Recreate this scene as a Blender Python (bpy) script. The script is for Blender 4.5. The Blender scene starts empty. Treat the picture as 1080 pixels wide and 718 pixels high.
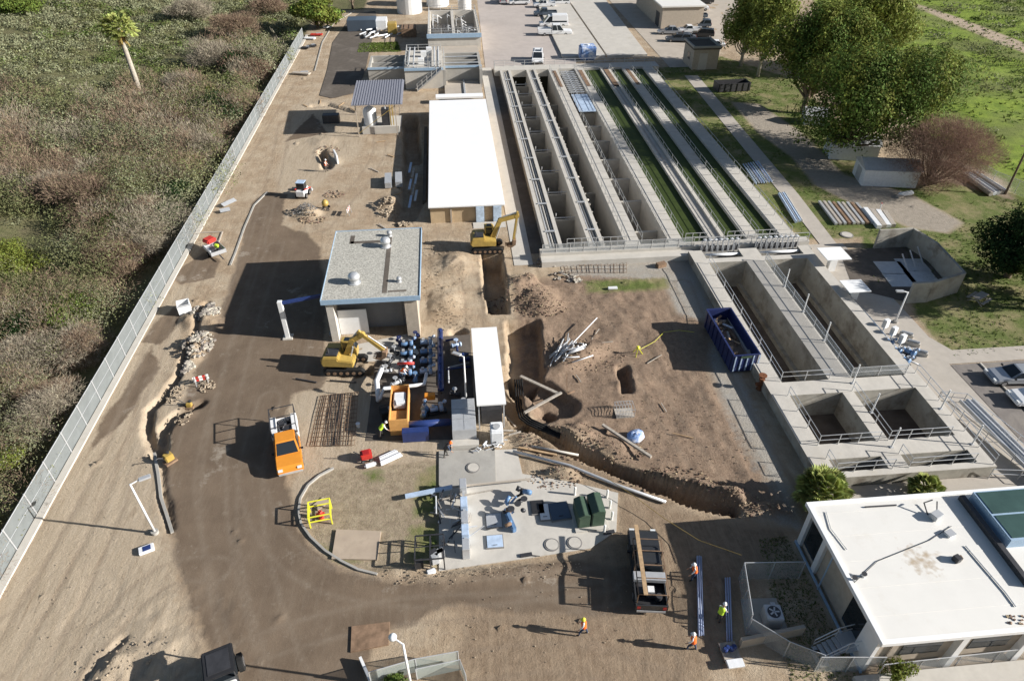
import bpy, bmesh, math, random
import numpy as np
from mathutils import Vector, Matrix
R = math.radians
random.seed(7)
rng = np.random.default_rng(11)
SC = bpy.context.scene
COL = SC.collection
# ------------------------------------------------------------------ camera geometry (site plan helper)
F, CX, CY, CAMH = 720., 540., 359., 40.
PITCH, YAW = R(37.9), R(-5.26)
def g(px, py, z=0.0):
    """ground plan point (x, y) at height z surveyed from the photograph"""
    dx, dy, dz = (px-CX)/F, -(py-CY)/F, -1.0
    a = math.pi/2-PITCH
    y2 = dy*math.cos(a)-dz*math.sin(a); z2 = dy*math.sin(a)+dz*math.cos(a)
    X = dx*math.cos(YAW)-y2*math.sin(YAW); Y = dx*math.sin(YAW)+y2*math.cos(YAW)
    t = (z-CAMH)/z2
    return (X*t, Y*t)
def g3(px, py, z=0.0, zz=None):
    x, y = g(px, py, z)
    return Vector((x, y, z if zz is None else zz))
def gp(l, z=0.0): return [g(a, b, z) for a, b in l]

# ------------------------------------------------------------------ materials
MATS = {}
def mat(name, col, rough=.7, metal=0., var=.12, scale=3., bump=0., bscale=None, stain=None, alpha=1., island=0., emit=0):
    m = bpy.data.materials.new(name); m.use_nodes = True
    nt = m.node_tree; n = nt.nodes; l = nt.links
    b = n['Principled BSDF']; b.inputs['Roughness'].default_value = rough; b.inputs['Metallic'].default_value = metal
    if rough > .65: b.inputs['Specular IOR Level'].default_value = .15
    tc = n.new('ShaderNodeTexCoord')
    no = n.new('ShaderNodeTexNoise'); no.inputs['Scale'].default_value = scale; no.inputs['Detail'].default_value = 6; no.inputs['Roughness'].default_value = .65
    l.new(tc.outputs['Object'], no.inputs['Vector'])
    r = n.new('ShaderNodeMapRange'); r.inputs['From Min'].default_value = .3; r.inputs['From Max'].default_value = .7
    r.inputs['To Min'].default_value = 1-var; r.inputs['To Max'].default_value = 1+var
    l.new(no.outputs['Fac'], r.inputs['Value'])
    hs = n.new('ShaderNodeHueSaturation'); hs.inputs['Color'].default_value = (*col, 1)
    l.new(r.outputs['Result'], hs.inputs['Value'])
    out = hs.outputs['Color']
    if stain:
        n2 = n.new('ShaderNodeTexNoise'); n2.inputs['Scale'].default_value = stain[1]; n2.inputs['Detail'].default_value = 8; n2.inputs['Roughness'].default_value = .7
        l.new(tc.outputs['Object'], n2.inputs['Vector'])
        cr = n.new('ShaderNodeMapRange'); cr.inputs['From Min'].default_value = stain[2]; cr.inputs['From Max'].default_value = stain[2]+.15; cr.inputs['To Max'].default_value = stain[3]
        l.new(n2.outputs['Fac'], cr.inputs['Value'])
        mx = n.new('ShaderNodeMix'); mx.data_type = 'RGBA'; mx.inputs['B'].default_value = (*stain[0], 1)
        l.new(cr.outputs['Result'], mx.inputs['Factor']); l.new(out, mx.inputs['A']); out = mx.outputs['Result']
    if island:
        ge = n.new('ShaderNodeNewGeometry'); h2 = n.new('ShaderNodeHueSaturation')
        r2 = n.new('ShaderNodeMapRange'); r2.inputs['To Min'].default_value = 1-island; r2.inputs['To Max'].default_value = 1+island
        l.new(ge.outputs['Random Per Island'], r2.inputs['Value']); l.new(r2.outputs['Result'], h2.inputs['Value']); l.new(out, h2.inputs['Color'])
        r3 = n.new('ShaderNodeMapRange'); r3.inputs['To Min'].default_value = .47; r3.inputs['To Max'].default_value = .52
        l.new(ge.outputs['Random Per Island'], r3.inputs['Value']); l.new(r3.outputs['Result'], h2.inputs['Hue'])
        out = h2.outputs['Color']
    l.new(out, b.inputs['Base Color'])
    if bump:
        bp = n.new('ShaderNodeBump'); bp.inputs['Strength'].default_value = 1; bp.inputs['Distance'].default_value = bump
        n3 = n.new('ShaderNodeTexNoise'); n3.inputs['Scale'].default_value = bscale or scale*4; n3.inputs['Detail'].default_value = 5
        l.new(tc.outputs['Object'], n3.inputs['Vector']); l.new(n3.outputs['Fac'], bp.inputs['Height']); l.new(bp.outputs['Normal'], b.inputs['Normal'])
    b.inputs['Alpha'].default_value = alpha
    if emit: pass
    if name.startswith(('leaf','brush','twig','grass')) and name != 'leaf_dry':
        b.inputs['Specular IOR Level'].default_value = .08
        tr = n.new('ShaderNodeBsdfTranslucent'); ms_ = n.new('ShaderNodeMixShader'); ms_.inputs['Fac'].default_value = .22
        l.new(out, tr.inputs['Color']); l.new(b.outputs['BSDF'], ms_.inputs[1]); l.new(tr.outputs['BSDF'], ms_.inputs[2]); l.new(ms_.outputs[0], n['Material Output'].inputs['Surface'])
    MATS[name] = m
    return m
mat('concrete', (.35,.335,.305), .9, var=.16, scale=.7, bump=.01, bscale=9, stain=((.2,.17,.13), .35, .55, .5))
mat('concrete_light', (.50,.47,.42), .9, var=.1, scale=.8, bump=.008, stain=((.33,.29,.23), .4, .55, .5))
mat('concrete_dark', (.15,.14,.125), .9, var=.25, scale=.5, bump=.01, stain=((.06,.055,.045), .3, .45, .8))
mat('tank_wall', (.35,.33,.285), .9, var=.2, scale=.6, bump=.015, stain=((.16,.13,.1), .5, .5, .7))
mat('tank_floor', (.125,.10,.08), .85, var=.4, scale=.5, bump=.02)
mat('grout', (.22,.21,.20), .9, var=.1)
mat('tan_slab', (.42,.37,.31), .9, var=.1, scale=.5, bump=.005, stain=((.3,.25,.2), .3, .55, .5))
mat('white_roof', (.70,.68,.635), .6, var=.04, scale=.4, stain=((.55,.50,.42), .35, .56, .35))
mat('white_sheet', (.82,.82,.81), .55, var=.015, scale=.6)
mat('white_paint', (.75,.75,.74), .4, var=.05)
mat('blue_trim', (.30,.42,.55), .5, var=.1)
mat('grey_wall', (.27,.26,.25), .85, var=.08, scale=1)
mat('beige_wall', (.50,.38,.24), .8, var=.12, scale=1)
mat('beige_panel', (.42,.36,.29), .85, var=.12, scale=2, bump=.01)
mat('wrap_blue', (.45,.55,.66), .5, var=.3, scale=2)
mat('gravel_roof', (.40,.385,.34), .95, var=.45, scale=6, bump=.03, bscale=7)
mat('galv', (.50,.51,.52), .45, .35, var=.1, scale=2)
mat('alu', (.62,.63,.64), .4, .5, var=.08)
mat('rail', (.42,.42,.41), .5, .3, var=.1)
mat('steel_dark', (.06,.06,.065), .5, .4, var=.2)
mat('rust', (.17,.07,.035), .85, var=.3, scale=5)
mat('rusty_steel', (.22,.145,.095), .8, var=.4, scale=2)
mat('glass', (.02,.025,.03), .08, var=.0)
mat('black_paint', (.015,.016,.018), .3, var=.1)
mat('black_plastic', (.02,.02,.022), .6, var=.2)
mat('rubber', (.02,.02,.02), .85, var=.1)
mat('rim', (.35,.35,.36), .35, .7)
mat('yellow', (.42,.29,.075), .45, var=.18, scale=2, stain=((.22,.16,.08), 1.5, .55, .6))
mat('yellow_hi', (.75,.72,.05), .5, var=.05)
mat('orange', (.66,.255,.03), .4, var=.06)
mat('hi_orange', (.9,.16,.03), .7, var=.1)
mat('hi_yellow', (.55,.8,.06), .7, var=.1)
mat('red', (.5,.04,.03), .5, var=.1)
mat('navy', (.018,.028,.10), .45, var=.15, scale=2, stain=((.1,.09,.09), 1.2, .58, .5))
mat('pipe_blue', (.022,.042,.15), .35, var=.2, scale=2)
mat('pump_blue', (.12,.22,.38), .4, var=.25, scale=3)
mat('pale_blue', (.42,.52,.66), .5, var=.2, scale=2)
mat('pvc_blue', (.36,.42,.58), .4, var=.08)
mat('green_box', (.05,.085,.055), .5, var=.15, scale=2)
mat('green_glass', (.045,.085,.075), .25, var=.2, scale=.6)
mat('wood', (.42,.29,.17), .85, var=.25, scale=4)
mat('wood_grey', (.38,.34,.29), .9, var=.3, scale=4)
mat('plywood', (.42,.34,.26), .85, var=.12, scale=2, stain=((.28,.22,.17), 1, .5, .5))
mat('ply_orange', (.62,.33,.11), .8, var=.12, scale=3)
mat('asphalt', (.115,.098,.082), .95, var=.15, scale=1.2, bump=.01, stain=((.19,.165,.14), .2, .5, .7))
mat('asphalt_old', (.20,.18,.165), .95, var=.12, scale=1.5, bump=.01, stain=((.3,.27,.23), .3, .5, .5))
mat('pavement', (.43,.38,.345), .95, var=.08, scale=.5, bump=.006, stain=((.34,.30,.27), .12, .5, .6))
mat('walk', (.42,.38,.33), .9, var=.1, scale=1, bump=.005, stain=((.26,.23,.18), .5, .55, .5))
mat('paint_white', (.75,.74,.70), .7, var=.1)
mat('rubble', (.33,.30,.255), .95, var=.25, scale=3, bump=.03, island=.35)
mat('soil_clod', (.27,.20,.14), .95, var=.3, scale=3, bump=.04, island=.3)
mat('dirt_pale', (.35,.285,.21), .95, var=.2, scale=2, bump=.04)
mat('water_green', (.040,.058,.014), .66, var=.2, scale=.4, stain=((.07,.095,.02), .3, .55, .6))
mat('water_dark', (.012,.014,.012), .08, var=.1)
mat('skin', (.42,.24,.16), .6, var=.05)
mat('jeans', (.05,.07,.12), .85, var=.15)
mat('trousers', (.10,.09,.08), .85, var=.15)
mat('helmet', (.8,.8,.78), .35, var=.02)
mat('hair_boot', (.03,.022,.018), .8, var=.1)
mat('car_silver', (.45,.47,.50), .3, .5, var=.02)
mat('car_white', (.78,.78,.78), .3, var=.02)
mat('car_grey', (.10,.13,.17), .3, .4, var=.05)
mat('car_black', (.035,.037,.04), .25, var=.1)
mat('tail_red', (.35,.02,.02), .3)
mat('lamp_lens', (.7,.72,.72), .2)
mat('tarp_blue', (.16,.28,.55), .6, var=.25, scale=3, stain=((.7,.73,.78), .8, .46, .95))
mat('tarp_white', (.7,.71,.72), .6, var=.1, scale=3)
mat('bark', (.17,.13,.095), .95, var=.3, scale=4, bump=.05)
mat('bark_pale', (.38,.34,.28), .95, var=.3, scale=3, bump=.04)
mat('leaf_green', (.09,.135,.03), .7, var=.25, scale=.35, island=.5)
mat('leaf_olive', (.145,.170,.035), .7, var=.3, scale=.3, island=.5)
mat('leaf_dark', (.022,.045,.014), .7, var=.3, scale=.4, island=.5)
mat('leaf_bright', (.12,.165,.035), .7, var=.3, scale=.4, island=.5)
mat('leaf_palm', (.34,.38,.12), .6, var=.3, scale=1, island=.4)
mat('leaf_dry', (.25,.18,.06), .8, var=.3, scale=.6, island=.5)
mat('twig_red', (.25,.165,.125), .95, var=.25, scale=.4, island=.3)
mat('twig', (.27,.20,.14), .95, var=.25, scale=.3, island=.28)
mat('twig_grey', (.33,.29,.22), .95, var=.25, scale=.3, island=.28)
mat('grass_blade', (.11,.155,.035), .8, var=.35, scale=.5, island=.4)
def screen_mat(name, col, alpha, rough=.7):
    m = mat(name, col, rough, var=.12, scale=.8); m.node_tree.nodes['Principled BSDF'].inputs['Alpha'].default_value = alpha; return m
screen_mat('fence_screen', (.185,.20,.20), .86)
screen_mat('chain_link', (.45,.47,.47), .22)
screen_mat('mesh_film', (.55,.60,.56), .38)
def corrugate(name, scale=18, axis='X', dist=.05):
    m = MATS[name]; nt = m.node_tree; n = nt.nodes; l = nt.links
    w = n.new('ShaderNodeTexWave'); w.bands_direction = axis; w.inputs['Scale'].default_value = scale
    tc = n.new('ShaderNodeTexCoord'); l.new(tc.outputs['Object'], w.inputs['Vector'])
    bp = n.new('ShaderNodeBump'); bp.inputs['Distance'].default_value = dist; l.new(w.outputs['Fac'], bp.inputs['Height']); l.new(bp.outputs['Normal'], n['Principled BSDF'].inputs['Normal'])
mat('metal_roof', (.31,.31,.35), .4, .2, var=.06)

# ------------------------------------------------------------------ mesh builder
class MB:
    def __init__(s): s.v = []; s.f = []; s.smooth = False
    def add(s, vs, fs):
        k = len(s.v); s.v += [tuple(v) for v in vs]; s.f += [tuple(i+k for i in f) for f in fs]; return s
    def box(s, c, d, rz=0., tilt=None, M=None):
        hx, hy, hz = d[0]/2, d[1]/2, d[2]/2
        vs = [Vector((a*hx, b*hy, e*hz)) for e in (-1,1) for b in (-1,1) for a in (-1,1)]
        m = M if M is not None else Matrix.Rotation(rz, 3, 'Z')
        if tilt: m = m @ Matrix.Rotation(tilt[1], 3, tilt[0])
        vs = [m @ v + Vector(c) for v in vs]
        return s.add(vs, [(0,2,3,1),(4,5,7,6),(0,1,5,4),(2,6,7,3),(0,4,6,2),(1,3,7,5)])
    def span(s, x0, x1, y0, y1, z0, z1):
        return s.box(((x0+x1)/2,(y0+y1)/2,(z0+z1)/2), (abs(x1-x0),abs(y1-y0),abs(z1-z0)))
    def bar(s, p, q, w, h=None):
        p = Vector(p); q = Vector(q); d = q-p; L = d.length
        if L < 1e-6: return s
        z = d.normalized(); up = Vector((0,0,1)) if abs(z.z) < .95 else Vector((0,1,0))
        x = z.cross(up).normalized(); y = x.cross(z).normalized()
        m = Matrix((x, y, z)).transposed()
        return s.box((p+q)/2, (w, h or w, L), M=m)
    def tube(s, pts, r, n=8, cap=True):
        pts = [Vector(p) for p in pts]; k = len(s.v); rs = r if isinstance(r, (list,tuple)) else [r]*len(pts)
        for i, p in enumerate(pts):
            d = (pts[min(i+1,len(pts)-1)]-pts[max(i-1,0)]).normalized()
            up = Vector((0,0,1)) if abs(d.z) < .9 else Vector((1,0,0))
            x = d.cross(up).normalized(); y = d.cross(x).normalized()
            for j in range(n):
                a = 2*math.pi*j/n; s.v.append(tuple(p+(x*math.cos(a)+y*math.sin(a))*rs[i]))
        for i in range(len(pts)-1):
            for j in range(n):
                a, b = k+i*n+j, k+i*n+(j+1)%n; s.f.append((a, b, b+n, a+n))
        if cap:
            s.f.append(tuple(k+j for j in range(n))[::-1]); s.f.append(tuple(k+(len(pts)-1)*n+j for j in range(n)))
        return s
    def lathe(s, c, prof, n=16, axis='Z'):
        k = len(s.v)
        for r_, z_ in prof:
            for j in range(n):
                a = 2*math.pi*j/n; v = Vector((r_*math.cos(a), r_*math.sin(a), z_))
                if axis == 'X': v = Vector((v.z, v.x, v.y))
                if axis == 'Y': v = Vector((v.x, v.z, v.y))
                s.v.append(tuple(v+Vector(c)))
        for i in range(len(prof)-1):
            for j in range(n):
                a, b = k+i*n+j, k+i*n+(j+1)%n; s.f.append((a, b, b+n, a+n))
        s.f.append(tuple(k+j for j in range(n))[::-1]); s.f.append(tuple(k+(len(prof)-1)*n+j for j in range(n)))
        return s
    def cyl(s, c, r, h, n=16, axis='Z'): return s.lathe(c, [(r,0),(r,h)], n, axis)
    def prism(s, poly, z0, z1):
        a = sum(poly[i][0]*poly[(i+1)%len(poly)][1]-poly[(i+1)%len(poly)][0]*poly[i][1] for i in range(len(poly)))
        if a < 0: poly = poly[::-1]
        k = len(poly); vs = [(x,y,z0) for x,y in poly]+[(x,y,z1) for x,y in poly]
        fs = [tuple(range(k))[::-1], tuple(range(k,2*k))]+[(i,(i+1)%k,(i+1)%k+k,i+k) for i in range(k)]
        return s.add(vs, fs)
    def profile(s, poly, y0, y1):      # polygon in x,z extruded along y
        k = len(poly); vs = [(x,y0,z) for x,z in poly]+[(x,y1,z) for x,z in poly]
        return s.add(vs, [tuple(range(k)), tuple(range(k,2*k))[::-1]]+[(i+k,(i+1)%k+k,(i+1)%k,i) for i in range(k)])
    def rock(s, c, r, sq=.7, n=None):
        base = [(-1,-1,-1),(1,-1,-1),(1,1,-1),(-1,1,-1),(-1,-1,1),(1,-1,1),(1,1,1),(-1,1,1)]
        m = Matrix.Rotation(random.uniform(0,6.3), 3, 'Z') @ Matrix.Rotation(random.uniform(-.6,.6), 3, 'X')
        ax = random.uniform(.6,1.3); ay = random.uniform(.5,1.)
        vs = [m @ Vector((b[0]*ax*random.uniform(.5,1), b[1]*ay*random.uniform(.5,1), b[2]*sq*random.uniform(.5,1)))*r*.7+Vector(c) for b in base]
        return s.add(vs, [(0,3,2,1),(4,5,6,7),(0,1,5,4),(1,2,6,5),(2,3,7,6),(3,0,4,7)])
    def build(s, name, m, parent=None, world=False, smooth=None, bevel=0):
        me = bpy.data.meshes.new(name); vs = s.v
        if world and parent is not None:
            top = parent
            while top.parent: top = top.parent
            o3 = top.location; cz = math.cos(-top.rotation_euler.z); sz = math.sin(-top.rotation_euler.z)
            vs = [((x-o3.x)*cz-(y-o3.y)*sz, (x-o3.x)*sz+(y-o3.y)*cz, z-o3.z) for x,y,z in vs]
        org = None
        if parent is None and len(vs):
            xs, ys, zs = zip(*vs); org = Vector(((min(xs)+max(xs))/2, (min(ys)+max(ys))/2, min(zs)))
            if world != 'raw': vs = [(x-org.x, y-org.y, z-org.z) for x,y,z in vs]
            else: org = Vector((0,0,0))
        me.from_pydata(vs, [], s.f); me.update()
        bm = bmesh.new(); bm.from_mesh(me); bmesh.ops.recalc_face_normals(bm, faces=bm.faces)
        if bevel: bmesh.ops.bevel(bm, geom=[e for e in bm.edges if e.is_manifold and e.calc_face_angle(0) > .5], offset=bevel, segments=2, affect='EDGES', clamp_overlap=True)
        bm.to_mesh(me); bm.free()
        me.materials.append(MATS[m] if isinstance(m, str) else m)
        if smooth or (smooth is None and s.smooth): me.polygons.foreach_set('use_smooth', [True]*len(me.polygons))
        o = bpy.data.objects.new(name, me); COL.objects.link(o)
        if org is not None: o.location = org
        if parent is not None: o.parent = parent
        return o
def tag(o, label=None, cat=None, group=None, kind=None):
    if label: o['label'] = label
    if cat: o['category'] = cat
    if group: o['group'] = group
    if kind: o['kind'] = kind
    return o
def thing(name, label, cat, loc=(0,0,0), rz=0., group=None):
    o = bpy.data.objects.new(name, None); COL.objects.link(o); o.empty_display_size = .3
    if len(loc) == 2: loc = (loc[0], loc[1], 0)
    o.location = loc; o.rotation_euler = (0,0,rz); return tag(o, label, cat, group)
def solo(mb, name, m, label, cat, group=None, **k): return tag(mb.build(name, m, **k), label, cat, group)
def struct(mb, name, m, **k): return tag(mb.build(name, m, **k), kind='structure')
def dup(root, loc, rz=None, label=None, group=None):
    def cp(o, par):
        c = o.copy(); COL.objects.link(c)
        if par: c.parent = par
        for ch in list(o.children):
            cp(ch, c)
        return c
    r = cp(root, None); r.location = loc if len(loc) == 3 else (loc[0], loc[1], root.location.z)
    if rz is not None: r.rotation_euler = (0,0,rz)
    if label: r['label'] = label
    if group: r['group'] = group
    return r
def raw_mesh(name, V, nper, m, smooth=False):
    """V: (k, nper, 3) separate polygons"""
    k = V.shape[0]; me = bpy.data.meshes.new(name)
    me.vertices.add(k*nper); me.vertices.foreach_set('co', V.reshape(-1).astype(np.float32))
    me.loops.add(k*nper); me.loops.foreach_set('vertex_index', np.arange(k*nper, dtype=np.int32))
    me.polygons.add(k); me.polygons.foreach_set('loop_start', np.arange(0, k*nper, nper, dtype=np.int32))
    me.update(calc_edges=True); me.validate()
    for x in (m if isinstance(m, (list,tuple)) else [m]): me.materials.append(MATS[x] if isinstance(x, str) else x)
    return me
def leaf_polys(cen, size, up=.3, aspect=.6, base=None, jit=.5):
    """random leaf quads centred on cen (k,3)"""
    k = len(cen); nrm = rng.normal(size=(k,3)); nrm[:,2] = np.abs(nrm[:,2])+up
    if base is not None: nrm = base+rng.normal(size=(k,3))*jit+np.array([0,0,.25])
    nrm /= np.linalg.norm(nrm, axis=1, keepdims=True)
    t = rng.normal(size=(k,3)); t -= nrm*(t*nrm).sum(1, keepdims=True); t /= np.linalg.norm(t, axis=1, keepdims=True)
    b = np.cross(nrm, t); sz = (size*rng.uniform(.6,1.4,k))[:,None]
    t = t*sz; b = b*sz*aspect
    return np.stack([cen-t, cen-b*rng.uniform(.5,1.2,(k,1)), cen+t, cen+b*rng.uniform(.5,1.2,(k,1))], axis=1)
def twig_polys(cen, base, L, w, jit=.55):
    k = len(cen); d = base+rng.normal(size=(k,3))*jit+np.array([0,0,.45]); d /= np.linalg.norm(d, axis=1, keepdims=True)
    s = np.cross(d, rng.normal(size=(k,3))); s /= np.linalg.norm(s, axis=1, keepdims=True)
    l_ = (L*rng.uniform(.5,1.4,k))[:,None]; e = cen+d*l_; s = s*w
    return np.stack([cen-s, cen+s, e+s*.35, e-s*.35], axis=1)
def lobe_points(c, r, n, shell=.55):
    d = rng.normal(size=(n,3)); d /= np.linalg.norm(d, axis=1, keepdims=True)
    rad = shell+(1-shell)*rng.random(n)**.7
    rad *= 1+.18*np.sin(d[:,0]*5+c[0])*np.cos(d[:,1]*6+c[1])+.10*np.sin(d[:,2]*9+d[:,0]*7)
    P_ = np.array(c)+d*rad[:,None]*np.array(r); NB.append(d); return P_
NB = []
def tree(label, base, h, rx, ry, crown_z, nlobes, leaves, leaf, mt, bark='bark', kind='tree', tilt=(0,0), trunk_r=.35, group=None, name='tree', seed=0, extra=None, lob=.42, cat='tree'):
    st = rng.bit_generator.state; pr = random.getstate(); random.seed(seed)
    root = thing(name, label, cat, (base[0], base[1], base[2] if len(base) > 2 else 0), random.uniform(0,.5), group)
    cz = (crown_z+h)/2; hz = (h-crown_z)/2
    lobes = []
    for i in range(nlobes):
        a = 2.4*i+random.uniform(-.4,.4); q = math.sqrt((i+.5)/nlobes); zz = random.uniform(-.75,.75)
        if i < 3: q *= .4; zz = .5
        w = math.sqrt(max(0, 1-zz*zz*.8))
        c = (tilt[0]+rx*.72*q*w*math.cos(a), tilt[1]+ry*.72*q*w*math.sin(a), cz+hz*.75*zz)
        s = random.uniform(.75,1.25)*lob
        lobes.append((c, (rx*s, ry*s, hz*s*1.05)))
    t = MB(); t.smooth = True
    top = (tilt[0]*.6, tilt[1]*.6, cz)
    t.tube([(0,0,-.3),(tilt[0]*.1,tilt[1]*.1,crown_z*.5),(tilt[0]*.35,tilt[1]*.35,crown_z),top], [trunk_r*1.2,trunk_r,trunk_r*.8,trunk_r*.35], 9)
    for c, r_ in lobes:
        st0 = Vector((tilt[0]*.35, tilt[1]*.35, crown_z*random.uniform(.6,1))); e = Vector(c); mid = st0.lerp(e, .5)+Vector((0,0,-.08*h))
        t.tube([st0, mid, e], [trunk_r*.5, trunk_r*.3, trunk_r*.08], 6, cap=False)
    t.build('trunk', bark, root)
    NB.clear(); pts = [lobe_points(c, r_, leaves//nlobes) for c, r_ in lobes]
    isT = isinstance(mt, str) and mt.startswith('twig')
    V = twig_polys(np.concatenate(pts)-np.concatenate(NB)*leaf*1.2, np.concatenate(NB), leaf*3.2, leaf*.16) if isT else leaf_polys(np.concatenate(pts), leaf, base=np.concatenate(NB))
    me = raw_mesh('crown', V, 4, mt)
    if extra:
        idx = (rng.random(len(V)) < extra).astype(np.int32) if isinstance(mt, list) and len(mt) > 1 else None
        if idx is not None:
            big = np.sin(V[:,0,0]*.9+1)*np.cos(V[:,0,1]*.8)+V[:,0,2]/h
            idx = ((big+rng.normal(0,.35,len(V))) > (1.35-extra)).astype(np.int32); me.polygons.foreach_set('material_index', idx)
    o = bpy.data.objects.new('crown', me); COL.objects.link(o); o.parent = root
    random.setstate(pr)
    return root
# ================================================================== GROUND
def lines(*segs):
    out = []
    for a, b, d in segs: out += list(np.arange(a, b-1e-6, d))
    return np.array(out+[segs[-1][1]])
def poly_sd(X, Y, poly):
    """signed distance (positive inside) to polygon for arrays"""
    poly = np.array(poly); D = np.full(X.shape, 1e9); inside = np.zeros(X.shape, bool)
    n = len(poly)
    for i in range(n):
        ax, ay = poly[i]; bx, by = poly[(i+1)%n]
        ex, ey = bx-ax, by-ay; t = np.clip(((X-ax)*ex+(Y-ay)*ey)/(ex*ex+ey*ey+1e-9), 0, 1)
        D = np.minimum(D, np.hypot(X-ax-t*ex, Y-ay-t*ey))
        c = ((ay > Y) != (by > Y)) & (X < (bx-ax)*(Y-ay)/((by-ay) if abs(by-ay) > 1e-9 else 1e-9)+ax)
        inside ^= c
    return np.where(inside, D, -D)
def line_d(X, Y, pts):
    D = np.full(X.shape, 1e9)
    for (ax,ay),(bx,by) in zip(pts[:-1], pts[1:]):
        ex, ey = bx-ax, by-ay; t = np.clip(((X-ax)*ex+(Y-ay)*ey)/(ex*ex+ey*ey+1e-9), 0, 1)
        D = np.minimum(D, np.hypot(X-ax-t*ex, Y-ay-t*ey))
    return D
def vnoise(X, Y, s, seed=0):
    X = X/s; Y = Y/s; xi = np.floor(X).astype(np.int64); yi = np.floor(Y).astype(np.int64); fx = X-xi; fy = Y-yi
    def h(a, b):
        n = (a*374761393+b*668265263+seed*1442695041) & 0x7fffffff; n = ((n ^ (n >> 13))*1274126177) & 0x7fffffff
        return ((n ^ (n >> 16)) & 0xffff)/65535.
    fx = fx*fx*(3-2*fx); fy = fy*fy*(3-2*fy)
    return (h(xi,yi)*(1-fx)+h(xi+1,yi)*fx)*(1-fy)+(h(xi,yi+1)*(1-fx)+h(xi+1,yi+1)*fx)*fy
def fbm(X, Y, s, seed=0, o=4):
    t = 0; a = 1; w = 0
    for i in range(o): t = t+a*vnoise(X, Y, s/2**i, seed+i); w += a; a *= .55
    return t/w-.5
XS = lines((-260,-90,5), (-90,-31.6,1.6), (-31.6,44,.21), (44,70,.6), (70,110,1.6), (110,420,6))
YS = lines((-10,14,1.5), (14,68,.21), (68,140,.5), (140,260,1.3), (260,700,8))
GX, GY = np.meshgrid(XS, YS)
RX = (9.9, 39.1); RY = (65.2, 134.)           # reactor block
TX = (25.7, 39.5); TY = (31.2, 64.2)          # tanks
PITS = [(RX[0]+.7, RX[1]-.6, RY[0]+.5, RY[1]-.6), (TX[0]+.6, TX[1]-.5, TY[0]+.5, TY[1]+1.5)]
ROAD = [(391,13),(392,22),(386,45),(381,70),(374,96),(352,104),(338,101),(345,75),(352,42),(372,22)]
ROAD2 = [(266,213),(284,202),(303,205),(296,238),(326,247),(338,262),(343,330),(341,392),(346,399),(337,410),(309,414),(301,430),(303,505),(312,545),(330,580),(362,600),(405,612),(470,614),(600,588),(640,600),(640,650),(470,640),(395,672),(385,722),(232,722),(212,665),(188,600),(176,545),(172,500),(180,455),(205,400),(232,335),(252,270)]
BROWN = [(540,298),(610,290),(700,296),(712,330),(752,340),(748,398),(790,480),(836,545),(770,540),(690,500),(600,462),(548,425),(546,350)]
GRAV = [(560,262),(725,262),(850,560),(800,545),(770,480),(752,400),(700,305),(605,292),(585,275)]
GRASS = [(617,297),(702,293),(706,304),(690,306),(620,309)]
ISLE = [(352,495),(400,492),(462,484),(463,596),(432,600),(395,604),(362,592),(335,572),(322,550),(318,528),(328,508)]
ISLE_G = [[(440,500),(462,490),(462,545),(436,545)],[(432,555),(464,548),(462,598),(425,596)],[(385,498),(400,496),(405,506),(388,508)],[(340,575),(378,590),(370,596),(350,590)]]
LAWN = [(682,72),(745,70),(760,60),(840,85),(905,160),(960,200),(1000,192),(1110,225),(1110,300),(1090,372),(1005,378),(968,330),(962,300),(918,300),(912,248),(884,250),(846,250),(752,160)]
DRIVE = [(772,108),(800,110),(845,140),(890,185),(960,205),(1015,235),(1000,246),(960,240),(900,215),(860,195),(835,165),(800,140)]
FIELD = [(840,-40),(1500,-40),(1500,400),(1090,250),(1060,190),(1008,168),(965,130),(930,60),(860,5)]
TRACK = [(925,-6),(1000,20),(1085,52),(1200,95)]
PALE = [[(310,110),(345,105),(392,118),(380,160),(330,200),(300,205),(290,190)],[(172,402),(200,398),(212,420),(190,470),(172,520),(166,470)],[(345,400),(440,395),(462,485),(360,495),(312,520),(302,440),(312,416)],[(0,620),(160,300),(205,300),(170,420),(168,520),(190,640),(215,718),(-20,730)]]
OLIVE = [[(0,0),(120,-10),(200,60),(150,120),(60,170),(0,170)]]
ang0 = line_d(GX, GY, gp([(640,515),(720,560)]))
def sd(px): return poly_sd(GX, GY, gp(px))
M_road = np.maximum(sd(ROAD), sd(ROAD2)); M_brown = sd(BROWN); M_tan = np.maximum(sd([(470,614),(600,598),(650,560),(655,520),(760,548),(835,560),(790,625),(730,730),(455,730),(490,670)]), sd([(690,480),(745,515),(700,540),(640,520),(560,480),(565,462),(620,480)])); M_grav = sd(GRAV); M_grass = np.maximum(sd(GRASS), sd(LAWN)+.3)
for dp in ([(215,266),(234,275),(225,292),(190,300),(180,290)],[(192,318),(162,343),(148,362),(170,364),(190,340)],[(160,362),(140,398),(105,448),(96,474),(130,445),(168,388)],[(330,120),(345,140),(300,150)],[(640,600),(700,590),(690,640),(640,650)]): M_road = np.maximum(M_road, sd(dp)*1.3)
M_drive = sd(DRIVE)
for q in ISLE_G: M_grass = np.maximum(M_grass, sd(q)*1.0-.1)
M_grass = np.minimum(M_grass, -M_drive)
M_field = sd(FIELD); M_field = np.minimum(M_field, 3-1.0*line_d(GX, GY, gp(TRACK))*-1 - 3-2.2)
M_pale = np.maximum.reduce([sd(q) for q in PALE])
M_isle = sd(ISLE)
M_brush = np.minimum(-31.3-GX, 1e9)
M_brush = np.maximum(M_brush, np.minimum(GY-190, -20-GX))
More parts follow.
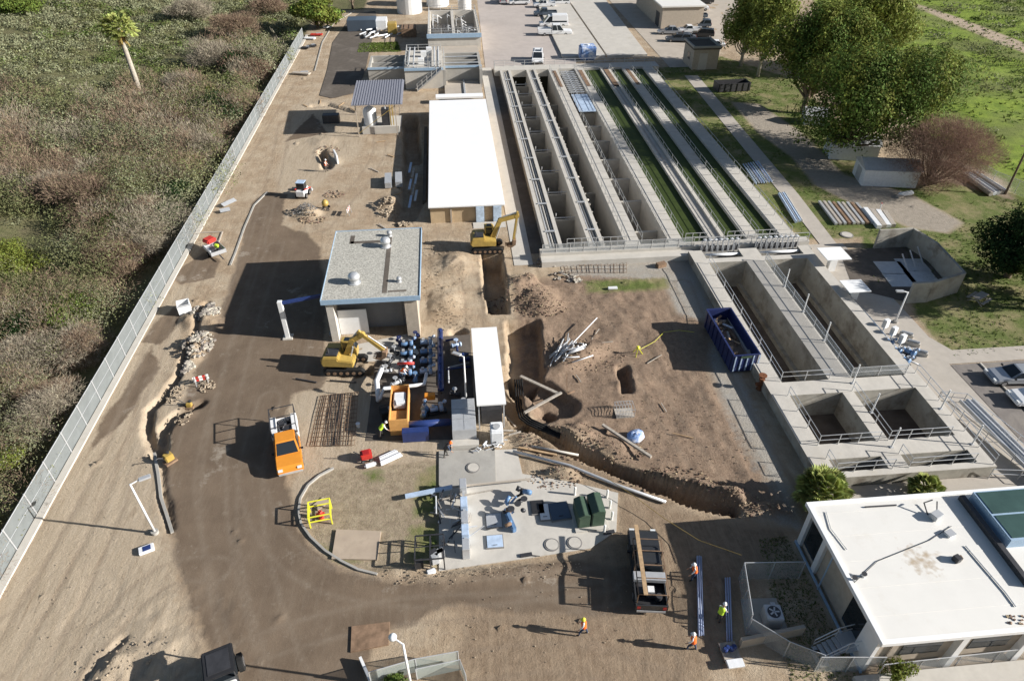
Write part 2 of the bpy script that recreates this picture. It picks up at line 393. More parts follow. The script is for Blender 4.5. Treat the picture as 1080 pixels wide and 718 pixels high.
# heights
H = .05*fbm(GX, GY, 2.2, 3)+.05*fbm(GX, GY, 9, 5)
H *= np.clip(1.2-np.clip(M_road, 0, 1)*.8, .3, 1)
rough = np.clip(M_brown+.3, 0, 1)
H += rough*(.34*fbm(GX, GY, 2.6, 9)+.22*fbm(GX, GY, 1.0, 12, 3))
lo = np.clip((-5-GX)/3, 0, 1)*np.clip((30-GY)/4, 0, 1)
H += lo*.10*np.clip(1-np.hypot(GX+19, GY-23.5)/6, 0, 1)*(1+3.5*fbm(GX, GY, .9, 33, 5))
# brush slope to the creek and hill, right field
b = np.clip(M_brush, 0, 60); H += -.7*np.clip(b/5, 0, 1)+np.clip(b-14, 0, 50)*.05+np.clip(b/5, 0, 1)*1.6*fbm(GX, GY, 16, 21)
fld = np.clip(M_field/10, 0, 1); H += fld*1.2*fbm(GX, GY, 22, 25)
def mound(px, py, rx, ry, h, rot=0, n=.35):
    global H
    x, y = g(px, py); c, s_ = math.cos(rot), math.sin(rot)
    u = ((GX-x)*c+(GY-y)*s_)/rx; v = (-(GX-x)*s_+(GY-y)*c)/ry
    d = np.sqrt(u*u+v*v); f = np.clip(1-d*(1+n*fbm(GX, GY, 1.6, int(px), 4)*2), 0, 1)
    H = H+h*(f*f*(3-2*f))*(1+n*1.6*fbm(GX, GY, .9, int(py), 3))
def trench(px, w, depth, edge=.2, world=False, wob=.35):
    global H
    d = line_d(GX, GY, px if world else gp(px))+wob*1.9*fbm(GX, GY, 1.9, int(abs(depth)*10), 5)
    H = H+(.28*np.clip(1-(d-w/2)/1.0, 0, 1)*(d > w/2)*(fbm(GX, GY, 1.1, 55, 4)+.22))*(depth > 1.0)
    H = H-depth*np.clip((w/2-d)/edge+.5, 0, 1)
# mounds
mound(548,308,4.6,3.4,1.6); mound(570,322,3.2,2.2,.9); mound(612,378,4.2,1.8,1.0,.5); mound(555,455,1.5,3.,.5)
mound(597,462,3.2,2.0,1.1); mound(588,505,2.6,1.2,.9,.3); mound(640,470,3,1.6,.5,-.5)
mound(725,515,6.,1.2,1.0,-.4); mound(770,528,2.4,1.2,.9); mound(800,538,2.5,1.,.6)
mound(480,278,3,4,.7); mound(470,320,2.5,4,.5); mound(410,215,1.8,2.6,.8); mound(340,150,3,3,.3)
mound(326,225,2.2,1.9,.8,0,.1); mound(212,340,1.8,3.2,.9,1.2); mound(206,370,1.5,2.4,.7); mound(195,435,1.4,1.5,.3)
mound(520,605,9,1.0,.35); mound(430,600,3,.5,.2); mound(150,695,3.0,1.2,.22,.3,1.2); mound(122,704,2.0,.6,.22,.8,1.3); mound(165,703,1.2,.8,.18,0,1.4)
mound(560,300,1.5,1.2,.6); mound(668,405,3.5,.8,.3); mound(585,275,2,1.4,.5)
# trenches and pits
def pit(px, depth, edge=.2, wob=.55):
    global H
    d = gp(px); d = poly_sd(GX, GY, d)+wob*fbm(GX, GY, 1.6, 71, 5)
    H = H+(.25*np.clip(1+d/.9, 0, 1)*(d < 0)*(fbm(GX, GY, 1.0, 57, 4)+.2))-depth*np.clip(d/edge+.5, 0, 1)*(1+.25*fbm(GX, GY, 1.2, 91, 3))
pit([(508,266),(528,268),(534,300),(537,331),(515,331),(510,300)], 2.1); pit([(533,339),(570,338),(573,396),(556,418),(538,400)], 1.5)
trench([(536,395),(540,430),(556,452)], 1.7, 1.6, .22)
trench([(556,448),(600,472),(650,496),(700,516),(745,530),(772,538)], 1.15, 1.8, .18)
trench([(570,410),(592,428)], 2.6, .9, .5); pit([(651,387),(661,386),(667,413),(656,415)], 1.1, wob=.3)
trench([(352,389),(380,392),(412,390)], 1.3, 1.3, .3); trench([(575,435),(562,442)], 1.8, 1.0, .4)
trench([(218,320),(203,360),(188,395),(172,420)], .55, .8, .3); trench([(172,420),(158,432),(155,455),(165,478)], .6, .9, .3); trench([(212,425),(190,436),(172,452),(170,475)], .7, .9, .3)
trench([(484,352),(484,370)], 2., 1.0, .3); trench([(340,160),(345,175)], 1.4, 1.2, .3)
trench([(432,125),(435,165)], 2.4, 2.2, .5); trench([(440,165),(436,205),(428,228)], 3.2, .8, .6)
trench([(130,675),(105,695),(90,715)], .35, .3, .3); trench([(372,118),(345,110),(330,112)], .8, .5, .4)
trench([(170,480),(172,520),(180,558)], .5, .25, .3)
# wheel ruts
for off in (-1.0, 1.0):
    for rut in ([(0,700),(80,560),(150,420),(200,300),(240,230)], [(60,718),(110,620),(140,540),(150,470)], [(640,300),(690,400),(760,500)], [(672,285),(735,400),(790,520)],[(690,560),(700,640),(690,720)],[(600,700),(690,640),(760,560)]):
        pl = [(x+off, y) for x, y in gp(rut)]
        H -= .025*np.clip(1-line_d(GX, GY, pl)/.28, 0, 1)
for k in range(5): # tyre arcs bottom left
    pl = [(g(60+k*9,668-k*2)), g(85+k*9,640), g(92+k*8,618), g(82+k*7,598)]
    H -= .05*np.clip(1-line_d(GX, GY, pl)/.22, 0, 1)
PATH = [(722,80),(736,80),(802,158),(842,205),(886,262),(868,262),(828,210),(787,160)]
FLAT = []                                           # paved sheets keep the soil under them flat
PAVE = [(502,-30),(604,-30),(609,72),(512,72)]
PAVE2 = [(600,-30),(700,-30),(760,70),(610,72)]
PLAZA = [(25.7,27.6),(58,27.6),(44.2,31.0),(44.2,45.6),(44.2,66.5),(39.4,66.5),(39.4,31.3),(25.7,31.3)]
def wflat(poly, z=-.03, m=.6):
    global H
    s_ = poly_sd(GX, GY, poly); k = np.clip(s_/m+1, 0, 1); H = H*(1-k)+z*k
PADS = dict(pad=[g(463,476),g(545,474),g(551,500),g(600,508),g(652,520),g(650,560),g(623,578),g(560,588),g(463,602)],
            pumppad=[(-8.2,39.2),(.6,38.6),(.8,52.5),(-8.0,52.2)])
for q in (gp(PAVE), gp(PAVE2), PADS['pad'], PADS['pumppad'], [(-13,52),(-3.5,52),(-3.5,66),(-13,66)], [(-3.4,74.6),(6.4,74.6),(6.4,137),(-3.4,137)], [(-14.5,119),(8,119),(8,180),(-14.5,180)], [(39.2,27),(75,27),(75,46),(45,46),(45,66),(39.2,66)], [(-16,105),(-8,105),(-8,113),(-16,113)], [(21.5,14),(75,14),(75,27.6),(21.5,27.6)], [(6.0,64),(10,64),(10,136),(6.0,136)], [(8.5,60.5),(27,62.5),(40,64),(40,66),(8.5,66)],[(25,24),(43,24),(43,32),(25,32)], gp(PATH), gp([(396,12),(398,24),(391,48),(386,72),(377,98),(350,104),(337,101),(345,75),(351,45),(366,24),(380,14)])): wflat(q)
TRK = [[(235,718),(215,640),(195,560),(190,500),(215,420),(240,340),(262,270),(275,220)],[(262,722),(240,640),(225,560),(225,480),(245,400),(265,330),(290,260)],[(310,722),(280,640),(262,560),(265,480),(285,420)],[(640,625),(540,640),(440,640),(340,660),(250,690),(200,722)],[(640,610),(520,625),(420,628),(330,610),(280,560),(262,500)],
 [(0,700),(60,600),(110,500),(150,400),(185,310),(215,240),(260,160),(310,80)],[(20,722),(90,600),(140,480),(165,400)],[(60,722),(130,640),(180,600),(230,600)],[(0,640),(50,570),(95,480),(140,380)],[(700,722),(600,690),(500,700),(400,722)],[(560,640),(640,665),(700,700)],[(330,400),(340,340),(345,300)],[(300,130),(290,180),(280,220),(270,260)],[(340,240),(400,170),(400,140)],[(470,250),(500,300),(500,350)],
 [(610,300),(660,340),(690,420),(760,520)],[(700,300),(730,360),(750,420),(810,520)],[(720,300),(760,400),(830,520)]]
RUT = np.zeros(GX.shape)
for q in TRK:
    w_ = gp(q)
    # smooth the polyline
    for _ in range(2):
        w2 = [w_[0]]
        for a_, b_ in zip(w_[:-1], w_[1:]): w2 += [(a_[0]*.75+b_[0]*.25, a_[1]*.75+b_[1]*.25), (a_[0]*.25+b_[0]*.75, a_[1]*.25+b_[1]*.75)]
        w_ = w2+[w_[-1]]
    d_ = line_d(GX, GY, w_); RUT = np.maximum(RUT, np.clip(1-np.abs(d_-.9)/.28, 0, 1))
H -= .014*RUT*(M_road < 0)
# ---- mesh
nx, ny = len(XS), len(YS)
V = np.stack([GX, GY, H], -1).reshape(-1,3)
I = np.arange(nx*ny).reshape(ny, nx)
Q = np.stack([I[:-1,:-1], I[:-1,1:], I[1:,1:], I[1:,:-1]], -1)
cx_ = (XS[:-1]+XS[1:])/2; cy_ = (YS[:-1]+YS[1:])/2; CXX, CYY = np.meshgrid(cx_, cy_)
keep = np.ones(CXX.shape, bool)
for a, b_, c, d in PITS: keep &= ~((CXX > a) & (CXX < b_) & (CYY > c) & (CYY < d))
Q = Q[keep]
me = bpy.data.meshes.new('ground'); me.vertices.add(len(V)); me.vertices.foreach_set('co', V.reshape(-1).astype(np.float32))
me.loops.add(Q.size); me.loops.foreach_set('vertex_index', Q.reshape(-1).astype(np.int32))
me.polygons.add(len(Q)); me.polygons.foreach_set('loop_start', np.arange(0, Q.size, 4, dtype=np.int32))
me.update(calc_edges=True); me.polygons.foreach_set('use_smooth', np.ones(len(Q), bool))
def attr(nm, a): me.attributes.new(nm, 'FLOAT', 'POINT').data.foreach_set('value', np.clip(a, -3, 3).reshape(-1).astype(np.float32))
for nm, a in (('road',M_road),('brown',M_brown),('grav',M_grav),('grass',M_grass),('field',M_field),('pale',M_pale),('brush',M_brush),('isle',M_isle),('drive',M_drive),('rut',RUT),('tan',M_tan)): attr(nm, a)
trk = line_d(GX, GY, gp(TRACK)); attr('track', 2.4-trk)
ground = bpy.data.objects.new('ground', me); COL.objects.link(ground); ground['kind'] = 'structure'
def height(x, y):
    i = int(np.clip(np.searchsorted(YS, y), 0, ny-1)); j = int(np.clip(np.searchsorted(XS, x), 0, nx-1)); return float(H[i, j])
# ---- ground material
m = bpy.data.materials.new('ground_soil'); m.use_nodes = True; nt = m.node_tree; N = nt.nodes; L = nt.links
bs = N['Principled BSDF']; bs.inputs['Roughness'].default_value = .95; bs.inputs['Specular IOR Level'].default_value = .12
tc = N.new('ShaderNodeTexCoord')
def noise(sc, det=6, ro=.6, vec=None):
    n = N.new('ShaderNodeTexNoise'); n.inputs['Scale'].default_value = sc; n.inputs['Detail'].default_value = det; n.inputs['Roughness'].default_value = ro
    L.new(vec or tc.outputs['Object'], n.inputs['Vector']); return n.outputs['Fac']
def mr(v, a, b, c=0., d=1.):
    n = N.new('ShaderNodeMapRange'); n.inputs['From Min'].default_value = a; n.inputs['From Max'].default_value = b; n.inputs['To Min'].default_value = c; n.inputs['To Max'].default_value = d; L.new(v, n.inputs['Value']); return n.outputs['Result']
def mth(op, a, b):
    n = N.new('ShaderNodeMath'); n.operation = op
    for i, v in enumerate((a, b)):
        if isinstance(v, (int,float)): n.inputs[i].default_value = v
        else: L.new(v, n.inputs[i])
    return n.outputs[0]
def mix(f, a, b):
    n = N.new('ShaderNodeMix'); n.data_type = 'RGBA'
    if isinstance(f, (int,float)): n.inputs['Factor'].default_value = f
    else: L.new(f, n.inputs['Factor'])
    for k_, v in (('A',a),('B',b)):
        if isinstance(v, tuple): n.inputs[k_].default_value = (*v, 1)
        else: L.new(v, n.inputs[k_])
    return n.outputs['Result']
nA = noise(.35, 8, .65); nB = noise(1.6, 8, .7); nC = noise(7, 6, .7); nD = noise(.08, 4, .5); nE = noise(28, 4, .7); nF = noise(.22, 9, .72)
mapn = N.new('ShaderNodeMapping'); mapn.inputs['Scale'].default_value = (3.2, .35, 1); mapn.inputs['Rotation'].default_value = (0,0,R(14)); L.new(tc.outputs['Object'], mapn.inputs['Vector'])
nS = noise(1.0, 7, .7, mapn.outputs['Vector']); nSn = nS.node; nSn.inputs['Distortion'].default_value = .8; nS.node.inputs['Detail'].default_value = 5
mapt = N.new('ShaderNodeMapping'); mapt.inputs['Scale'].default_value = (.9,.12,1); mapt.inputs['Rotation'].default_value = (0,0,R(-24)); L.new(tc.outputs['Object'], mapt.inputs['Vector']); nT = noise(1.3, 4, .6, mapt.outputs['Vector']); nT.node.inputs['Distortion'].default_value = 1.6
def mask(nm, amp=1.6, soft=.35, off=0., src=None):
    a = N.new('ShaderNodeAttribute'); a.attribute_name = nm
    w = mth('ADD', a.outputs['Fac'], mth('MULTIPLY', mth('SUBTRACT', src or nB, .5), amp)); return mr(mth('ADD', w, off), -soft, soft)
soil = mix(mr(nB, .3, .7), (.28,.205,.135), (.42,.325,.225))
soil = mix(mr(nA, .42, .62), soil, mix(mr(nC, .3, .7), (.37,.295,.205), (.50,.41,.305)))
soil = mix(mr(nS, .5, .72, 0, .45), soil, (.22,.165,.115))
pale = mix(mr(nS, .3, .7), (.365,.295,.21), (.465,.385,.29)); pale = mix(mr(nC, .4, .75, 0, .35), pale, (.31,.235,.155))
col = mix(mask('pale', 2.2, .5), soil, pale); col = mix(mr(nT, .56, .66, 0, .45), col, (.27,.205,.14))
brown = mix(mr(nB, .3, .7), (.17,.118,.082), (.285,.205,.145)); brown = mix(mr(nC, .45, .7, 0, .5), brown, (.33,.255,.19)); brown = mix(mr(nS, .55, .7, 0, .5), brown, (.13,.09,.065))
gravc = mix(mr(nC, .3, .7), (.25,.235,.21), (.42,.395,.35)); gravc = mix(mr(nA, .4, .65, 0, .6), gravc, (.34,.285,.22))
tanc = mix(mr(nB, .3, .7), (.19,.137,.092), (.30,.225,.155)); tanc = mix(mr(nS, .45, .7, 0, .5), tanc, (.36,.28,.195))
col = mix(mask('tan', 2.6, .6, 0, nA), col, tanc)
col = mix(mask('grav', 2., .4), col, gravc); col = mix(mask('brown', 2.4, .5), col, brown)
road = mix(mr(nA, .35, .65), (.145,.106,.074), (.20,.15,.106)); road = mix(mr(nS, .5, .75, 0, .4), road, (.24,.195,.145)); road = mix(mr(nB, .58, .7, 0, .45), road, (.31,.26,.20)); road = mix(mr(nF, .60, .68, 0, .8), road, (.40,.35,.285)); road = mix(mr(nD, .35, .6, 0, .35), road, (.125,.095,.07))
ru = N.new('ShaderNodeAttribute'); ru.attribute_name = 'rut'; rf_ = mth('MULTIPLY', ru.outputs['Fac'], mr(nB, .3, .7, .15, .7))
col = mix(rf_, col, (.24,.185,.135)); col = mix(mask('road', 2.6, .2, 0, mth('ADD', mth('MULTIPLY', nA, .75), mth('MULTIPLY', nB, .25))), col, mix(mth('MULTIPLY', rf_, .6), road, (.27,.225,.175)))
isl = mix(mr(nB, .35, .65), (.24,.185,.13), (.38,.31,.22)); isl = mix(mr(nC, .5, .7, 0, .45), isl, (.13,.14,.045))
col = mix(mask('isle', .2, .15), col, isl)
gr = mix(mr(nC, .3, .7), (.075,.10,.028), (.15,.18,.055)); gr = mix(mr(nA, .44, .64, 0, .85), gr, (.27,.225,.125))
col = mix(mask('grass', 1.8, .35), col, gr); col = mix(mask('drive', 1.4, .4), col, mix(mr(nB, .3, .7), (.27,.235,.19), (.36,.315,.26)))
fg = mix(mr(nA, .35, .65), (.13,.19,.028), (.24,.31,.05)); fg = mix(mr(nD, .4, .6, 0, .7), fg, (.15,.155,.065)); fg = mix(mr(nB, .5, .75, 0, .6), fg, (.055,.075,.022))
col = mix(mask('field', 3, .6), col, fg); col = mix(mask('track', .8, .5), col, (.40,.32,.24))
br = mix(mr(nB, .3, .7), (.095,.10,.045), (.18,.17,.085)); br = mix(mr(nA, .45, .65, 0, .5), br, (.17,.135,.09)); col = mix(mask('brush', .8, .5), col, br)
hv = N.new('ShaderNodeHueSaturation'); hv.inputs['Saturation'].default_value = 1.0; L.new(mr(nE, .3, .7, .85, 1.15), hv.inputs['Value']); L.new(col, hv.inputs['Color']); L.new(hv.outputs['Color'], bs.inputs['Base Color'])
bmp = N.new('ShaderNodeBump'); bmp.inputs['Distance'].default_value = .10
L.new(mth('ADD', mth('MULTIPLY', nC, .5), mth('ADD', mth('MULTIPLY', nB, .9), mth('MULTIPLY', nE, .22))), bmp.inputs['Height'])
ar = N.new('ShaderNodeAttribute'); ar.attribute_name = 'road'; L.new(mr(ar.outputs['Fac'], -.5, .6, .85, .28), bmp.inputs['Strength'])
L.new(bmp.outputs['Normal'], bs.inputs['Normal'])
me.materials.append(m)
# ---- paved sheets
def sheet(name, poly, z, mt, th=.02): return struct(MB().prism(poly, z-th, z), name, mt)
sheet('parking_lot', gp([(503,-2),(602,-2),(608,71),(512,73)]), .012, 'pavement')
sheet('asphalt_road', gp([(396,12),(398,24),(391,48),(386,72),(377,98),(350,104),(337,101),(345,75),(351,45),(366,24),(380,14)]), .05, 'asphalt')
sheet('tank_lid', [(23.5,143),(32.3,143),(32.5,206),(24.3,206)], .35, 'concrete_light', .5)
sheet('tank_lid', [(32.7,143),(41,143),(43,206),(33,206)], .35, 'concrete_light', .5)
sheet('service_yard', [(43.5,135),(52.5,135),(100,240),(44,240)], .012, 'tan_slab')
sheet('concrete_strip', [(6.2,64.6),(8.3,64.6),(8.6,138),(6.6,138)], .016, 'concrete_light')
sheet('shadow_strip', [(8.34,67),(9.9,67),(10.3,137),(8.64,137)], .012, 'asphalt')  # dark sheet painting the shadow of the basin's left wall on the ground
sheet('concrete_plaza', [(25.75,28.2),(56.,28.2),(44.1,31.2),(44.1,44.),(75,44.),(75,45.9),(45.6,45.9),(44.6,48),(44.8,66),(39.55,66),(39.55,31.15),(25.75,31.15)], .03, 'walk')
sheet('car_park', [(44.15,31.3),(56,28.4),(80,28.4),(80,43.9),(44.15,43.9)], .008, 'asphalt_old')
sheet('kerb_strip', [(44.2,31.3),(46.9,31.3),(46.9,43.8),(44.2,43.8)], .02, 'asphalt_old')
sheet('footpath', gp([(722,80),(736,80),(802,158),(842,205),(886,262),(868,262),(828,210),(787,160)]), .02, 'walk')
sheet('process_pad', PADS['pad'], .06, 'concrete_light', .12)
sheet('pump_pad', PADS['pumppad'], -.005, 'asphalt', .05)
sheet('loading_pad', gp([(363,366),(430,352),(442,372),(420,394),(402,380),(364,384)]), .01, 'concrete_light')
sheet('pipe_pad', gp([(463,476),(522,474),(523,510),(463,515)]), .085, 'concrete', .03)
for i, x in enumerate((46.9,)):
    struct(MB().span(46.9,47.05,31.4,43.8,0,.13), 'kerb', 'concrete_light')
lnm = MB()
for y in (34.5,37.2,39.9,42.6): lnm.span(47.1,52.5,y-.05,y+.05,.008,.014)
struct(lnm, 'parking_marking', 'paint_white')
# kerb round the planted island
kp = gp([(352,494),(337,502),(325,512),(317,526),(315,540),(318,553),(328,567),(343,581),(360,592),(378,601),(398,606)])
k = MB()
for a, b2 in zip(kp[:-1], kp[1:]): k.bar((*a,.03), (*b2,.03), .15, .24)
struct(k, 'kerb', 'concrete')
k = MB()
for pl in ([(282,203),(268,217),(258,240),(248,268),(243,280)], [(163,478),(167,500),(170,525),(176,543),(182,562)], [(374,12),(352,25),(340,45),(332,75)]):
    for a, b2 in zip(gp(pl)[:-1], gp(pl)[1:]): k.bar((*a,.02), (*b2,.02), .2, .18)
struct(k, 'kerb', 'concrete')
struct(MB().span(-31.05,-30.5,15,166,-.2,.14), 'fence_plinth', 'concrete_light')

# ================================================================== SKY, SUN, CAMERA
EL, AZ = 23.5, -13.
w = bpy.data.worlds.new('World'); SC.world = w; w.use_nodes = True; wn = w.node_tree.nodes
sky = wn.new('ShaderNodeTexSky'); sky.sky_type = 'NISHITA'; sky.sun_disc = False; sky.sun_elevation = R(EL); sky.sun_rotation = R(90-AZ); sky.dust_density = 1.0
w.node_tree.links.new(sky.outputs[0], wn['Background'].inputs['Color']); wn['Background'].inputs['Strength'].default_value = .05
sl = bpy.data.lights.new('sun', 'SUN'); sl.energy = 5.; sl.angle = R(.5); sl.color = (1., .965, .915)
so = bpy.data.objects.new('sun', sl); COL.objects.link(so)
sdv = Vector((math.cos(R(EL))*math.cos(R(AZ)), math.cos(R(EL))*math.sin(R(AZ)), math.sin(R(EL))))
so.rotation_euler = sdv.to_track_quat('Z', 'Y').to_euler(); so.location = sdv*200
cd = bpy.data.cameras.new('camera'); cam = bpy.data.objects.new('camera', cd); COL.objects.link(cam)
cam.location = (0,0,CAMH); cam.rotation_euler = (math.pi/2-PITCH, 0, YAW); cd.lens = 24; cd.sensor_width = 36; cd.clip_end = 3000; cd.clip_start = .5
SC.camera = cam
SC.view_settings.view_transform = 'Standard'; SC.view_settings.look = 'None'; SC.view_settings.exposure = .84
SC.render.engine = 'CYCLES'; SC.cycles.max_bounces = 6; SC.cycles.transparent_max_bounces = 24
# ================================================================== STRUCTURES
_post = {}
def unit_post(h, r, m):
    k = (round(h,2), r, m)
    if k not in _post:
        mb = MB().tube([(0,0,0),(0,0,h)], r, 6); me = bpy.data.meshes.new('post'); me.from_pydata(mb.v, [], mb.f); me.materials.append(MATS[m]); _post[k] = me
    return _post[k]
def railing(pts, label, h=1.05, step=2.4, r=.035, m='rail', name='railing', cat='railing', panel=None, toe=False, group=None, rails=(1.,.52)):
    pts = [Vector(p) for p in pts]; root = thing(name, label, cat, pts[0], group=group)
    P0 = [p-pts[0] for p in pts]
    for q in rails:
        mb = MB(); mb.tube([p+Vector((0,0,h*q)) for p in P0], r, 6); mb.build('rail', m, root)
    n = 0
    for a, b in zip(P0[:-1], P0[1:]):
        L = (b-a).length; k = max(1, round(L/step))
        for i in range(k+(1 if (b-P0[-1]).length < 1e-4 else 0)):
            if n > 98: break
            o = bpy.data.objects.new('post', unit_post(h, r*1.15, m)); COL.objects.link(o); o.parent = root; o.location = a.lerp(b, i/k); n += 1
    if panel:
        mb = MB()
        for a, b in zip(P0[:-1], P0[1:]): mb.bar(a+Vector((0,0,h*.5)), b+Vector((0,0,h*.5)), .02, h*.94)
        mb.build('mesh_panel', panel, root)
    if toe:
        mb = MB()
        for a, b in zip(P0[:-1], P0[1:]): mb.bar(a+Vector((0,0,.08)), b+Vector((0,0,.08)), .03, .14)
        mb.build('toe_board', m, root)
    return root
ORD = ['first','second','third','fourth','fifth','sixth','seventh','eighth','ninth','tenth','eleventh','twelfth','thirteenth','fourteenth','fifteenth','sixteenth']
# ---- perimeter fence
Y0F, Y1F = 16., 163.
fr = thing('perimeter_fence', 'long grey screened chain-link fence between brush slope and dirt yard', 'fence', (-31.15, Y0F, 0))
n = int((Y1F-Y0F)/3.0)
for i in range(n+1):
    o = bpy.data.objects.new('post', unit_post(2.3, .05, 'galv')); COL.objects.link(o); o.parent = fr; o.location = (.05, i*(Y1F-Y0F)/n, 0)
MB().span(-.012,.012,0,Y1F-Y0F,.06,2.12).build('screen', 'fence_screen', fr)
MB().tube([(.03,0,2.2),(.03,Y1F-Y0F,2.2)], .035, 6).build('top_rail', 'galv', fr)
MB().tube([(.03,0,1.15),(.03,Y1F-Y0F,1.15)], .02, 6).build('middle_rail', 'galv', fr)
# ---- reactor block
rx0, rx1, ry0, ry1 = 9.9, 38.7, 63.9, 137.
re_ = thing('aeration_basin', 'huge open concrete basin of six long parallel channels, three holding green water', 'basin', (9.9, 63.9, 0))
def part(root, mb, name, m, **k): return mb.build(name, m, root, world=True, **k)
ZT = 1.0
WALLS = [(9.9,11.9),(14.9,16.7),(19.1,20.8),(24.1,25.8),(29.0,30.9),(33.2,34.8),(37.3,39.2)]
ch = [(11.9,14.9),(16.7,19.1),(20.8,24.1),(25.8,29.0),(30.9,33.2),(34.8,37.3)]
for i, (a, b) in enumerate(WALLS):
    mb = MB()
    if i in (0, 1, 4):
        mb.span(a, a+.45, 66.3, 132.6, -4.5, ZT); mb.span(b-.45, b, 66.3, 132.6, -4.5, ZT); mb.span(a+.45, b-.45, 66.3, 132.6, -4.5, ZT-(.45 if i < 2 else .25))
    else: mb.span(a, b, 66.3, 132.6, -4.5, ZT)
    part(re_, mb, 'dividing_wall', 'concrete_light')
    for k in range(13):
        y = 68+k*5.2
        if i in (2,3,5,6): part(re_, MB().span(a+.02, b-.02, y, y+.04, ZT, ZT+.006), 'joint', 'asphalt')
part(re_, MB().span(9.2, 40.2, 65.2, 66.28, -4.5, ZT).span(9.2, 26.5, 63.9, 65.2, -.3, ZT-.35), 'front_wall', 'concrete_light')
part(re_, MB().span(26.5, 40.2, 64.3, 65.18, -4.5, .55), 'gate_channel_wall', 'concrete')
part(re_, MB().span(8.9, 40.6, 132.62, 135.6, -.3, ZT+.02), 'back_walkway', 'concrete_light')
part(re_, MB().span(9.9, 9.88+.0, 66.3, 132.6, -.3, ZT).span(9.86, 9.9, 66.3, 132.6, -.3, ZT-.02), 'outer_face', 'concrete')
for i, (a, b) in enumerate(ch):
    part(re_, MB().span(a, b, 66.3, 132.6, -4.6, -4.3), 'channel_floor', 'tank_floor')
for a, ys in ((0, (232,205,182,160,140,125,112,100,90)), (2, (250,217,193,172,152,136,122))):
    x0, x1 = ch[a]
    for yy in ys:
        y = g(590 if a == 0 else 660, yy, -.6)[1]+.0
        part(re_, MB().span(x0+.002, x1-.002, y, y+.3, -4.3, -.7 if a == 0 else -.05), 'baffle_wall', 'concrete' if a == 0 else 'concrete_light')
        if a == 0: part(re_, MB().tube([(x0,y-.2,-.2),(x1,y-.2,-.2)], .06, 6).tube([(x0+.6,y+.1,-.7),(x0+.6,y+.1,.3)], .05, 6).tube([(x1-.6,y+.1,-.7),(x1-.6,y+.1,.1)], .05, 6), 'air_pipe', 'galv')
x0, x1 = ch[1]
for y in (67.5, 84, 97, 108, 119): part(re_, MB().span(x0+.002, x1-.002, y, y+.3, -4.3, -1.2), 'baffle_wall', 'concrete')
for k in range(40):
    y = 67+k*1.62+random.uniform(-.3,.3); part(re_, MB().rock((16.75+random.uniform(-.05,.12), y, .82), random.uniform(.14,.26)), 'broken_edge', 'concrete_light')
# troughs pipes on walls 0, 1
for a, b in (WALLS[0], WALLS[1]):
    for off in (.68, 1.02, 1.35):
        part(re_, MB().tube([(a+off,66.4,.72),(a+off,132.4,.72)], .10, 8), 'air_main', 'concrete_light' if off > .9 else 'galv')
    for k in range(9): part(re_, MB().span(a+.4, b-.4, 70+k*7.1, 70.25+k*7.1, ZT, ZT+.10), 'pipe_bracket', 'galv')
# rusty plates near the far end
for (a, b) in (WALLS[2], WALLS[3], WALLS[4], WALLS[5]):
    part(re_, MB().span(a+.5, b-.45, 122, 131.5, ZT+.004, ZT+.03), 'rusty_plate', 'rusty_steel')
gr_ = MB()
for k in range(12): gr_.span(21.1, 23.8, 119.5+k*1.05, 119.8+k*1.05, .72, .86)
gr_.span(22.3, 22.5, 119, 132.5, .6, .72); part(re_, gr_, 'grating', 'galv')
part(re_, MB().span(21.12, 23.9, 109.5, 117.8, .85, 1.04), 'cover_slab', 'pale_blue', bevel=.03)
part(re_, MB().span(29.2, 29.9, 66.4, 128, ZT-.25, ZT-.22), 'channel_lining', 'concrete')
for i in (3, 4, 5):
    struct(MB().span(ch[i][0]+.003, ch[i][1]-.003, 66.3, 132.58, -.2, .62), 'water', 'water_green')
RL = [('railing along the left pipe wall of the large basin', 10.0), ('railing on concrete wall right of the dark open channel', 21.0), ('railing on wall left of the first green water channel', 25.7), ('railing on pale wall between first and second green channels', 30.6),
      ('railing on wall left of the last green water channel', 34.6), ('railing along the lawn side of the large basin', 38.6), ('railing between the two open channels of the basin', 19.2), ('left railing on wall between open and green channels', 23.9)]
for lb, x in RL:
    if x in (10.0,): continue
    railing([(x,66.8,ZT),(x,131.5,ZT)], 'galvanized '+lb, r=.03)
railing([(9.4,65.3,ZT),(26.4,65.3,ZT)], 'railing with mesh infill along front beam of the basin, left part', step=1.6, panel='chain_link')
railing([(26.6,65.3,ZT),(40.0,65.3,ZT)], 'railing along front beam of the basin above the gates', step=1.6)
railing([(9.0,135.3,ZT),(40.3,135.3,ZT)], 'galvanized railing along the far walkway of the large basin', step=2)
railing([(9.0,132.9,ZT),(9.0,135.3,ZT)], 'short end railing at far left corner of the basin', step=1.2)
railing([(12.3,66.35,ZT),(18.9,66.35,ZT)], 'railing with gate frames across the ends of the open channels', step=.8)
railing([(25.9,66.35,ZT),(28.4,66.35,ZT)], 'short railing across the end of first green channel', step=.8)
railing([(30.8,66.35,ZT),(36.6,66.35,ZT)], 'railing across the ends of the two right green channels', step=.8)
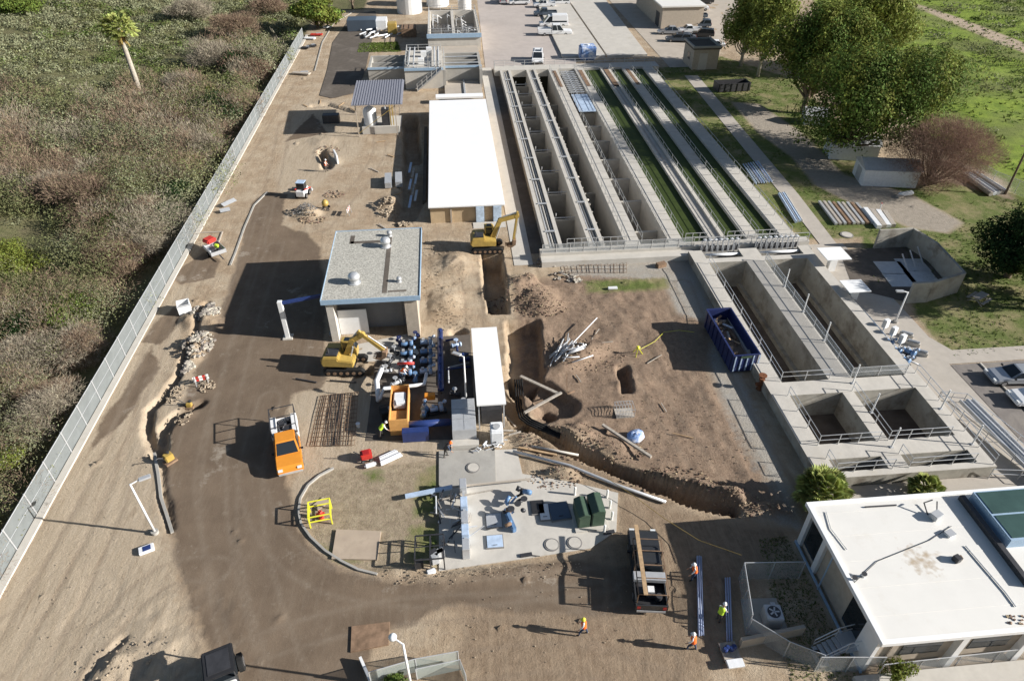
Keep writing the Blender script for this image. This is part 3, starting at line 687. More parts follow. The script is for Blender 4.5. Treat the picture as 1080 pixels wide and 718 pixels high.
# sluice gates
gt = thing('sluice_gate', 'steel sluice gate with handwheel, first from the left in the row before the tanks', 'sluice gate', (27.6,64.75,.55), group='sluice gates between basin and tanks')
MB().bar((-.28,0,0),(-.28,0,1.35),.08).bar((.28,0,0),(.28,0,1.35),.08).bar((-.33,0,1.35),(.33,0,1.35),.10).bar((-.28,-.35,0),(-.28,-.35,.9),.05).bar((.28,-.35,0),(.28,-.35,.9),.05).build('frame', 'galv', gt)
MB().box((0,0,.35),(.5,.05,.7)).build('gate_plate', 'steel_dark', gt)
MB().tube([(0,0,.3),(0,0,1.7)], .03, 6).build('stem', 'alu', gt)
MB().lathe((0,0,1.5), [(.2,0),(.22,.02),(.2,.04)], 12).build('handwheel', 'galv', gt)
xs_ = [27.6+.62*i for i in range(7)]+[33.9+.62*i for i in range(8)]
for i, x in enumerate(xs_[1:]):
    side = 'left' if i < 6 else 'right'; k = (i+1) if i < 6 else i-6
    dup(gt, (x,64.75,.55), 0, 'steel sluice gate with handwheel, %s in the row before the %s tank' % (ORD[k], side))
for (a, b, s_) in ((27.25,31.35,'left'),(33.6,38.2,'right')):
    solo(MB().tube([(a,63.6,.75),(b,63.6,.75)], .16, 10), 'pipe', 'pale_blue' if 0 else 'tarp_white', 'pale round pipe spanning the far end of the %s tank' % s_, 'pipe', smooth=True)
# ---- settling tanks
tk = thing('settling_tank', 'empty concrete settling tanks with dark floors, two long and four short bays', 'tank', (25.7,31.2,0))
TW = [(25.7,27.2,31.2,64.25),(31.4,33.5,41.9,64.25),(38.3,39.5,31.2,64.25),(27.2,31.4,61.6,62.5),(33.5,38.3,61.6,62.5),(27.2,38.3,40.2,41.9),(27.2,38.3,33.0,34.6),(27.2,38.3,31.2,31.8),(31.8,32.8,34.6,40.2),(31.3,32.9,31.8,33.)]
for a, b, c, d in TW:
    inner = not (a in (25.7,38.3) and d > 60)
    part(tk, MB().span(a+(.003 if inner else 0), b-(.003 if inner else 0), c+.003, d-.003, -4, ZT-(.004 if inner else 0)), 'wall', 'tank_wall')
    part(tk, MB().span(a+.0, b-.0, c+.02, d-.02, ZT, ZT+.02), 'coping', 'concrete_light')
part(tk, MB().span(27.2,38.3,41.9,61.6,-2.5,-2.3).span(27.2,38.3,31.8,40.2,-1.8,-1.5), 'tank_floor', 'tank_floor')
part(tk, MB().span(31.0,31.4,41.9,61.6,-2.35,-1.8).span(37.9,38.3,41.9,61.6,-2.35,-1.8), 'floor_bench', 'tank_wall')
part(tk, MB().span(29.2,29.5,41.9,61.6,-2.29,-2.1).span(35.7,36.0,41.9,61.6,-2.29,-2.1), 'floor_rail', 'tank_wall')
Z1 = ZT+.02
railing([(27.1,61.4,Z1),(27.1,42.0,Z1),(31.5,42.0,Z1)], 'aluminium railing round the left side and near end of the left long tank', r=.03, m='alu')
railing([(33.4,61.4,Z1),(33.4,42.0,Z1),(38.4,42.0,Z1)], 'aluminium railing with mesh round the right long tank', r=.03, m='alu', panel='chain_link')
railing([(27.0,40.2,Z1),(27.0,34.5,Z1),(31.9,34.5,Z1)], 'aluminium railing round the left square bay', r=.03, m='alu', step=1.9)
railing([(32.7,40.3,Z1),(32.7,34.5,Z1),(37.7,34.5,Z1)], 'aluminium railing round the right square bay', r=.03, m='alu', step=1.9)
railing([(27.0,33.1,Z1),(27.0,31.7,Z1),(31.5,31.7,Z1)], 'aluminium railing round the narrow bay behind the fan palm', r=.03, m='alu', step=1.5)
railing([(32.8,33.1,Z1),(32.8,31.7,Z1),(37.9,31.7,Z1)], 'aluminium railing round the narrow bay on the right', r=.03, m='alu', step=1.5)
railing([(39.3,42,Z1),(39.3,31.4,Z1)], 'aluminium railing along the right edge of the square bays', r=.03, m='alu', step=1.9)
pole = thing('marker_pole', 'slim white pole on divider wall, farthest from camera', 'pole', (33.5,56.3,Z1), group='slim poles on the tank walls')
MB().tube([(0,0,0),(0,0,2.1)], .06, 8).build('shaft', 'white_paint', pole); MB().box((0,0,.03),(.25,.25,.05)).build('base_plate', 'galv', pole)
for i, (x, y, lb) in enumerate(((33.5,51.8,'second from the far end of divider'),(33.5,47.2,'third from the far end of divider'),(33.2,41.2,'fourth, at end of the long tank divider'),(33.0,37.6,'fifth, beside the right square bay'),(32.6,33.8,'at the near corner of the right square bay'),(38.9,37.5,'at the right edge of the square bay'),(39.0,33.5,'nearest the right corner of tanks'))):
    dup(pole, (x,y,Z1), 0, 'slim white pole, ' + lb)
# ---- long low white roof
wx0, wx1, wy0 = -3.2, 6.05, 75.0; wy1 = g(453,107,2.2)[1]
wb = thing('long_white_building', 'long low building with plain bright white flat roof beside the basins', 'building', (0,wy0,0))
part(wb, MB().span(wx0, wx1, wy0, wy1, 2.12, 2.32), 'roof', 'white_sheet', bevel=.03)
part(wb, MB().span(wx0+.2, wx1-.2, wy0+.35, wy1-.3, -.3, 2.12), 'wall', 'beige_wall')
part(wb, MB().span(wx0+2.6, wx0+2.8, wy0+.2, wy0+.34, 0, 2.1).span(wx0+.1, wx1-.1, wy0+.28, wy0+.345, 1.9, 2.1), 'trim', 'beige_panel')
for x in (wx0+6.2, wx0+8.3): part(wb, MB().span(x-.5, x+.5, wy0-.05, wy0+.33, 0, 2.11), 'wrapped_column', 'wrap_blue', bevel=.04)
part(wb, MB().span(wx0+6.8, wx0+7.75, wy0+.32, wy0+.345, .1, 2.0), 'door', 'wood')
part(wb, MB().span(wx0-.9, wx0-.45, wy0+6, wy1-6, -.3, .25), 'footing', 'asphalt')
part(wb, MB().span(wx0+5.3, wx1, wy0-1.6, wy0-.1, 0, .06), 'door_slab', 'concrete_light')
solo(MB().span(-2.2,5.9,117.8,119.5,.9,1.2), 'roof_slab', 'white_sheet', 'narrow white slab roof behind the long white building', 'roof')
# ---- gravel roofed control building
gx0, gx1, gy0, gy1 = -12.6, -3.7, 52.4, 65.3
gb = thing('control_building', 'square building with grey gravel roof and blue fascia in the yard', 'building', (-8.1,59,0))
part(gb, MB().span(gx0, gx1, gy0, gy1, 4.62, 4.78), 'roof', 'gravel_roof')
fa = MB()
for a in ((gx0-.06,gx1+.06,gy0-.06,gy0),(gx0-.06,gx1+.06,gy1,gy1+.06),(gx0-.06,gx0,gy0,gy1),(gx1,gx1+.06,gy0,gy1)): fa.span(*a, 4.36, 4.86)
part(gb, fa, 'fascia', 'blue_trim')
part(gb, MB().span(gx0+.6, gx1-.45, gy0+2.2, gy1-.4, -.2, 4.6), 'wall', 'grey_wall')
part(gb, MB().span(gx0+.3, gx0+.95, gy0+.15, gy0+2.15, 0, 4.6), 'fin_wall', 'concrete_light')
part(gb, MB().span(gx1-1.45, gx1-.3, gy0+.15, gy0+2.19, -.2, 4.6), 'corner_pier', 'beige_panel')
part(gb, MB().span(gx0+1.0, gx0+3.7, gy0+1.2, gy0+1.3, 0, 2.8), 'white_panel', 'white_paint')
part(gb, MB().span(gx0+4.2, gx0+7.0, gy0+2.14, gy0+2.19, 0, 3.1), 'roller_door', 'grey_wall')
part(gb, MB().span(gx0-.1, gx0+.25, gy0+1.0, gy1-1, -.1, .25), 'plinth', 'concrete')
patch = MB()
for a in ((-7.15,-6.7,53.2,63.9),(-10.9,-6.9,62.6,63.1),(-11.0,-10.55,62.6,64.3),(-6.6,-4.9,53.3,53.6)): patch.span(*a, 4.781, 4.79)
part(gb, patch, 'roof_walkway', 'asphalt')
def vent(px, py, r, h, lb, big=True):
    x, y = g(px, py, 4.78); v = thing('roof_vent', lb, 'roof vent', (x,y,4.78))
    MB().lathe((0,0,0), [(r*.85,0),(r*.8,.1),(r*.75,h*.45),(r,h*.5),(r*1.02,h*.75),(r*.8,h*.95),(r*.2,h)], 18).build('hood', 'galv' if not big else 'alu', v, smooth=True)
    MB().cyl((0,0,-.0), r*1.1, .06, 16).build('flange', 'galv', v)
    return v
vent(407,260,.5,1.0,'large round metal vent near the far edge of gravel roof'); vent(374,298,.55,1.0,'large round metal vent near the front left of gravel roof')
vent(411,249,.26,.6,'small round vent behind the large one on gravel roof', 0); vent(421,297,.24,.5,'small round vent near the front right of gravel roof', 0)
# wall-mounted jib crane left of it
jb = thing('jib_crane', 'white steel column with blue beam at the left of gravel roof building', 'crane', (-16.6,53.6,0))
MB().box((0,0,2.1),(.42,.42,4.2)).build('column', 'white_paint', jb, bevel=.02)
MB().box((0,0,.06),(.9,.9,.12)).build('base', 'concrete_light', jb)
MB().bar((.1,0,4.0),(4.0,.5,4.3),.22,.28).build('beam', 'pipe_blue', jb)
# ---- small white canopy
cn = thing('white_canopy', 'narrow long white roof panel over the pump area', 'canopy', (2,44.4,0))
part(cn, MB().span(.85,3.15,39.3,49.4,2.9,3.04), 'roof', 'white_sheet')
for x in (1.0,3.0):
    for y in (39.7,44.4,49.1): part(cn, MB().bar((x,y,-.3),(x,y,2.9),.1), 'post', 'galv')
part(cn, MB().span(1.2,2.9,40.2,48.8,0,1.6), 'equipment_cabinet', 'steel_dark')
# ---- carport roof over machinery
cp = thing('carport', 'open shed with ribbed grey metal roof and concrete kerb', 'shelter', (-11,108,0))
cx0, cx1, cy0, cy1 = -14.6, -7.0, 103.8, 114.2
rf = MB()
nr = 20
for i in range(nr):
    xa = cx0+(cx1-cx0)*i/nr; xb = cx0+(cx1-cx0)*(i+.55)/nr; xc = cx0+(cx1-cx0)*(i+1)/nr
    rf.add([(xa,cy0,5.1),(xb,cy0,5.1),(xb,cy1,5.5),(xa,cy1,5.5),(xa,cy0,5.0),(xb,cy0,5.0),(xb,cy1,5.4),(xa,cy1,5.4)], [(0,1,2,3),(4,7,6,5),(0,4,5,1),(1,5,6,2),(2,6,7,3),(3,7,4,0)])
rf.add([(cx0,cy0,4.98),(cx1,cy0,4.98),(cx1,cy1,5.38),(cx0,cy1,5.38),(cx0,cy0,4.93),(cx1,cy0,4.93),(cx1,cy1,5.33),(cx0,cy1,5.33)], [(0,1,2,3),(4,7,6,5),(0,4,5,1),(1,5,6,2),(2,6,7,3),(3,7,4,0)])
part(cp, rf, 'roof', 'metal_roof')
for x in (cx0+.5, cx1-1.2):
    for y in (cy0+.5, cy1-.5): part(cp, MB().bar((x,y,0),(x,y,4.93),.14), 'post', 'beige_panel')
part(cp, MB().bar((cx0+.5,cy0+.5,.5),(cx1-1.2,cy0+.5,4.6),.06), 'brace', 'yellow')
part(cp, MB().span(cx0+1.0, cx1-.9, 105.2, 105.6, 0, 1.15).span(cx0+.8, cx1-.8, 105.6, 112.5, 0, .2), 'kerb_wall', 'concrete_light')
tn = thing('chemical_tank', 'white round tank under the ribbed metal roof', 'tank', (-12.6,109,.2)); MB().lathe((0,0,0), [(1,0),(1.05,.3),(1.05,2.3),(.7,2.7),(.2,2.8)], 18).build('shell', 'tarp_white', tn, smooth=True); MB().cyl((0,0,2.8), .25, .1).build('lid', 'galv', tn)
tn = thing('mixer_machine', 'dark tall machine with yellow guard under the ribbed metal roof', 'machine', (-10.1,108.5,.2)); MB().span(-.6,.6,-.8,.8,0,2.6).build('body', 'steel_dark', tn, bevel=.05); MB().bar((.8,-.8,0),(.8,-.8,3.4),.14).bar((1.2,-.8,0),(1.2,-.8,3.4),.14).build('guard', 'yellow', tn); MB().tube([(0,0,2.6),(0,0,3.6),(1,.3,3.8)], .15, 8).build('duct', 'galv', tn)
# ---- far process structures
fs = thing('process_tank_block', 'group of concrete process basins with railed decks beyond the metal roofed shed', 'basin', (-3,140,0))
part(fs, MB().span(-14.2,-13.8,128.8,136.5,0,3.2).span(-8,-7.6,128.8,136.5,0,3.2).span(-13.8,-8,128.8,129.3,0,3.2).span(-13.8,-8,136,136.5,0,3.2).span(-13.8,-8,132.4,132.7,0,3.0).span(-13.8,-8,129.3,136,.3,.5), 'low_basin', 'concrete')
part(fs, MB().span(-7.58,-.8,126.5,138,-.1,3.6), 'deck_block', 'concrete_light')
part(fs, MB().span(-.78,-.3,126.5,137.5,0,3.1).span(5.8,6.3,126.5,137.5,0,3.1).span(-.3,5.8,129.0,129.4,0,3.1).span(-.3,5.8,137.1,137.5,0,3.1).span(-.3,5.8,133,133.3,0,3.0).span(-.3,5.8,129.4,137.1,.5,.7), 'channel_basin', 'concrete')
part(fs, MB().span(-.6,6.0,119.8,128.8,-.05,.5), 'front_slab', 'tan_slab')
part(fs, MB().span(-3.2,6.6,138.2,150.4,-.05,1.0), 'rear_slab', 'tan_slab')
part(fs, MB().span(-14.25,-7.5,128.65,128.79,2.9,3.25).span(-7.6,-.7,126.3,126.49,3.2,3.65).span(-.7,6.35,128.85,128.99,2.8,3.15), 'blue_edge', 'blue_trim')
part(fs, MB().add([(-5.5,126.3,0),(-5.5,124.9,0),(-1.0,124.9,3.5),(-1.0,126.3,3.5),(-5.5,126.3,.3),(-5.5,124.9,.3),(-1.0,124.9,3.8),(-1.0,126.3,3.8)], [(0,1,2,3),(4,7,6,5),(0,4,5,1),(1,5,6,2),(2,6,7,3),(3,7,4,0)]), 'stair', 'rail')
tb = MB().span(-3.6,-3.1,150.5,172,0,3.3).span(6.8,7.3,150.5,172,0,3.3).span(-3.1,6.8,150.5,151.2,0,3.3).span(-3.1,6.8,171.4,172,0,3.3).span(1.5,2.1,151.2,171.4,0,3.2).span(-3.1,6.8,151.2,171.4,.2,.4)
part(fs, tb, 'filter_basin', 'concrete_light'); part(fs, MB().span(-3.8,7.5,150.2,150.49,2.6,3.4), 'blue_edge', 'blue_trim')
for x_ in (-6.8,-5.9,-2.2,-1.5): part(fs, MB().tube([(x_,127,3.6),(x_,127.3,4.3),(x_,137.2,4.3)], .14, 8), 'deck_pipe', 'galv')
for x_, y_ in ((-4.6,129),(-4.2,133.5),(-3.2,136)): part(fs, MB().box((x_,y_,4.1),(1.0,1.0,1.0)), 'deck_cabinet', 'white_paint')
for y_ in (130.5,134.5): part(fs, MB().tube([(-.3,y_,3.2),(5.8,y_,3.2)], .12, 8), 'cross_pipe', 'galv')
part(fs, MB().bar((2.9,119.8,.6),(2.9,128.8,.6),.3,.2), 'slab_pipe', 'galv')
random.seed(5)
for k in range(26):
    x = random.choice((-2.6,-1.5,-.4,.7,2.6,3.8,5,6.2)); y = random.uniform(152,171)
    part(fs, MB().tube([(x,y,.4),(x,y,2.6+random.random()),(x+.9,y,2.8)], .12, 6), 'pipe_riser', random.choice(['galv','white_paint','steel_dark']))
railing([(-3.4,150.8,3.3),(7.1,150.8,3.3),(7.1,171.6,3.3),(-3.4,171.6,3.3),(-3.4,150.8,3.3)], 'railing round the top of the far filter basin', r=.05)
railing([(-7.4,126.7,3.6),(-1.0,126.7,3.6)], 'railing at the front edge of the raised concrete deck', r=.05)
railing([(-7.4,126.7,3.6),(-7.4,137.8,3.6),(-1.0,137.8,3.6)], 'railing along the left and back of the raised concrete deck', r=.05)
railing([(-5.5,124.9,.3),(-1.0,124.9,3.8)], 'sloping stair rail up to the raised concrete deck', r=.05, step=1.2)
railing([(-.5,126.6,3.1),(-.5,137.4,3.1)], 'railing beside the two narrow channels of the far basin', r=.05)
# ---- far tanks, buildings
def cyl_tank(x, y, r, h, lb, m='white_paint'):
    t = thing('storage_tank', lb, 'tank', (x,y,0)); MB().lathe((0,0,0), [(r,0),(r,h),(r*.6,h+.5),(.1,h+.7)], 24).build('shell', m, t, smooth=False)
    MB().tube([(r+.1,0,0),(r+.1,0,h)], .1, 6).build('downpipe', 'galv', t); MB().lathe((0,0,h-.15), [(r+.05,0),(r+.05,.12)], 24).build('rim_band', 'galv', t)
cyl_tank(-8.5,186,3.0,7,'left white cylindrical tank at the far end of the yard'); cyl_tank(-1.5,193,2.8,7,'right white cylindrical tank at the far end of the yard'); cyl_tank(5.2,186,1.6,4,'small white cylindrical tank beside the far parking lot')
solo(MB().span(-22,-15.5,168,172,0,2.4), 'office_trailer', 'car_grey', 'dark blue trailer box by the curved asphalt road', 'trailer', bevel=.1)
solo(MB().span(-12.8,-10.8,165,167.5,0,2.2), 'generator', 'yellow', 'yellow machine cabinet beside the far trailer', 'machine', bevel=.1)
solo(MB().span(-16,-13.2,169,173,0,2.0), 'container', 'white_paint', 'white container box between trailer and yellow cabinet', 'container', bevel=.05)
solo(MB().span(-9.6,-6.4,162,166,0,1.8), 'crate_box', 'rusty_steel', 'brown skip box below the white tanks', 'skip', bevel=.05)
bd = thing('warehouse', 'beige flat roofed building at the far end behind the white pickup', 'building', (55,178,0))
part(bd, MB().span(49.4,59,164,188,0,4.6), 'wall', 'beige_panel'); part(bd, MB().span(49.0,59.4,163.6,188.4,4.6,4.9), 'roof', 'white_roof'); part(bd, MB().span(49.34,49.4,166,169,0,3), 'door', 'steel_dark')
bd = thing('pump_house', 'small square concrete pump house with flat roof near the lawn', 'building', (50,123,0))
part(bd, MB().span(47.2,52.2,133,139,0,3.7), 'wall', 'beige_panel'); part(bd, MB().span(47.,52.4,132.8,139.2,3.7,4.0), 'roof', 'asphalt'); part(bd, MB().span(48.4,50.0,132.93,133,0,3.), 'roller_door', 'concrete_light'); part(bd, MB().span(47.14,47.2,135,136.2,1.4,2.6), 'window', 'glass')
pr_ = MB()
for a in ((47,52.4,132.8,133.1),(47,52.4,138.9,139.2),(47,47.3,133.1,138.9),(52.1,52.4,133.1,138.9)): pr_.span(*a, 4.0, 4.35)
part(bd, pr_, 'parapet', 'concrete')
# shelters by the trees
def shed(px, py, L, W_, h, lb, rz=0):
    x, y = g(px, py); s_ = thing('storage_shed', lb, 'shed', (x,y,0), rz)
    MB().span(0,L,0,W_,0,h).build('wall', 'tarp_white', s_)
    MB().add([(-.2,-.2,h),(L+.2,-.2,h),(L+.2,W_+.2,h),(-.2,W_+.2,h),(-.2,W_/2,h+.9),(L+.2,W_/2,h+.9)], [(0,1,5,4),(2,3,4,5),(0,4,3),(1,2,5),(0,3,2,1)]).build('roof', 'galv', s_)
    MB().span(-.03,0,W_*.3,W_*.7,0,h*.8).build('door', 'galv', s_)
shed(874,168,6.5,4,2.3,'low pale shed under the big trees, nearer the basin',-.25); shed(908,196,7,4.2,2.3,'low pale shed under the trees, nearer the bare tree',-.2); shed(848,132,3.2,3,1.6,'small dark shed half under the large green tree',-.25)
# ---- bottom right office
ob = thing('office_building', 'office building with large flat white roof and recessed windows', 'building', (30,22,0))
ox0, ox1, oy0, oy1, oz = 22.1, 52, 17.45, 27.15, 3.5
part(ob, MB().span(ox0, ox1, oy0, oy1, oz, oz+.2), 'roof', 'white_roof')
ed = MB()
for a in ((ox0-.05,ox1,oy0-.05,oy0+.22),(ox0-.05,ox1,oy1-.22,oy1+.05),(ox0-.05,ox0+.22,oy0+.22,oy1-.22)): ed.span(*a, oz-.02, oz+.3)
part(ob, ed, 'parapet', 'white_sheet', bevel=.02)
part(ob, MB().span(ox0+.35, ox1, oy0+.6, oy1-.4, -.2, oz), 'wall', 'beige_panel')
for a in ((ox0+.12, ox0+.36, oy1-2.9, oy1-2.5),(ox0+.1, ox0+.34, oy0+.3, oy0+1.6),(ox0+.12,ox0+.36,oy1-.75,oy1-.35)): part(ob, MB().span(*a, 0, oz-.02), 'pier', 'white_paint')
for i, (a, b) in enumerate(((oy1-2.4,oy1-.8),(oy0+1.8,oy0+3.4))): part(ob, MB().span(ox0+.30, ox0+.345, a, b, .5, 3.3), 'window', 'glass')
part(ob, MB().span(ox0+.0, ox0+.1, oy0+.2, oy1-.3, .0, .18).tube([(ox0-.05,oy1-4,.05),(ox0-.05,oy1-4,3.5)], .05, 8), 'skirting', 'blue_trim')
for i in range(6):
    x = ox0+1.4+i*4.2
    w_ = part(ob, MB().span(x, x+3.6, oy0+.5, oy0+.58, .6, 3.0), 'window_bay', 'beige_panel'); MB().add([], [])
    part(ob, MB().span(x+3.65, x+4.05, oy0+.1, oy0+.5, 0, oz-.02), 'pier', 'white_paint')
    part(w_, MB().span(x+.6, x+3.0, oy0+.45, oy0+.495, 1.3, 2.4), 'window', 'glass')
part(ob, MB().span(ox0-.6, ox1, oy0-1.2, oy0-.05, -.1, .35), 'front_ledge', 'concrete_light')
for i in range(5): part(ob, MB().span(ox0+.3, 31.5, oy0+1.6+i*1.8, oy0+1.64+i*1.8, oz+.2, oz+.212), 'roof_seam', 'white_roof')
# skylight
skx = 31.4
sk = thing('roof_skylight', 'raised dark green glazed panel on the white office roof', 'skylight', (skx+1.0,24.6,oz+.2))
MB().span(0.6,9,-1.9,1.9,0,.75).build('frame', 'blue_trim', sk)
MB().span(.75,9,-1.75,-.05,.752,.79).span(.75,9,.1,1.8,.752,.79).build('panel', 'green_glass', sk)
MB().span(-.1,.22,-4.6,2.0,0,.4).build('side_gutter', 'steel_dark', sk)
ZR = oz+.2
def rpt(px, py, dz=0): x, y = g(px, py, ZR); return (x, y, ZR+dz)
ac = thing('roof_fan_unit', 'small grey fan unit with bent frame near the back of the white roof', 'fan unit', rpt(986,546))
MB().box((0,0,.25),(.7,.5,.4), .4).build('body', 'galv', ac, bevel=.02); MB().tube([(-.4,.2,.1),(-.5,.8,.6),(.1,.9,.7)], .05, 6).tube([(.2,.3,.3),(.5,.9,.5)], .04, 6).build('frame', 'steel_dark', ac)
vb = thing('roof_hood', 'small dark box vent on the white roof beside the skylight', 'roof vent', rpt(1008,591)); MB().box((0,0,.2),(.4,.4,.4), .3).build('body', 'steel_dark', vb, bevel=.03); MB().box((.25,.1,.12),(.3,.25,.2)).build('cover', 'rusty_steel', vb)
vb = thing('roof_hood', 'white square roof hatch behind the rusty stain', 'roof vent', rpt(1001,564)); MB().box((0,0,.1),(.5,.4,.2), .3).build('body', 'white_paint', vb, bevel=.03); MB().box((0,0,.22),(.58,.46,.05), .3).build('lid', 'galv', vb)
st_ = MB(); random.seed(3)
solo(MB().tube([rpt(1018,576,.06),rpt(1030,590,.06),rpt(1060,625,.06),rpt(1071,640,.06)], .04, 6), 'conduit', 'galv', 'grey conduit running down the right of the white roof', 'pipe')
solo(MB().tube([rpt(871,540,.06),rpt(876,558,.06),rpt(893,580,.06)], .03, 6), 'conduit', 'galv', 'thin conduit near the left corner of the white roof', 'pipe')
solo(MB().tube([rpt(912,535,.06),rpt(945,533,.06)], .06, 6), 'conduit', 'steel_dark', 'short dark pipe along the back edge of the white roof', 'pipe')
solo(MB().tube([rpt(898,617,.05),rpt(925,592,.05),rpt(980,570,.05),rpt(1003,555,.05)], .02, 6), 'cable', 'steel_dark', 'thin curved cable crossing the white roof', 'cable')
for a, b, lb in ((900,612,'left'),(910,608,'right')):
    v = thing('roof_pipe_cap', 'tiny grey pipe cap at roof edge, %s of the pair' % lb, 'pipe cap', rpt(a,b)); MB().cyl((0,0,0), .1, .3, 8).build('pipe', 'galv', v); MB().cyl((0,0,.3), .16, .06, 8).build('cap', 'steel_dark', v)
ms = MB()
for k in range(26): ms.rock(rpt(1072+random.uniform(-10,22),653+random.uniform(-5,5),.03), random.uniform(.05,.14))
solo(ms, 'leaf_litter', 'soil_clod', 'dark heap of leaf litter at right edge of the roof', 'debris')
# rusty stain sheet material on the roof near (970,590)
rm = MATS['white_roof'].node_tree; n_ = rm.nodes; l_ = rm.links
bsd = n_['Principled BSDF']; src = bsd.inputs['Base Color'].links[0].from_socket
tcx = n_.new('ShaderNodeTexCoord'); vm = n_.new('ShaderNodeVectorMath'); vm.operation = 'DISTANCE'
sx, sy, _ = rpt(972,590); vm.inputs[1].default_value = (sx-30, sy-22, ZR)
l_.new(tcx.outputs['Object'], vm.inputs[0]); nz = n_.new('ShaderNodeTexNoise'); nz.inputs['Scale'].default_value = 2.2; nz.inputs['Detail'].default_value = 8; l_.new(tcx.outputs['Object'], nz.inputs['Vector'])
m1 = n_.new('ShaderNodeMath'); m1.operation = 'MULTIPLY_ADD'; m1.inputs[1].default_value = 4.5; l_.new(nz.outputs['Fac'], m1.inputs[0]); l_.new(vm.outputs['Value'], m1.inputs[2])
m2 = n_.new('ShaderNodeMapRange'); m2.inputs['From Min'].default_value = 2.1; m2.inputs['From Max'].default_value = 3.3; m2.inputs['To Min'].default_value = .75; m2.inputs['To Max'].default_value = 0; l_.new(m1.outputs[0], m2.inputs['Value'])
mx_ = n_.new('ShaderNodeMix'); mx_.data_type = 'RGBA'; mx_.inputs['B'].default_value = (.34,.24,.13,1); l_.new(m2.outputs['Result'], mx_.inputs['Factor']); l_.new(src, mx_.inputs['A']); l_.new(mx_.outputs['Result'], bsd.inputs['Base Color'])
# ---- walled yard enclosure on the right
ew = gp([(925,250),(960,246),(985,262),(1013,296),(973,314)])
ec = thing('concrete_enclosure', 'angular low concrete wall enclosing a dark slab with steel plates', 'enclosure', (*ew[2],0))
mb = MB()
ew2 = gp([(921,262),(956,260),(980,276),(1008,308),(975,318),(955,319)])
for a, b in zip(ew2[:-1], ew2[1:]): mb.bar((*a,1.15),(*b,1.15),.3,2.5)
part(ec, mb, 'wall', 'tank_wall')
part(ec, MB().prism(gp([(885,264),(921,262),(956,260),(980,276),(1008,308),(955,318),(900,305)]), -.02, .05), 'floor', 'asphalt')
for a, b in ((940,283),(962,280),(950,296),(972,293)):
    x, y = g(a, b); part(ec, MB().box((x,y,.075),(3.0,2.6,.05), -.1), 'steel_plate', 'galv')
for a in (958,966,974):
    x, y = g(a, 283-(966-a)*-.5); part(ec, MB().bar((x,y,0),(x-.3,y+1.6,1.4),.1), 'lifting_frame', 'galv')
for (px, py, s_, lb, z) in ((874,285,2.7,'white square shade roof on a post beside the tanks',2.1),(896,318,2.3,'pale square shade roof beside the pumps, nearer the camera',1.9)):
    x, y = g(px, py); c = thing('shade_canopy', lb, 'canopy', (x,y,0))
    MB().box((0,0,z),(s_,s_*.95,.08)).build('roof', 'white_sheet', c); MB().bar((-.3,0,0),(-.3,0,z-.04),.12).bar((.5,.3,0),(.5,.3,z-.04),.08).build('post', 'galv', c); MB().box((.1,0,.7),(.8,.6,1.4)).build('cabinet', 'white_paint', c)
# ================================================================== VEGETATION
random.seed(21)
mat('leaf_light', (.20,.235,.055), .7, var=.25, scale=.35, island=.3)
# palm on the hillside
def palm(name, lb, x, y, h, r_tr, nf, fl, skirt, m='leaf_palm', droop=.5, z0=0, bushy=False):
    root = thing(name, lb, 'palm', (x,y,z0), random.random()); t = MB(); t.smooth = True
    t.tube([(0,0,-.4),(.05,0,h*.3),(-.05,0,h*.7),(0,0,h)], [r_tr*1.25,r_tr,r_tr*.95,r_tr*.9], 10); t.build('trunk', 'bark_pale', root)
    f = MB()
    for k in range(nf):
        a = k*2.4; el = (1-(k/nf)*1.5) if not bushy else (1.35-(k/nf)*1.9)
        d = Vector((math.cos(a)*math.cos(el), math.sin(a)*math.cos(el), math.sin(el)))
        s_ = Vector((-math.sin(a), math.cos(a), 0)); L = fl*random.uniform(.8,1.1); b = Vector((0,0,h))
        st = b+d*L*.15; md = b+d*L*.55
        for j in range(13):                       # fan leaflets
            q = (j-6)/6; dir2 = (d+s_*q*1.05).normalized(); e = md+dir2*L*.5*(1-.25*abs(q))+Vector((0,0,-droop*L*(.12+.2*abs(q)+.12*random.random())))
            wv = (s_*math.cos(q)+Vector((0,0,.3))).normalized()*fl*.075
            f.add([md-d*L*.06, md+dir2*L*.25-wv, e, md+dir2*L*.25+wv], [(0,1,2,3)])
        f.bar(b, md, .03, .03)
    f.build('crown', m, root)
    if skirt:
        q = MB()
        for k in range(70):
            a = random.uniform(0,6.28); z = h-random.uniform(.1,skirt); r1 = r_tr*1.1; e = Vector((math.cos(a)*r1*2.1, math.sin(a)*r1*2.1, z-1.0)); p = Vector((math.cos(a)*r1,math.sin(a)*r1,z)); t_ = Vector((-math.sin(a),math.cos(a),0))*.15
            q.add([p-t_, p+t_, e+t_*.4, e-t_*.4], [(0,1,2,3)])
        q.build('dry_skirt', 'leaf_dry', root)
    return root
x, y = g(152,112,-1.5); palm('palm_tree', 'tall fan palm with bare grey trunk on the brush hillside', x, y, 11.5, .42, 52, 3.0, 2.0, droop=.35, z0=height(x,y))
palm('fan_palm', 'bushy low fan palm between the tanks and white roof', *g(862,532), 1.3, .22, 90, 2.0, .5, m='leaf_palm', bushy=True, droop=.3)
palm('fan_palm', 'small yellowish palm shrub behind the white office roof', *g(972,524), .8, .15, 60, 1.4, .3, m='leaf_palm', bushy=True, droop=.3)
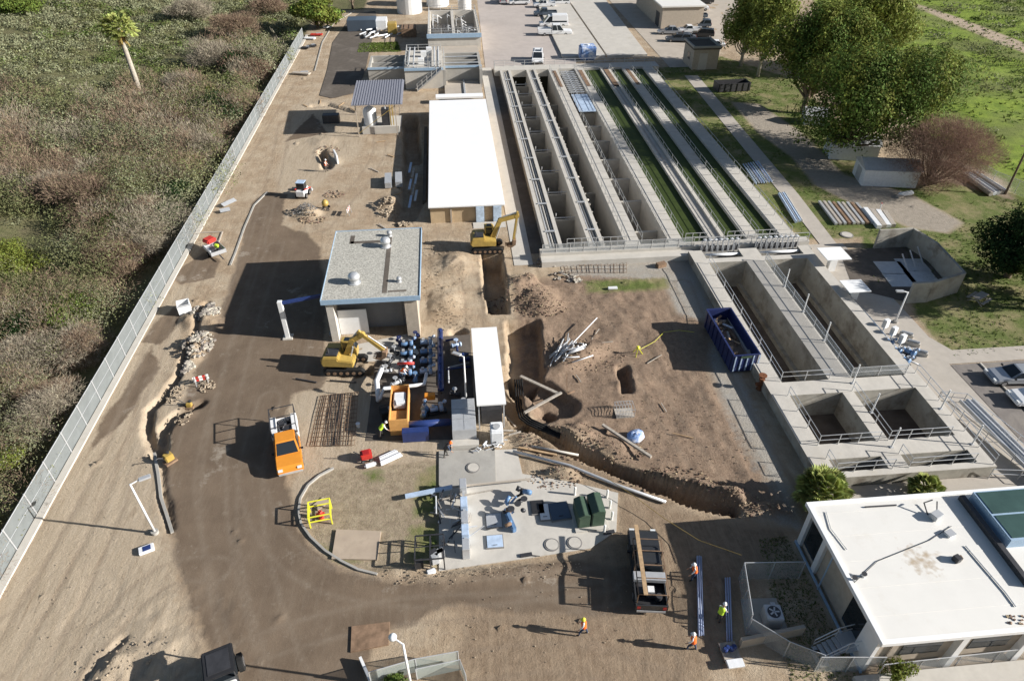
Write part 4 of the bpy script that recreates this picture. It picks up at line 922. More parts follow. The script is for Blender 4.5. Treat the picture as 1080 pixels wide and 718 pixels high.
# trees of the right side
x, y = g(878,150); tree('largest green tree, its broad crown over the sheds', (*g(875,166),0), 15.5, 12.0, 9.5, 2.0, 36, 60000, .19, ['leaf_green','leaf_olive'], trunk_r=.5, seed=3, extra=.35, tilt=(4.5,-.5))
tree('tall green tree with dense crown left of the largest tree', (*g(846,120),0), 17.5, 9.0, 7.5, 3.2, 28, 40000, .21, ['leaf_green','leaf_olive'], trunk_r=.45, seed=8, extra=.65, tilt=(2.0,2))
tree('yellow green tree rising behind the two dark crowns', (*g(905,78),0), 16, 9, 7, 3, 20, 18000, .26, ['leaf_light','leaf_olive'], trunk_r=.35, seed=12, extra=.6)
tree('light green tree with pale trunk beside the pump house', (*g(781,70),0), 15, 5.2, 5, 3.2, 18, 15000, .22, ['leaf_light','leaf_olive'], bark='bark_pale', trunk_r=.3, seed=14, extra=.5)
tree('light green tree with forked pale trunk, second from pump house', (*g(799,81),0), 15.5, 5.6, 5, 3.6, 18, 15000, .22, ['leaf_light','leaf_olive'], bark='bark_pale', trunk_r=.3, seed=15, extra=.35, tilt=(.6,0))
tree('bare brown twiggy tree beyond the pale sheds', (*g(975,196),0), 9.5, 7.4, 6.8, .3, 30, 80000, .085, 'twig_red', trunk_r=.3, seed=17, tilt=(1.2,0))
tree('dark evergreen tree at the right edge by the enclosure', (*g(1062,292),0), 8.0, 5.0, 4.6, .6, 18, 24000, .14, 'leaf_dark', trunk_r=.35, seed=19)
tree('olive green shrub tree at right edge beside dark evergreen', (*g(1094,318),0), 6, 3.2, 3.2, .5, 10, 7000, .14, 'leaf_green', trunk_r=.25, seed=20)
tree('green bushy tree at the far end of the fence', (*g(335,30),0), 7, 6, 6, .6, 12, 9000, .3, ['leaf_olive','leaf_bright'], trunk_r=.3, seed=22, extra=.5)
tree('dark tree at the head of the curved asphalt road', (*g(372,8),0), 7, 4, 4, 1, 8, 4000, .3, 'leaf_dark', trunk_r=.3, seed=23)
tree('small leafy shrub before the office front corner', (*g(942,716),0), 1.6, 1.2, .9, .1, 8, 2500, .07, 'leaf_olive', trunk_r=.06, seed=24, cat='shrub', name='shrub')
# shrubs of the hillside that stand out
BUSH = [(75,345,3.0,3.0,'leaf_bright','round bright green bush in the lower brush',.12,7000),(25,30,6,4,'leaf_bright','round green bush at top left of the hillside',.25,5000),(230,135,4.6,5,'leaf_dark','dark green bush against the fence, upper part',.16,8000),
        (226,78,5.5,5.5,'twig_grey','pale grey leafless bush by the upper fence',.16,12000),(100,225,6,4.6,'twig','wide brown leafless thicket at mid hillside',.14,15000),(60,215,4.5,3.6,'twig_grey','grey brown bare bush left of the wide thicket',.14,9000),
        (130,290,3.6,3.2,'twig','brown bare bush near the middle of the fence',.12,9000),(25,400,3.4,3.0,'twig_grey','grey leafless bush at the left edge of the picture',.10,9000),(60,440,2.6,2.4,'twig','low brown bush beside the near fence',.09,7000),
        (180,195,3.0,3.2,'leaf_olive','yellow green shrub near the fence shadow',.14,5000),(20,470,2.5,2.2,'twig','bare brown bush nearest the camera at left edge',.09,7000),(250,45,6,5,'twig','large brown bare tree at the upper fence',.18,11000),(205,28,6,5,'twig_grey','grey bare tree above the palm on the right',.2,9000),
        (285,20,5,4.5,'twig','bare brown tree near the top end of fence',.2,8000),(175,240,2.6,2.4,'leaf_dark','small dark green bush hugging the fence',.12,4000),(30,205,3,2.2,'leaf_bright','low yellow green shrub beside white rocks',.14,3500),(90,385,3,2.6,'twig_grey','pale bare bush by the fence below the green bush',.1,7000),
        (15,300,3.6,2.6,'leaf_olive','olive shrub at left edge of the brush',.13,5000)]
for i, (px, py, r_, h_, mt, lb, lf, n_) in enumerate(BUSH):
    x, y = g(px, py, -1.2); z = height(x, y)
    tree(lb, (x, y+.5, z), h_, r_, r_*.95, .15, 11, n_, lf, mt, bark='bark_pale' if 'twig' in mt else 'bark', trunk_r=.16, seed=40+i, name='bush', cat='bush', lob=.5)
random.seed(71)
for i in range(26):   # taller individual bushes massed along the fence
    yy = 30+i*4.6+random.uniform(-1.5,1.5); xx = -33.5-random.random()**1.3*16
    mt_ = ['leaf_dark','twig','brush_olive_','twig_grey','leaf_green','twig'][i%6].rstrip('_')
    if mt_ == 'brush_olive': mt_ = 'leaf_olive'
    rr = random.uniform(1.8,3.6)
    wrd = {'leaf_dark':'dark green','twig':'leafless brown','leaf_olive':'olive','twig_grey':'leafless grey','leaf_green':'mid green'}[mt_]
    tree('%s bush beyond the fence, %s from the camera in its row' % (wrd, (ORD+['seventeenth','eighteenth','nineteenth','twentieth','twenty-first','twenty-second','twenty-third','twenty-fourth','twenty-fifth','twenty-sixth'])[i]), (xx,yy,height(xx,yy)), rr*1.35, rr, rr*.95, .1, 9, 7000, .085*max(1,yy/60), mt_, bark='bark', trunk_r=.14, seed=140+i, name='bush', cat='bush', lob=.5, group='bushes massed along the fence')
tree('tall tree just outside the right edge shading the plaza', (61.5,50.5,0), 11, 4.0, 3.6, 5.0, 14, 12000, .16, 'leaf_green', trunk_r=.3, seed=95)
# continuous brush (uncountable)
def brush_mass(name, n, xr, yr, size, dens, label, mats, cover, keep=None):
    allV = []; MI = []
    xs = rng.uniform(*xr, n); ys = rng.uniform(*yr, n)
    pn = fbm(xs, ys, 26, 77); pn2 = fbm(xs, ys, 11, 78)
    for i in range(n):
        x, y = xs[i], ys[i]
        if keep is not None and not keep(x, y, pn[i], pn2[i]): continue
        d = math.hypot(x, y); s_ = random.uniform(*size)*(1+pn[i]*1.2); k = int(dens*(s_**1.1)*min(1.6, 70/d))
        if k < 6: k = 6
        lf = .055*max(1, d/52)
        z = height(x, y)
        NB.clear(); nl = 6 if s_ > 2.6 else 3 if s_ > 1.4 else 1
        pts = np.concatenate([lobe_points((x+random.uniform(-.6,.6)*s_*(nl > 1), y+random.uniform(-.6,.6)*s_*(nl > 1), z+s_*cover*random.uniform(.2,.45)), (s_*(.5 if nl == 6 else .7 if nl > 1 else 1),)*2+(s_*cover*(.5 if nl == 6 else .7),), max(3, k//nl), .6) for _ in range(nl)]); k = len(pts)
        v = pn[i]*2.2+pn2[i]*1.2+random.gauss(0,.42); mi = 0 if v < -.12 else 1 if v < .22 else 2 if v < .42 else 3; s0 = 1
        B_ = np.concatenate(NB)
        allV.append(twig_polys(pts-B_*lf*1.5, B_, lf*4.2, lf*.22) if mats[mi].startswith('twig') else leaf_polys(pts, lf, .2, .7, B_, .42))
        MI.append(np.full(k, mi))
    V = np.concatenate(allV); me = raw_mesh(name, V, 4, mats); me.polygons.foreach_set('material_index', np.concatenate(MI).astype(np.int32))
    o = bpy.data.objects.new(name, me); COL.objects.link(o); tag(o, label, 'brush', kind='stuff'); return o
mat('brush_olive', (.165,.175,.08), .9, var=.3, scale=.25, island=.25)
mat('brush_sage', (.235,.245,.145), .9, var=.3, scale=.25, island=.25)
mat('brush_green', (.115,.155,.045), .9, var=.3, scale=.25, island=.3)
hill = ['brush_olive','twig','twig_grey','brush_sage']
TWI = {1, 2}
def kl(x, y, a, b):
    if y > 100 and random.random() < (y-100)/45*(.4+min(1,max(0,(-40-x)/25))): return False
    if a*1.0+b*.7 < -.24: return random.random() < .25
    w = (x+31.5)/-1
    if x > -33.2 and y < 190: return False
    px = CX+F*0
    return True
brush_mass('hillside_brush', 1150, (-80,-33.2), (24,152), (1.6,6.0), 470, 'dense grey brown brush covering the slope beyond the fence', hill, 1.05, kl)
def kl2(x, y, a, b): return x < -33.5-max(0,(y-165))*0.02 or y > 195
brush_mass('sage_scrub', 8500, (-200,-34), (80,330), (1.1,2.8), 130, 'low grey green scrub over the far hillside', ['brush_sage','brush_olive','brush_sage','brush_green'], .62, kl2)
def kr(x, y, a, b):
    if line_d(np.array([x]), np.array([y]), gp(TRACK))[0] < 3.2: return False
    return poly_sd(np.array([x]), np.array([y]), gp(FIELD))[0] > 1 and (a+b*.6 > -.10)
brush_mass('field_scrub', 3600, (60,240), (75,300), (.8,2.6), 80, 'patchy grey green scrub in the bright green field', ['brush_sage','brush_olive','brush_green','brush_green'], .45, kr)
# grass tufts on lawn, island, field
def tufts(name, n, poly, lf, label, mt, thr=-.1):
    P = np.array(poly); lo_, hi_ = P.min(0), P.max(0); X = rng.uniform(lo_[0], hi_[0], n); Y = rng.uniform(lo_[1], hi_[1], n)
    k = (poly_sd(X, Y, poly) > .2) & (fbm(X, Y, 4, 88) > thr) & (poly_sd(X, Y, gp(DRIVE)) < -.4) & (poly_sd(X, Y, gp(PATH)) < -.2) & (X > 39.9 if name == 'lawn_grass' else X > -999); X = X[k]; Y = Y[k]
    if len(X) == 0: return
    Z = np.array([height(a, b) for a, b in zip(X, Y)])
    c = np.stack([X, Y, Z+lf*.4], 1); c = np.repeat(c, 3, 0)+rng.normal(0, lf*.5, (len(X)*3, 3))*np.array([1,1,.25])
    o = bpy.data.objects.new(name, raw_mesh(name, leaf_polys(c, lf, .0, .35), 4, mt)); COL.objects.link(o); tag(o, label, 'grass', kind='stuff')
tufts('lawn_grass', 16000, [p for p in gp(LAWN)], .12, 'green lawn grass between basin and trees', 'grass_blade', -.02)
0 and tufts('island_grass', 5000, gp(ISLE_G[0]), .06, 'short grass on the planted island', 'grass_blade', 0)
0 and tufts('verge_grass', 5000, gp(GRASS), .06, 'narrow grass strip before the big basin', 'grass_blade', -.2)
tufts('yard_grass', 3500, [(17.5,16.5),(22,16.5),(22.0,27.5),(19.5,27.5)], .06, 'shaded lawn beside the office wall', 'grass_blade', -.3)
tufts('field_grass', 15000, [(76,60),(130,60),(200,230),(120,230),(80,120)], .3, 'tall bright grass in the field', 'leaf_bright', -.02)
# ================================================================== VEHICLES AND PEOPLE
def quad_off(c4, off=.012):
    c4 = [Vector(c) for c in c4]; n = (c4[1]-c4[0]).cross(c4[3]-c4[0]).normalized()*off
    cen = sum(c4, Vector())/4; return [cen+(c-cen)*.86+n for c in c4]
def cabin(root, xb0, xb1, xt0, xt1, zb, zt, wb, wt, paint, side_split=True):
    B = [(xb0,-wb,zb),(xb1,-wb,zb),(xb1,wb,zb),(xb0,wb,zb)]; T = [(xt0,-wt,zt),(xt1,-wt,zt),(xt1,wt,zt),(xt0,wt,zt)]
    c = MB().add(B+T, [(3,2,1,0),(4,5,6,7),(0,1,5,4),(1,2,6,5),(2,3,7,6),(3,0,4,7)]).build('cab', paint, root, bevel=.05)
    for nm, q in (('windshield',(B[1],B[2],T[2],T[1])),('rear_window',(B[3],B[0],T[0],T[3]))):
        MB().add(quad_off(q, .02), [(0,1,2,3)]).build(nm, 'glass', root)
    for a, b, c_, d in ((B[0],B[1],T[1],T[0]),(B[2],B[3],T[3],T[2])):
        a, b, c_, d = map(Vector, (a,b,c_,d))
        if side_split:
            m1, m2 = a.lerp(b,.5), d.lerp(c_,.5)
            for q in ((a,m1,m2,d),(m1,b,c_,m2)): MB().add(quad_off(q, .02), [(0,1,2,3)]).build('side_window', 'glass', root)
        else: MB().add(quad_off((a,b,c_,d), .02), [(0,1,2,3)]).build('side_window', 'glass', root)
def wheels(root, xf, xr, w, r=.37, tw=.25):
    for x in (xf, xr):
        for s in (-1, 1):
            wm = MB().lathe((x, s*w-(tw if s > 0 else 0), r), [(r*.8,0),(r,.04),(r,tw-.04),(r*.8,tw)], 16, 'Y')
            o = wm.build('wheel', 'rubber', root)
            MB().lathe((x, s*(w+.004)-(.03 if s > 0 else 0), r), [(r*.58,0),(r*.58,.03)], 12, 'Y').build('rim', 'rim', o)
def car(lb, loc, rz, style, paint, L=4.7, W=1.82, Hh=1.45, cat='car', name='car', group=None):
    v = thing(name, lb, cat, loc, rz, group); w = W/2; h = L/2
    if style == 'sedan':
        MB().profile([(-h,.32),(-h,.72),(-h+.12,.90),(-L*.25,.95),(L*.2,.93),(h-.35,.78),(h-.05,.62),(h,.32)], -w, w).build('body', paint, v, bevel=.09)
        cabin(v, -L*.36, L*.22, -L*.20, L*.03, .90, Hh, w*.93, w*.70, paint)
    elif style in ('suv', 'van'):
        zt = Hh; b0 = -h+.08
        MB().profile([(-h,.38),(-h,.95),(-h+.1,1.05),(L*.2,1.02),(h-.25,.92),(h,.7),(h,.35)], -w, w).build('body', paint, v, bevel=.09)
        cabin(v, b0, L*(.27 if style == 'suv' else .38), b0+.2, L*(.10 if style == 'suv' else .2), .98, zt, w*.95, w*.82, paint, style == 'suv')
        if style == 'suv': MB().bar((-h+.7,-w*.6,zt+.05),(L*.05,-w*.6,zt+.05),.05).bar((-h+.7,w*.6,zt+.05),(L*.05,w*.6,zt+.05),.05).build('roof_rail', 'black_paint', v); MB().span(-L*.18,L*.04,-w*.45,w*.45,zt+.003,zt+.02).build('sunroof', 'glass', v)
        if style == 'van': MB().span(b0+.25, L*.08, -w*.93, w*.93, 1.1, zt+.25).build('cargo_box', paint, v, bevel=.1)
    elif style in ('pickup', 'service'):
        MB().profile([(-h,.5),(-h,.72),(-L*.10,.72),(-L*.10,1.12),(L*.26,1.10),(h-.3,1.02),(h,.85),(h,.42),(-h+.5,.42)], -w, w).build('body', paint, v, bevel=.07)
        cabin(v, -L*.10, L*.26, -L*.07, L*.14, 1.09, Hh, w*.94, w*.78, paint, L > 5.4)
        if style == 'pickup':
            MB().span(-h,-L*.105,-w,-w+.09,.72,1.16).span(-h,-L*.105,w-.09,w,.72,1.16).span(-h,-h+.08,-w+.09,w-.09,.72,1.16).build('bed', paint, v); MB().span(-h+.09,-L*.11,-w+.1,w-.1,.722,.75).build('bed_liner', 'black_plastic', v)
        else:
            MB().span(-h,-L*.115,-w-.04,-w+.4,.72,1.45).span(-h,-L*.115,w-.4,w+.04,.72,1.45).span(-h,-h+.08,-w+.4,w-.4,.72,1.2).span(-L*.15,-L*.115,-w+.4,w-.4,.72,1.45).build('service_body', 'white_paint' if paint != 'car_white' else 'car_white', v, bevel=.02); MB().span(-h+.09,-L*.15,-w+.41,w-.41,.722,.76).build('bed_liner', 'galv', v)
    wheels(v, L*.31, -L*.31, w+.01)
    for s in (-1,1):
        MB().box((h-.06, s*w*.72, .66 if style == 'sedan' else .85), (.14,.34,.16)).build('headlight', 'lamp_lens', v); MB().box((-h+.02, s*w*.8, .75 if style == 'sedan' else .9), (.08,.22,.24)).build('taillight', 'tail_red', v)
        MB().box((L*.17, s*(w+.1), 1.02), (.1,.2,.14)).build('mirror', 'black_paint', v)
    MB().box((h-.02,0,.5),(.12,W*.9,.18)).build('bumper', {'sedan': paint, 'service': 'alu'}.get(style, 'black_plastic'), v)
    return v
def pk(px, py): return (*g(px, py), 0.)
car('silver sedan parked nose to the kerb beside a white car', pk(1068,401), R(176), 'sedan', 'car_silver')
car('white sedan parked at the right edge below the silver one', (g(1090,421)[0], g(1090,424)[1],0), R(176), 'sedan', 'car_white')
car('white service pickup parked beside the van in the far lot', pk(585,37), R(-3), 'service', 'car_white', 7.6, 2.3, 2.3, 'pickup', 'pickup_truck')
car('white high roofed van in the far parking lot', pk(584,28), R(177), 'van', 'car_white', 6.8, 2.2, 2.4, 'van', 'van')
car('dark grey pickup parked behind the white van', pk(575,17), R(177), 'pickup', 'car_grey', 5.6, 1.95, 1.85, 'pickup', 'pickup_truck')
car('white pickup at the back of the row in far lot', pk(574,8), R(177), 'pickup', 'car_white', 5.6, 1.95, 1.85, 'pickup', 'pickup_truck')
car('white suv with black sunroof standing alone near the far basin walkway', pk(567,65), R(-98), 'suv', 'car_white', 5.4, 2.3, 2.0, 'suv', 'suv')
car('white pickup nearest the beige far building', pk(713,27), R(175), 'pickup', 'car_white', 5.7, 1.95, 1.85, 'pickup', 'pickup_truck')
for (px, py, st, pt, rz, lb) in ((712,5,'sedan','car_white',175,'white sedan at the top edge right of the beige building'),(722,14,'suv','car_silver',178,'silver suv in the row beside the beige building'),(733,20,'pickup','car_grey',176,'blue grey pickup behind the white pickup'),
        (738,29,'suv','car_grey',172,'dark suv second from the pump house'),(741,39,'suv','car_black',160,'black suv directly behind the pump house'),(722,42,'sedan','car_grey',170,'small dark sedan left of the pump house'),(742,4,'suv','car_black',176,'black suv at the top beside the light green tree'),(752,50,'sedan','car_white',165,'white car half hidden behind the pump house'),(737,11,'sedan','car_white',172,'white car between blue pickup and the trees')):
    car(lb, pk(px,py), R(rz), st, pt, 4.9 if st != 'pickup' else 5.6, 1.85, 1.45 if st == 'sedan' else 1.75, {'suv':'suv','sedan':'car','pickup':'pickup'}[st], {'suv':'suv','sedan':'car','pickup':'pickup_truck'}[st])
# black pickup with ladder rack
x, y = g(678,603); t = car('black pickup with ladder rack and white toolbox beside the concrete pad', (x+.1,y-.2,0), R(82), 'pickup', 'car_black', 5.9, 2.0, 1.9, 'pickup', 'pickup_truck')
MB().span(-1.35,-.75,-1.02,1.02,1.17,1.5).build('toolbox', 'alu', t, bevel=.02)
rk = MB()
for s in (-.92,.92):
    rk.bar((-2.8,s,2.05),(1.3,s,2.05),.06)
    for x_ in (-2.75,-.65,.4): rk.bar((x_,s,1.1),(x_,s,2.05),.06)
for x_ in (-2.75,-1.6,-.65,.4,1.3): rk.bar((x_,-.92,2.06),(x_,.92,2.06),.05)
rk.build('ladder_rack', 'rusty_steel', t)
wl = MB().bar((-2.85,.5,2.18),(2.3,.62,2.18),.26,.08).build('plank', 'wood', t)
MB().box((-1.95,.0,1.05),(.6,.5,.55)).cyl((-2.3,-.5,.78),.2,.5).box((-1.7,.65,.95),(.7,.35,.35)).build('bed_tools', 'steel_dark', t)
MB().box((-1.95,0,1.38),(.42,.4,.12)).build('machine_cover', 'white_paint', t)
MB().span(-2.98,-2.93,-.9,.9,.45,.62).build('step_bumper', 'galv', t)
# orange service pickup
x, y = g(305,476); t = car('orange pickup with white utility body and black rack on the damp road', (x,y,0), R(-76), 'service', 'orange', 5.5, 1.95, 1.95, 'pickup', 'pickup_truck')
rk = MB()
for s in (-.95,.95):
    rk.bar((-2.9,s,2.25),(-.5,s,2.25),.06)
    for x_ in (-2.85,-.6): rk.bar((x_,s,1.3),(x_,s,2.25),.06)
for x_ in (-2.85,-1.7,-.6): rk.bar((x_,-.95,2.26),(x_,.95,2.26),.05)
rk.build('ladder_rack', 'steel_dark', t)
MB().box((-1.3,.1,1.05),(.7,.5,.6)).box((-2.1,-.2,1.0),(.5,.4,.5)).cyl((-2.3,.35,.77),.18,.6).tube([(-1.9,.3,1.),(-1.6,.1,1.5),(-1.2,-.3,1.2)], .05, 6).build('bed_tools', 'steel_dark', t)
MB().box((-.85,-.1,1.15),(.4,.5,.4)).build('box', 'tarp_white', t)
# tractor with black roof, bottom left
x, y = g(243,712); t = thing('utility_tractor', 'machine with square black cab roof at the bottom edge left', 'tractor', (x,y-.4,0), R(-70))
MB().span(-.9,.9,-.85,.85,2.25,2.4).build('cab_roof', 'black_plastic', t, bevel=.06); MB().span(-.65,.65,-.6,.6,2.4,2.43).build('roof_panel', 'steel_dark', t)
for a in (-.75,.75):
    for b in (-.7,.7): MB().bar((a,b,.9),(a,b,2.25),.08).build('cab_post', 'black_paint', t)
MB().span(-.75,.75,-.7,.7,.9,1.6).build('cab_body', 'glass', t); MB().profile([(.7,.6),(.7,1.35),(2.3,1.2),(2.5,.6)], -.62,.62).build('hood', 'white_paint', t, bevel=.06); MB().span(-1.1,2.2,-.5,.5,.4,.95).build('chassis', 'steel_dark', t)
wheels(t, 1.8, -.6, 1.05, .55, .35)
# ---- excavators
def excavator(lb, loc, rz, boom, s=1., swing=0.):
    t = thing('excavator', lb, 'excavator', loc, rz)
    for sd_ in (-1, 1):
        c = MB(); y0, y1 = (sd_*.75, sd_*1.2) if sd_ > 0 else (-1.2, -.75)
        c.profile([(-1.8*s,.25),(-1.55*s,.02),(1.55*s,.02),(1.8*s,.25),(1.8*s,.5),(1.55*s,.72),(-1.55*s,.72),(-1.8*s,.5)], y0, y1)
        tr = c.build('track', 'rubber', t, bevel=.03)
        ro = MB()
        for k in range(6): ro.lathe(((-1.4+k*.56)*s, y0-.02, .36), [(.17,0),(.17,abs(y1-y0)+.04)], 10, 'Y')
        ro.build('roller', 'rusty_steel', tr)
    MB().span(-.9,.9,-.8,.8,.45,.85).cyl((0,0,.85),.6,.15).build('undercarriage', 'steel_dark', t)
    def rot(mb):
        c, q = math.cos(swing), math.sin(swing); mb.v = [(x*c-y*q, x*q+y*c, z) for x,y,z in mb.v]; return mb
    rot(MB().profile([(-1.75*s,1.0),(-1.85*s,1.35),(-1.65*s,2.0),(-.3,2.05),(-.3,1.75),(1.0*s,1.6),(1.0*s,1.0)], -1.15, 1.15)).build('house', 'yellow', t, bevel=.07)
    rot(MB().span(-1.9*s,-1.5*s,-1.05,1.05,1.05,1.7)).build('counterweight', 'yellow', t, bevel=.1)
    rot(MB().profile([(-.25,1.3),(-.3,2.75),(.65,2.75),(1.05,2.0),(1.05,1.3)], .3, 1.12)).build('cab', 'yellow', t, bevel=.05)
    rot(MB().add([(.68,.38,2.66),(.68,1.04,2.66),(1.07,1.04,2.02),(1.07,.38,2.02)], [(0,1,2,3)]).span(-.1,.6,1.115,1.135,1.7,2.6).span(-.1,.6,.275,.298,1.7,2.6).span(0,.5,.45,1.0,2.755,2.77)).build('cab_window', 'glass', t)
    rot(MB().span(-1.4,-.4,-.9,.1,2.05,2.2).cyl((-1.2,-.6,2.2),.07,.5,8)).build('engine_cover', 'steel_dark', t)
    pts = [Vector(p) for p in boom]
    b = MB()
    for i in range(2):
        b.bar(pts[i], pts[i+1], .32, .48)
        b.lathe((pts[i+1].x, -.18, pts[i+1].z), [(.27,0),(.27,.36)], 10, 'Y')
    rot(b).build('boom', 'yellow', t, bevel=.02)
    rot(MB().bar(pts[2]+(pts[2]-pts[3]).normalized()*.5, pts[3], .24, .34)).build('stick', 'yellow', t, bevel=.02)
    cy = MB().tube([pts[0]+Vector((.4,.22,-.1)), (pts[0]+pts[1]*2)/3+Vector((.3,.22,0))], .07, 8).tube([pts[0]+Vector((.4,-.22,-.1)), (pts[0]+pts[1]*2)/3+Vector((.3,-.22,0))], .07, 8).tube([pts[1].lerp(pts[2],.2)+Vector((0,0,.35)), pts[2]+(pts[2]-pts[3]).normalized()*.45], .07, 8).tube([pts[2].lerp(pts[3],.15)+Vector((.25,0,.1)), pts[3]+Vector((.25,0,.25))], .05, 8)
    rot(cy).build('hydraulic_cylinder', 'galv', t)
    p = pts[3]; bk = MB().profile([(p.x-.05,p.z+.1),(p.x+.3,p.z+.05),(p.x+.25,p.z-.5),(p.x-.25,p.z-.85),(p.x-.75,p.z-.7),(p.x-.55,p.z-.55),(p.x-.15,p.z-.5)], -.42,.42)
    for k in range(4): bk.bar((p.x-.7,-.36+k*.24,p.z-.66),(p.x-.95,-.36+k*.24,p.z-.55),.07)
    rot(bk).build('bucket', 'rusty_steel', t)
    return t
excavator('yellow excavator with raised boom beside the long white building', pk(514,263), R(-2), [(.6,0,1.6),(1.5,0,3.7),(3.4,0,4.2),(3.0,0,1.2)], 1.)
excavator('yellow excavator reaching over spoil in front of the gravel roofed building', pk(366,388), R(176), [(.2,0,1.6),(.9,0,3.2),(1.9,0,3.9),(3.6,0,2.2)], 1., R(176))
# ---- people
def person(lb, loc, rz, bend=0., step=.22, vest='hi_orange', helmet='helmet', legs='jeans', shirt='tarp_white', arm=(.35,.35)):
    root = thing('person', lb, 'person', loc, rz)
    hip = Vector((0,0,.92)); b = bend
    up = Vector((math.sin(b), 0, math.cos(b)))
    J = {'pel':hip, 'ab':hip+up*.2, 'ch':hip+up*.42, 'nk':hip+up*.57, 'hd0':hip+up*.64+Vector((.03*b,0,0)), 'hd1':hip+up*.80}
    fwd = Vector((1,0,0)); E = [('pel','ab'),('ab','ch'),('ch','nk'),('nk','hd0'),('hd0','hd1')]; Rr = dict(pel=.145,ab=.13,ch=.155,nk=.062,hd0=.085,hd1=.085)
    for s, n_ in ((1,'l'),(-1,'r')):
        st = step*s
        J['hip'+n_] = hip+Vector((0,s*.10,-.06)); J['kn'+n_] = Vector((st*.65+.04,s*.11,.48)); J['an'+n_] = Vector((st*.9,s*.11,.09)); J['to'+n_] = Vector((st*.9+.17,s*.12,.04))
        J['sh'+n_] = hip+up*.48+Vector((0,s*.19,0)); d = Vector((arm[0 if s > 0 else 1],s*.12,-1)).normalized()
        J['el'+n_] = J['sh'+n_]+d*.29; J['wr'+n_] = J['el'+n_]+(d+fwd*.45).normalized()*.26; J['ha'+n_] = J['wr'+n_]+(d+fwd*.5).normalized()*.08
        E += [('pel','hip'+n_),('hip'+n_,'kn'+n_),('kn'+n_,'an'+n_),('an'+n_,'to'+n_),('ch','sh'+n_),('sh'+n_,'el'+n_),('el'+n_,'wr'+n_),('wr'+n_,'ha'+n_)]
        Rr.update({'hip'+n_:.095,'kn'+n_:.062,'an'+n_:.048,'to'+n_:.045,'sh'+n_:.068,'el'+n_:.045,'wr'+n_:.03,'ha'+n_:.036})
    ks = list(J); me = bpy.data.meshes.new('body'); me.from_pydata([J[k] for k in ks], [(ks.index(a),ks.index(c)) for a,c in E], [])
    o = bpy.data.objects.new('body', me); COL.objects.link(o); md = o.modifiers.new('s','SKIN')
    for i, k_ in enumerate(ks): me.skin_vertices[0].data[i].radius = (Rr[k_],)*2
    me.skin_vertices[0].data[0].use_root = True
    s2 = o.modifiers.new('u','SUBSURF'); s2.levels = 1
    dg = bpy.context.evaluated_depsgraph_get(); m2 = bpy.data.meshes.new_from_object(o.evaluated_get(dg)); bpy.data.objects.remove(o)
    bm = bmesh.new(); bm.from_mesh(m2)
    # fingers and nose joined to the same mesh
    ex = MB()
    for n_, s in (('l',1),('r',-1)):
        h0 = J['ha'+n_]; d = (J['ha'+n_]-J['wr'+n_]).normalized(); sd2 = Vector((1,0,0)); inn = Vector((0,-s,0))
        for q, L in enumerate((.065,.075,.07,.055)):
            p0 = h0+sd2*(.027-.018*q)+d*.02; ex.tube([p0,p0+d*L*.6,p0+d*L*.9+inn*.02], [.009,.009,.007], 5)
        ex.tube([h0+sd2*.03-d*.02,h0+sd2*.055+d*.02+inn*.01,h0+sd2*.06+d*.045+inn*.02], [.010,.010,.008], 5)
    hd = J['hd0'].lerp(J['hd1'],.35); ex.tube([hd+Vector((.07,0,.02)), hd+Vector((.105,0,-.01))], [.008,.016], 5); ex.tube([hd+Vector((0,.085,0)),hd+Vector((0,.10,0))], .022, 6); ex.tube([hd+Vector((0,-.085,0)),hd+Vector((0,-.10,0))], .022, 6)
    vs = [bm.verts.new(v) for v in ex.v]
    for f in ex.f:
        try: bm.faces.new([vs[i] for i in f])
        except Exception: pass
    bm.to_mesh(m2); bm.free()
    for mm in (shirt, legs, 'skin', 'hair_boot'): m2.materials.append(MATS[mm])
    hands = [J['wrl'],J['wrr'],J['hal'],J['har']]
    for p in m2.polygons:
        c = p.center; p.use_smooth = True
        if c.z < .13: p.material_index = 3
        elif min((c-h_).length for h_ in hands) < .11: p.material_index = 2
        elif (c-hip).dot(up) > .575: p.material_index = 2
        elif c.z < .93 and (c-hip).dot(up) < .02: p.material_index = 1
    body = bpy.data.objects.new('body', m2); m2.name = 'body'; COL.objects.link(body); body.parent = root
    v = MB(); k0 = []
    for q, (rx_, ry_) in ((.02,(.165,.19)),(.2,(.155,.18)),(.40,(.175,.215)),(.50,(.14,.19)),(.555,(.08,.09))):
        c = hip+up*q; a2 = Vector((math.cos(b),0,-math.sin(b)))
        v.v += [tuple(c+a2*rx_*math.cos(2*math.pi*j/14)+Vector((0,1,0))*ry_*math.sin(2*math.pi*j/14)) for j in range(14)]
    for i in range(4):
        for j in range(14): v.f.append((i*14+j, i*14+(j+1)%14, (i+1)*14+(j+1)%14, (i+1)*14+j))
    v.build('vest', vest, root, smooth=True)
    c = hip+up*.80; hm = MB().lathe((0,0,0), [(.135,0),(.138,.01),(.115,.03),(.108,.08),(.075,.135),(.02,.155)], 14)
    m3 = Matrix.Rotation(b*.7, 3, 'Y'); hm.v = [tuple(m3 @ Vector(p)+c+Vector((0,0,-.01))) for p in hm.v]; hm.add([m3@Vector(p)+c for p in ((.11,-.07,.01),(.19,-.05,0),(.19,.05,0),(.11,.07,.01))], [(0,1,2,3)])
    hm.build('helmet', helmet, root, smooth=True)
    return root
person('person in orange vest and white helmet standing beside the blue pipes', pk(731,611), R(175), .25, .15, 'hi_orange')
person('person in white helmet in shadow between blue pipes and fenced unit', pk(757,655), R(40), .3, .1, 'hi_yellow', legs='trousers')
person('person in pale orange vest walking near the end of blue pipes', pk(729,685), R(150), .15, .28, 'hi_orange')
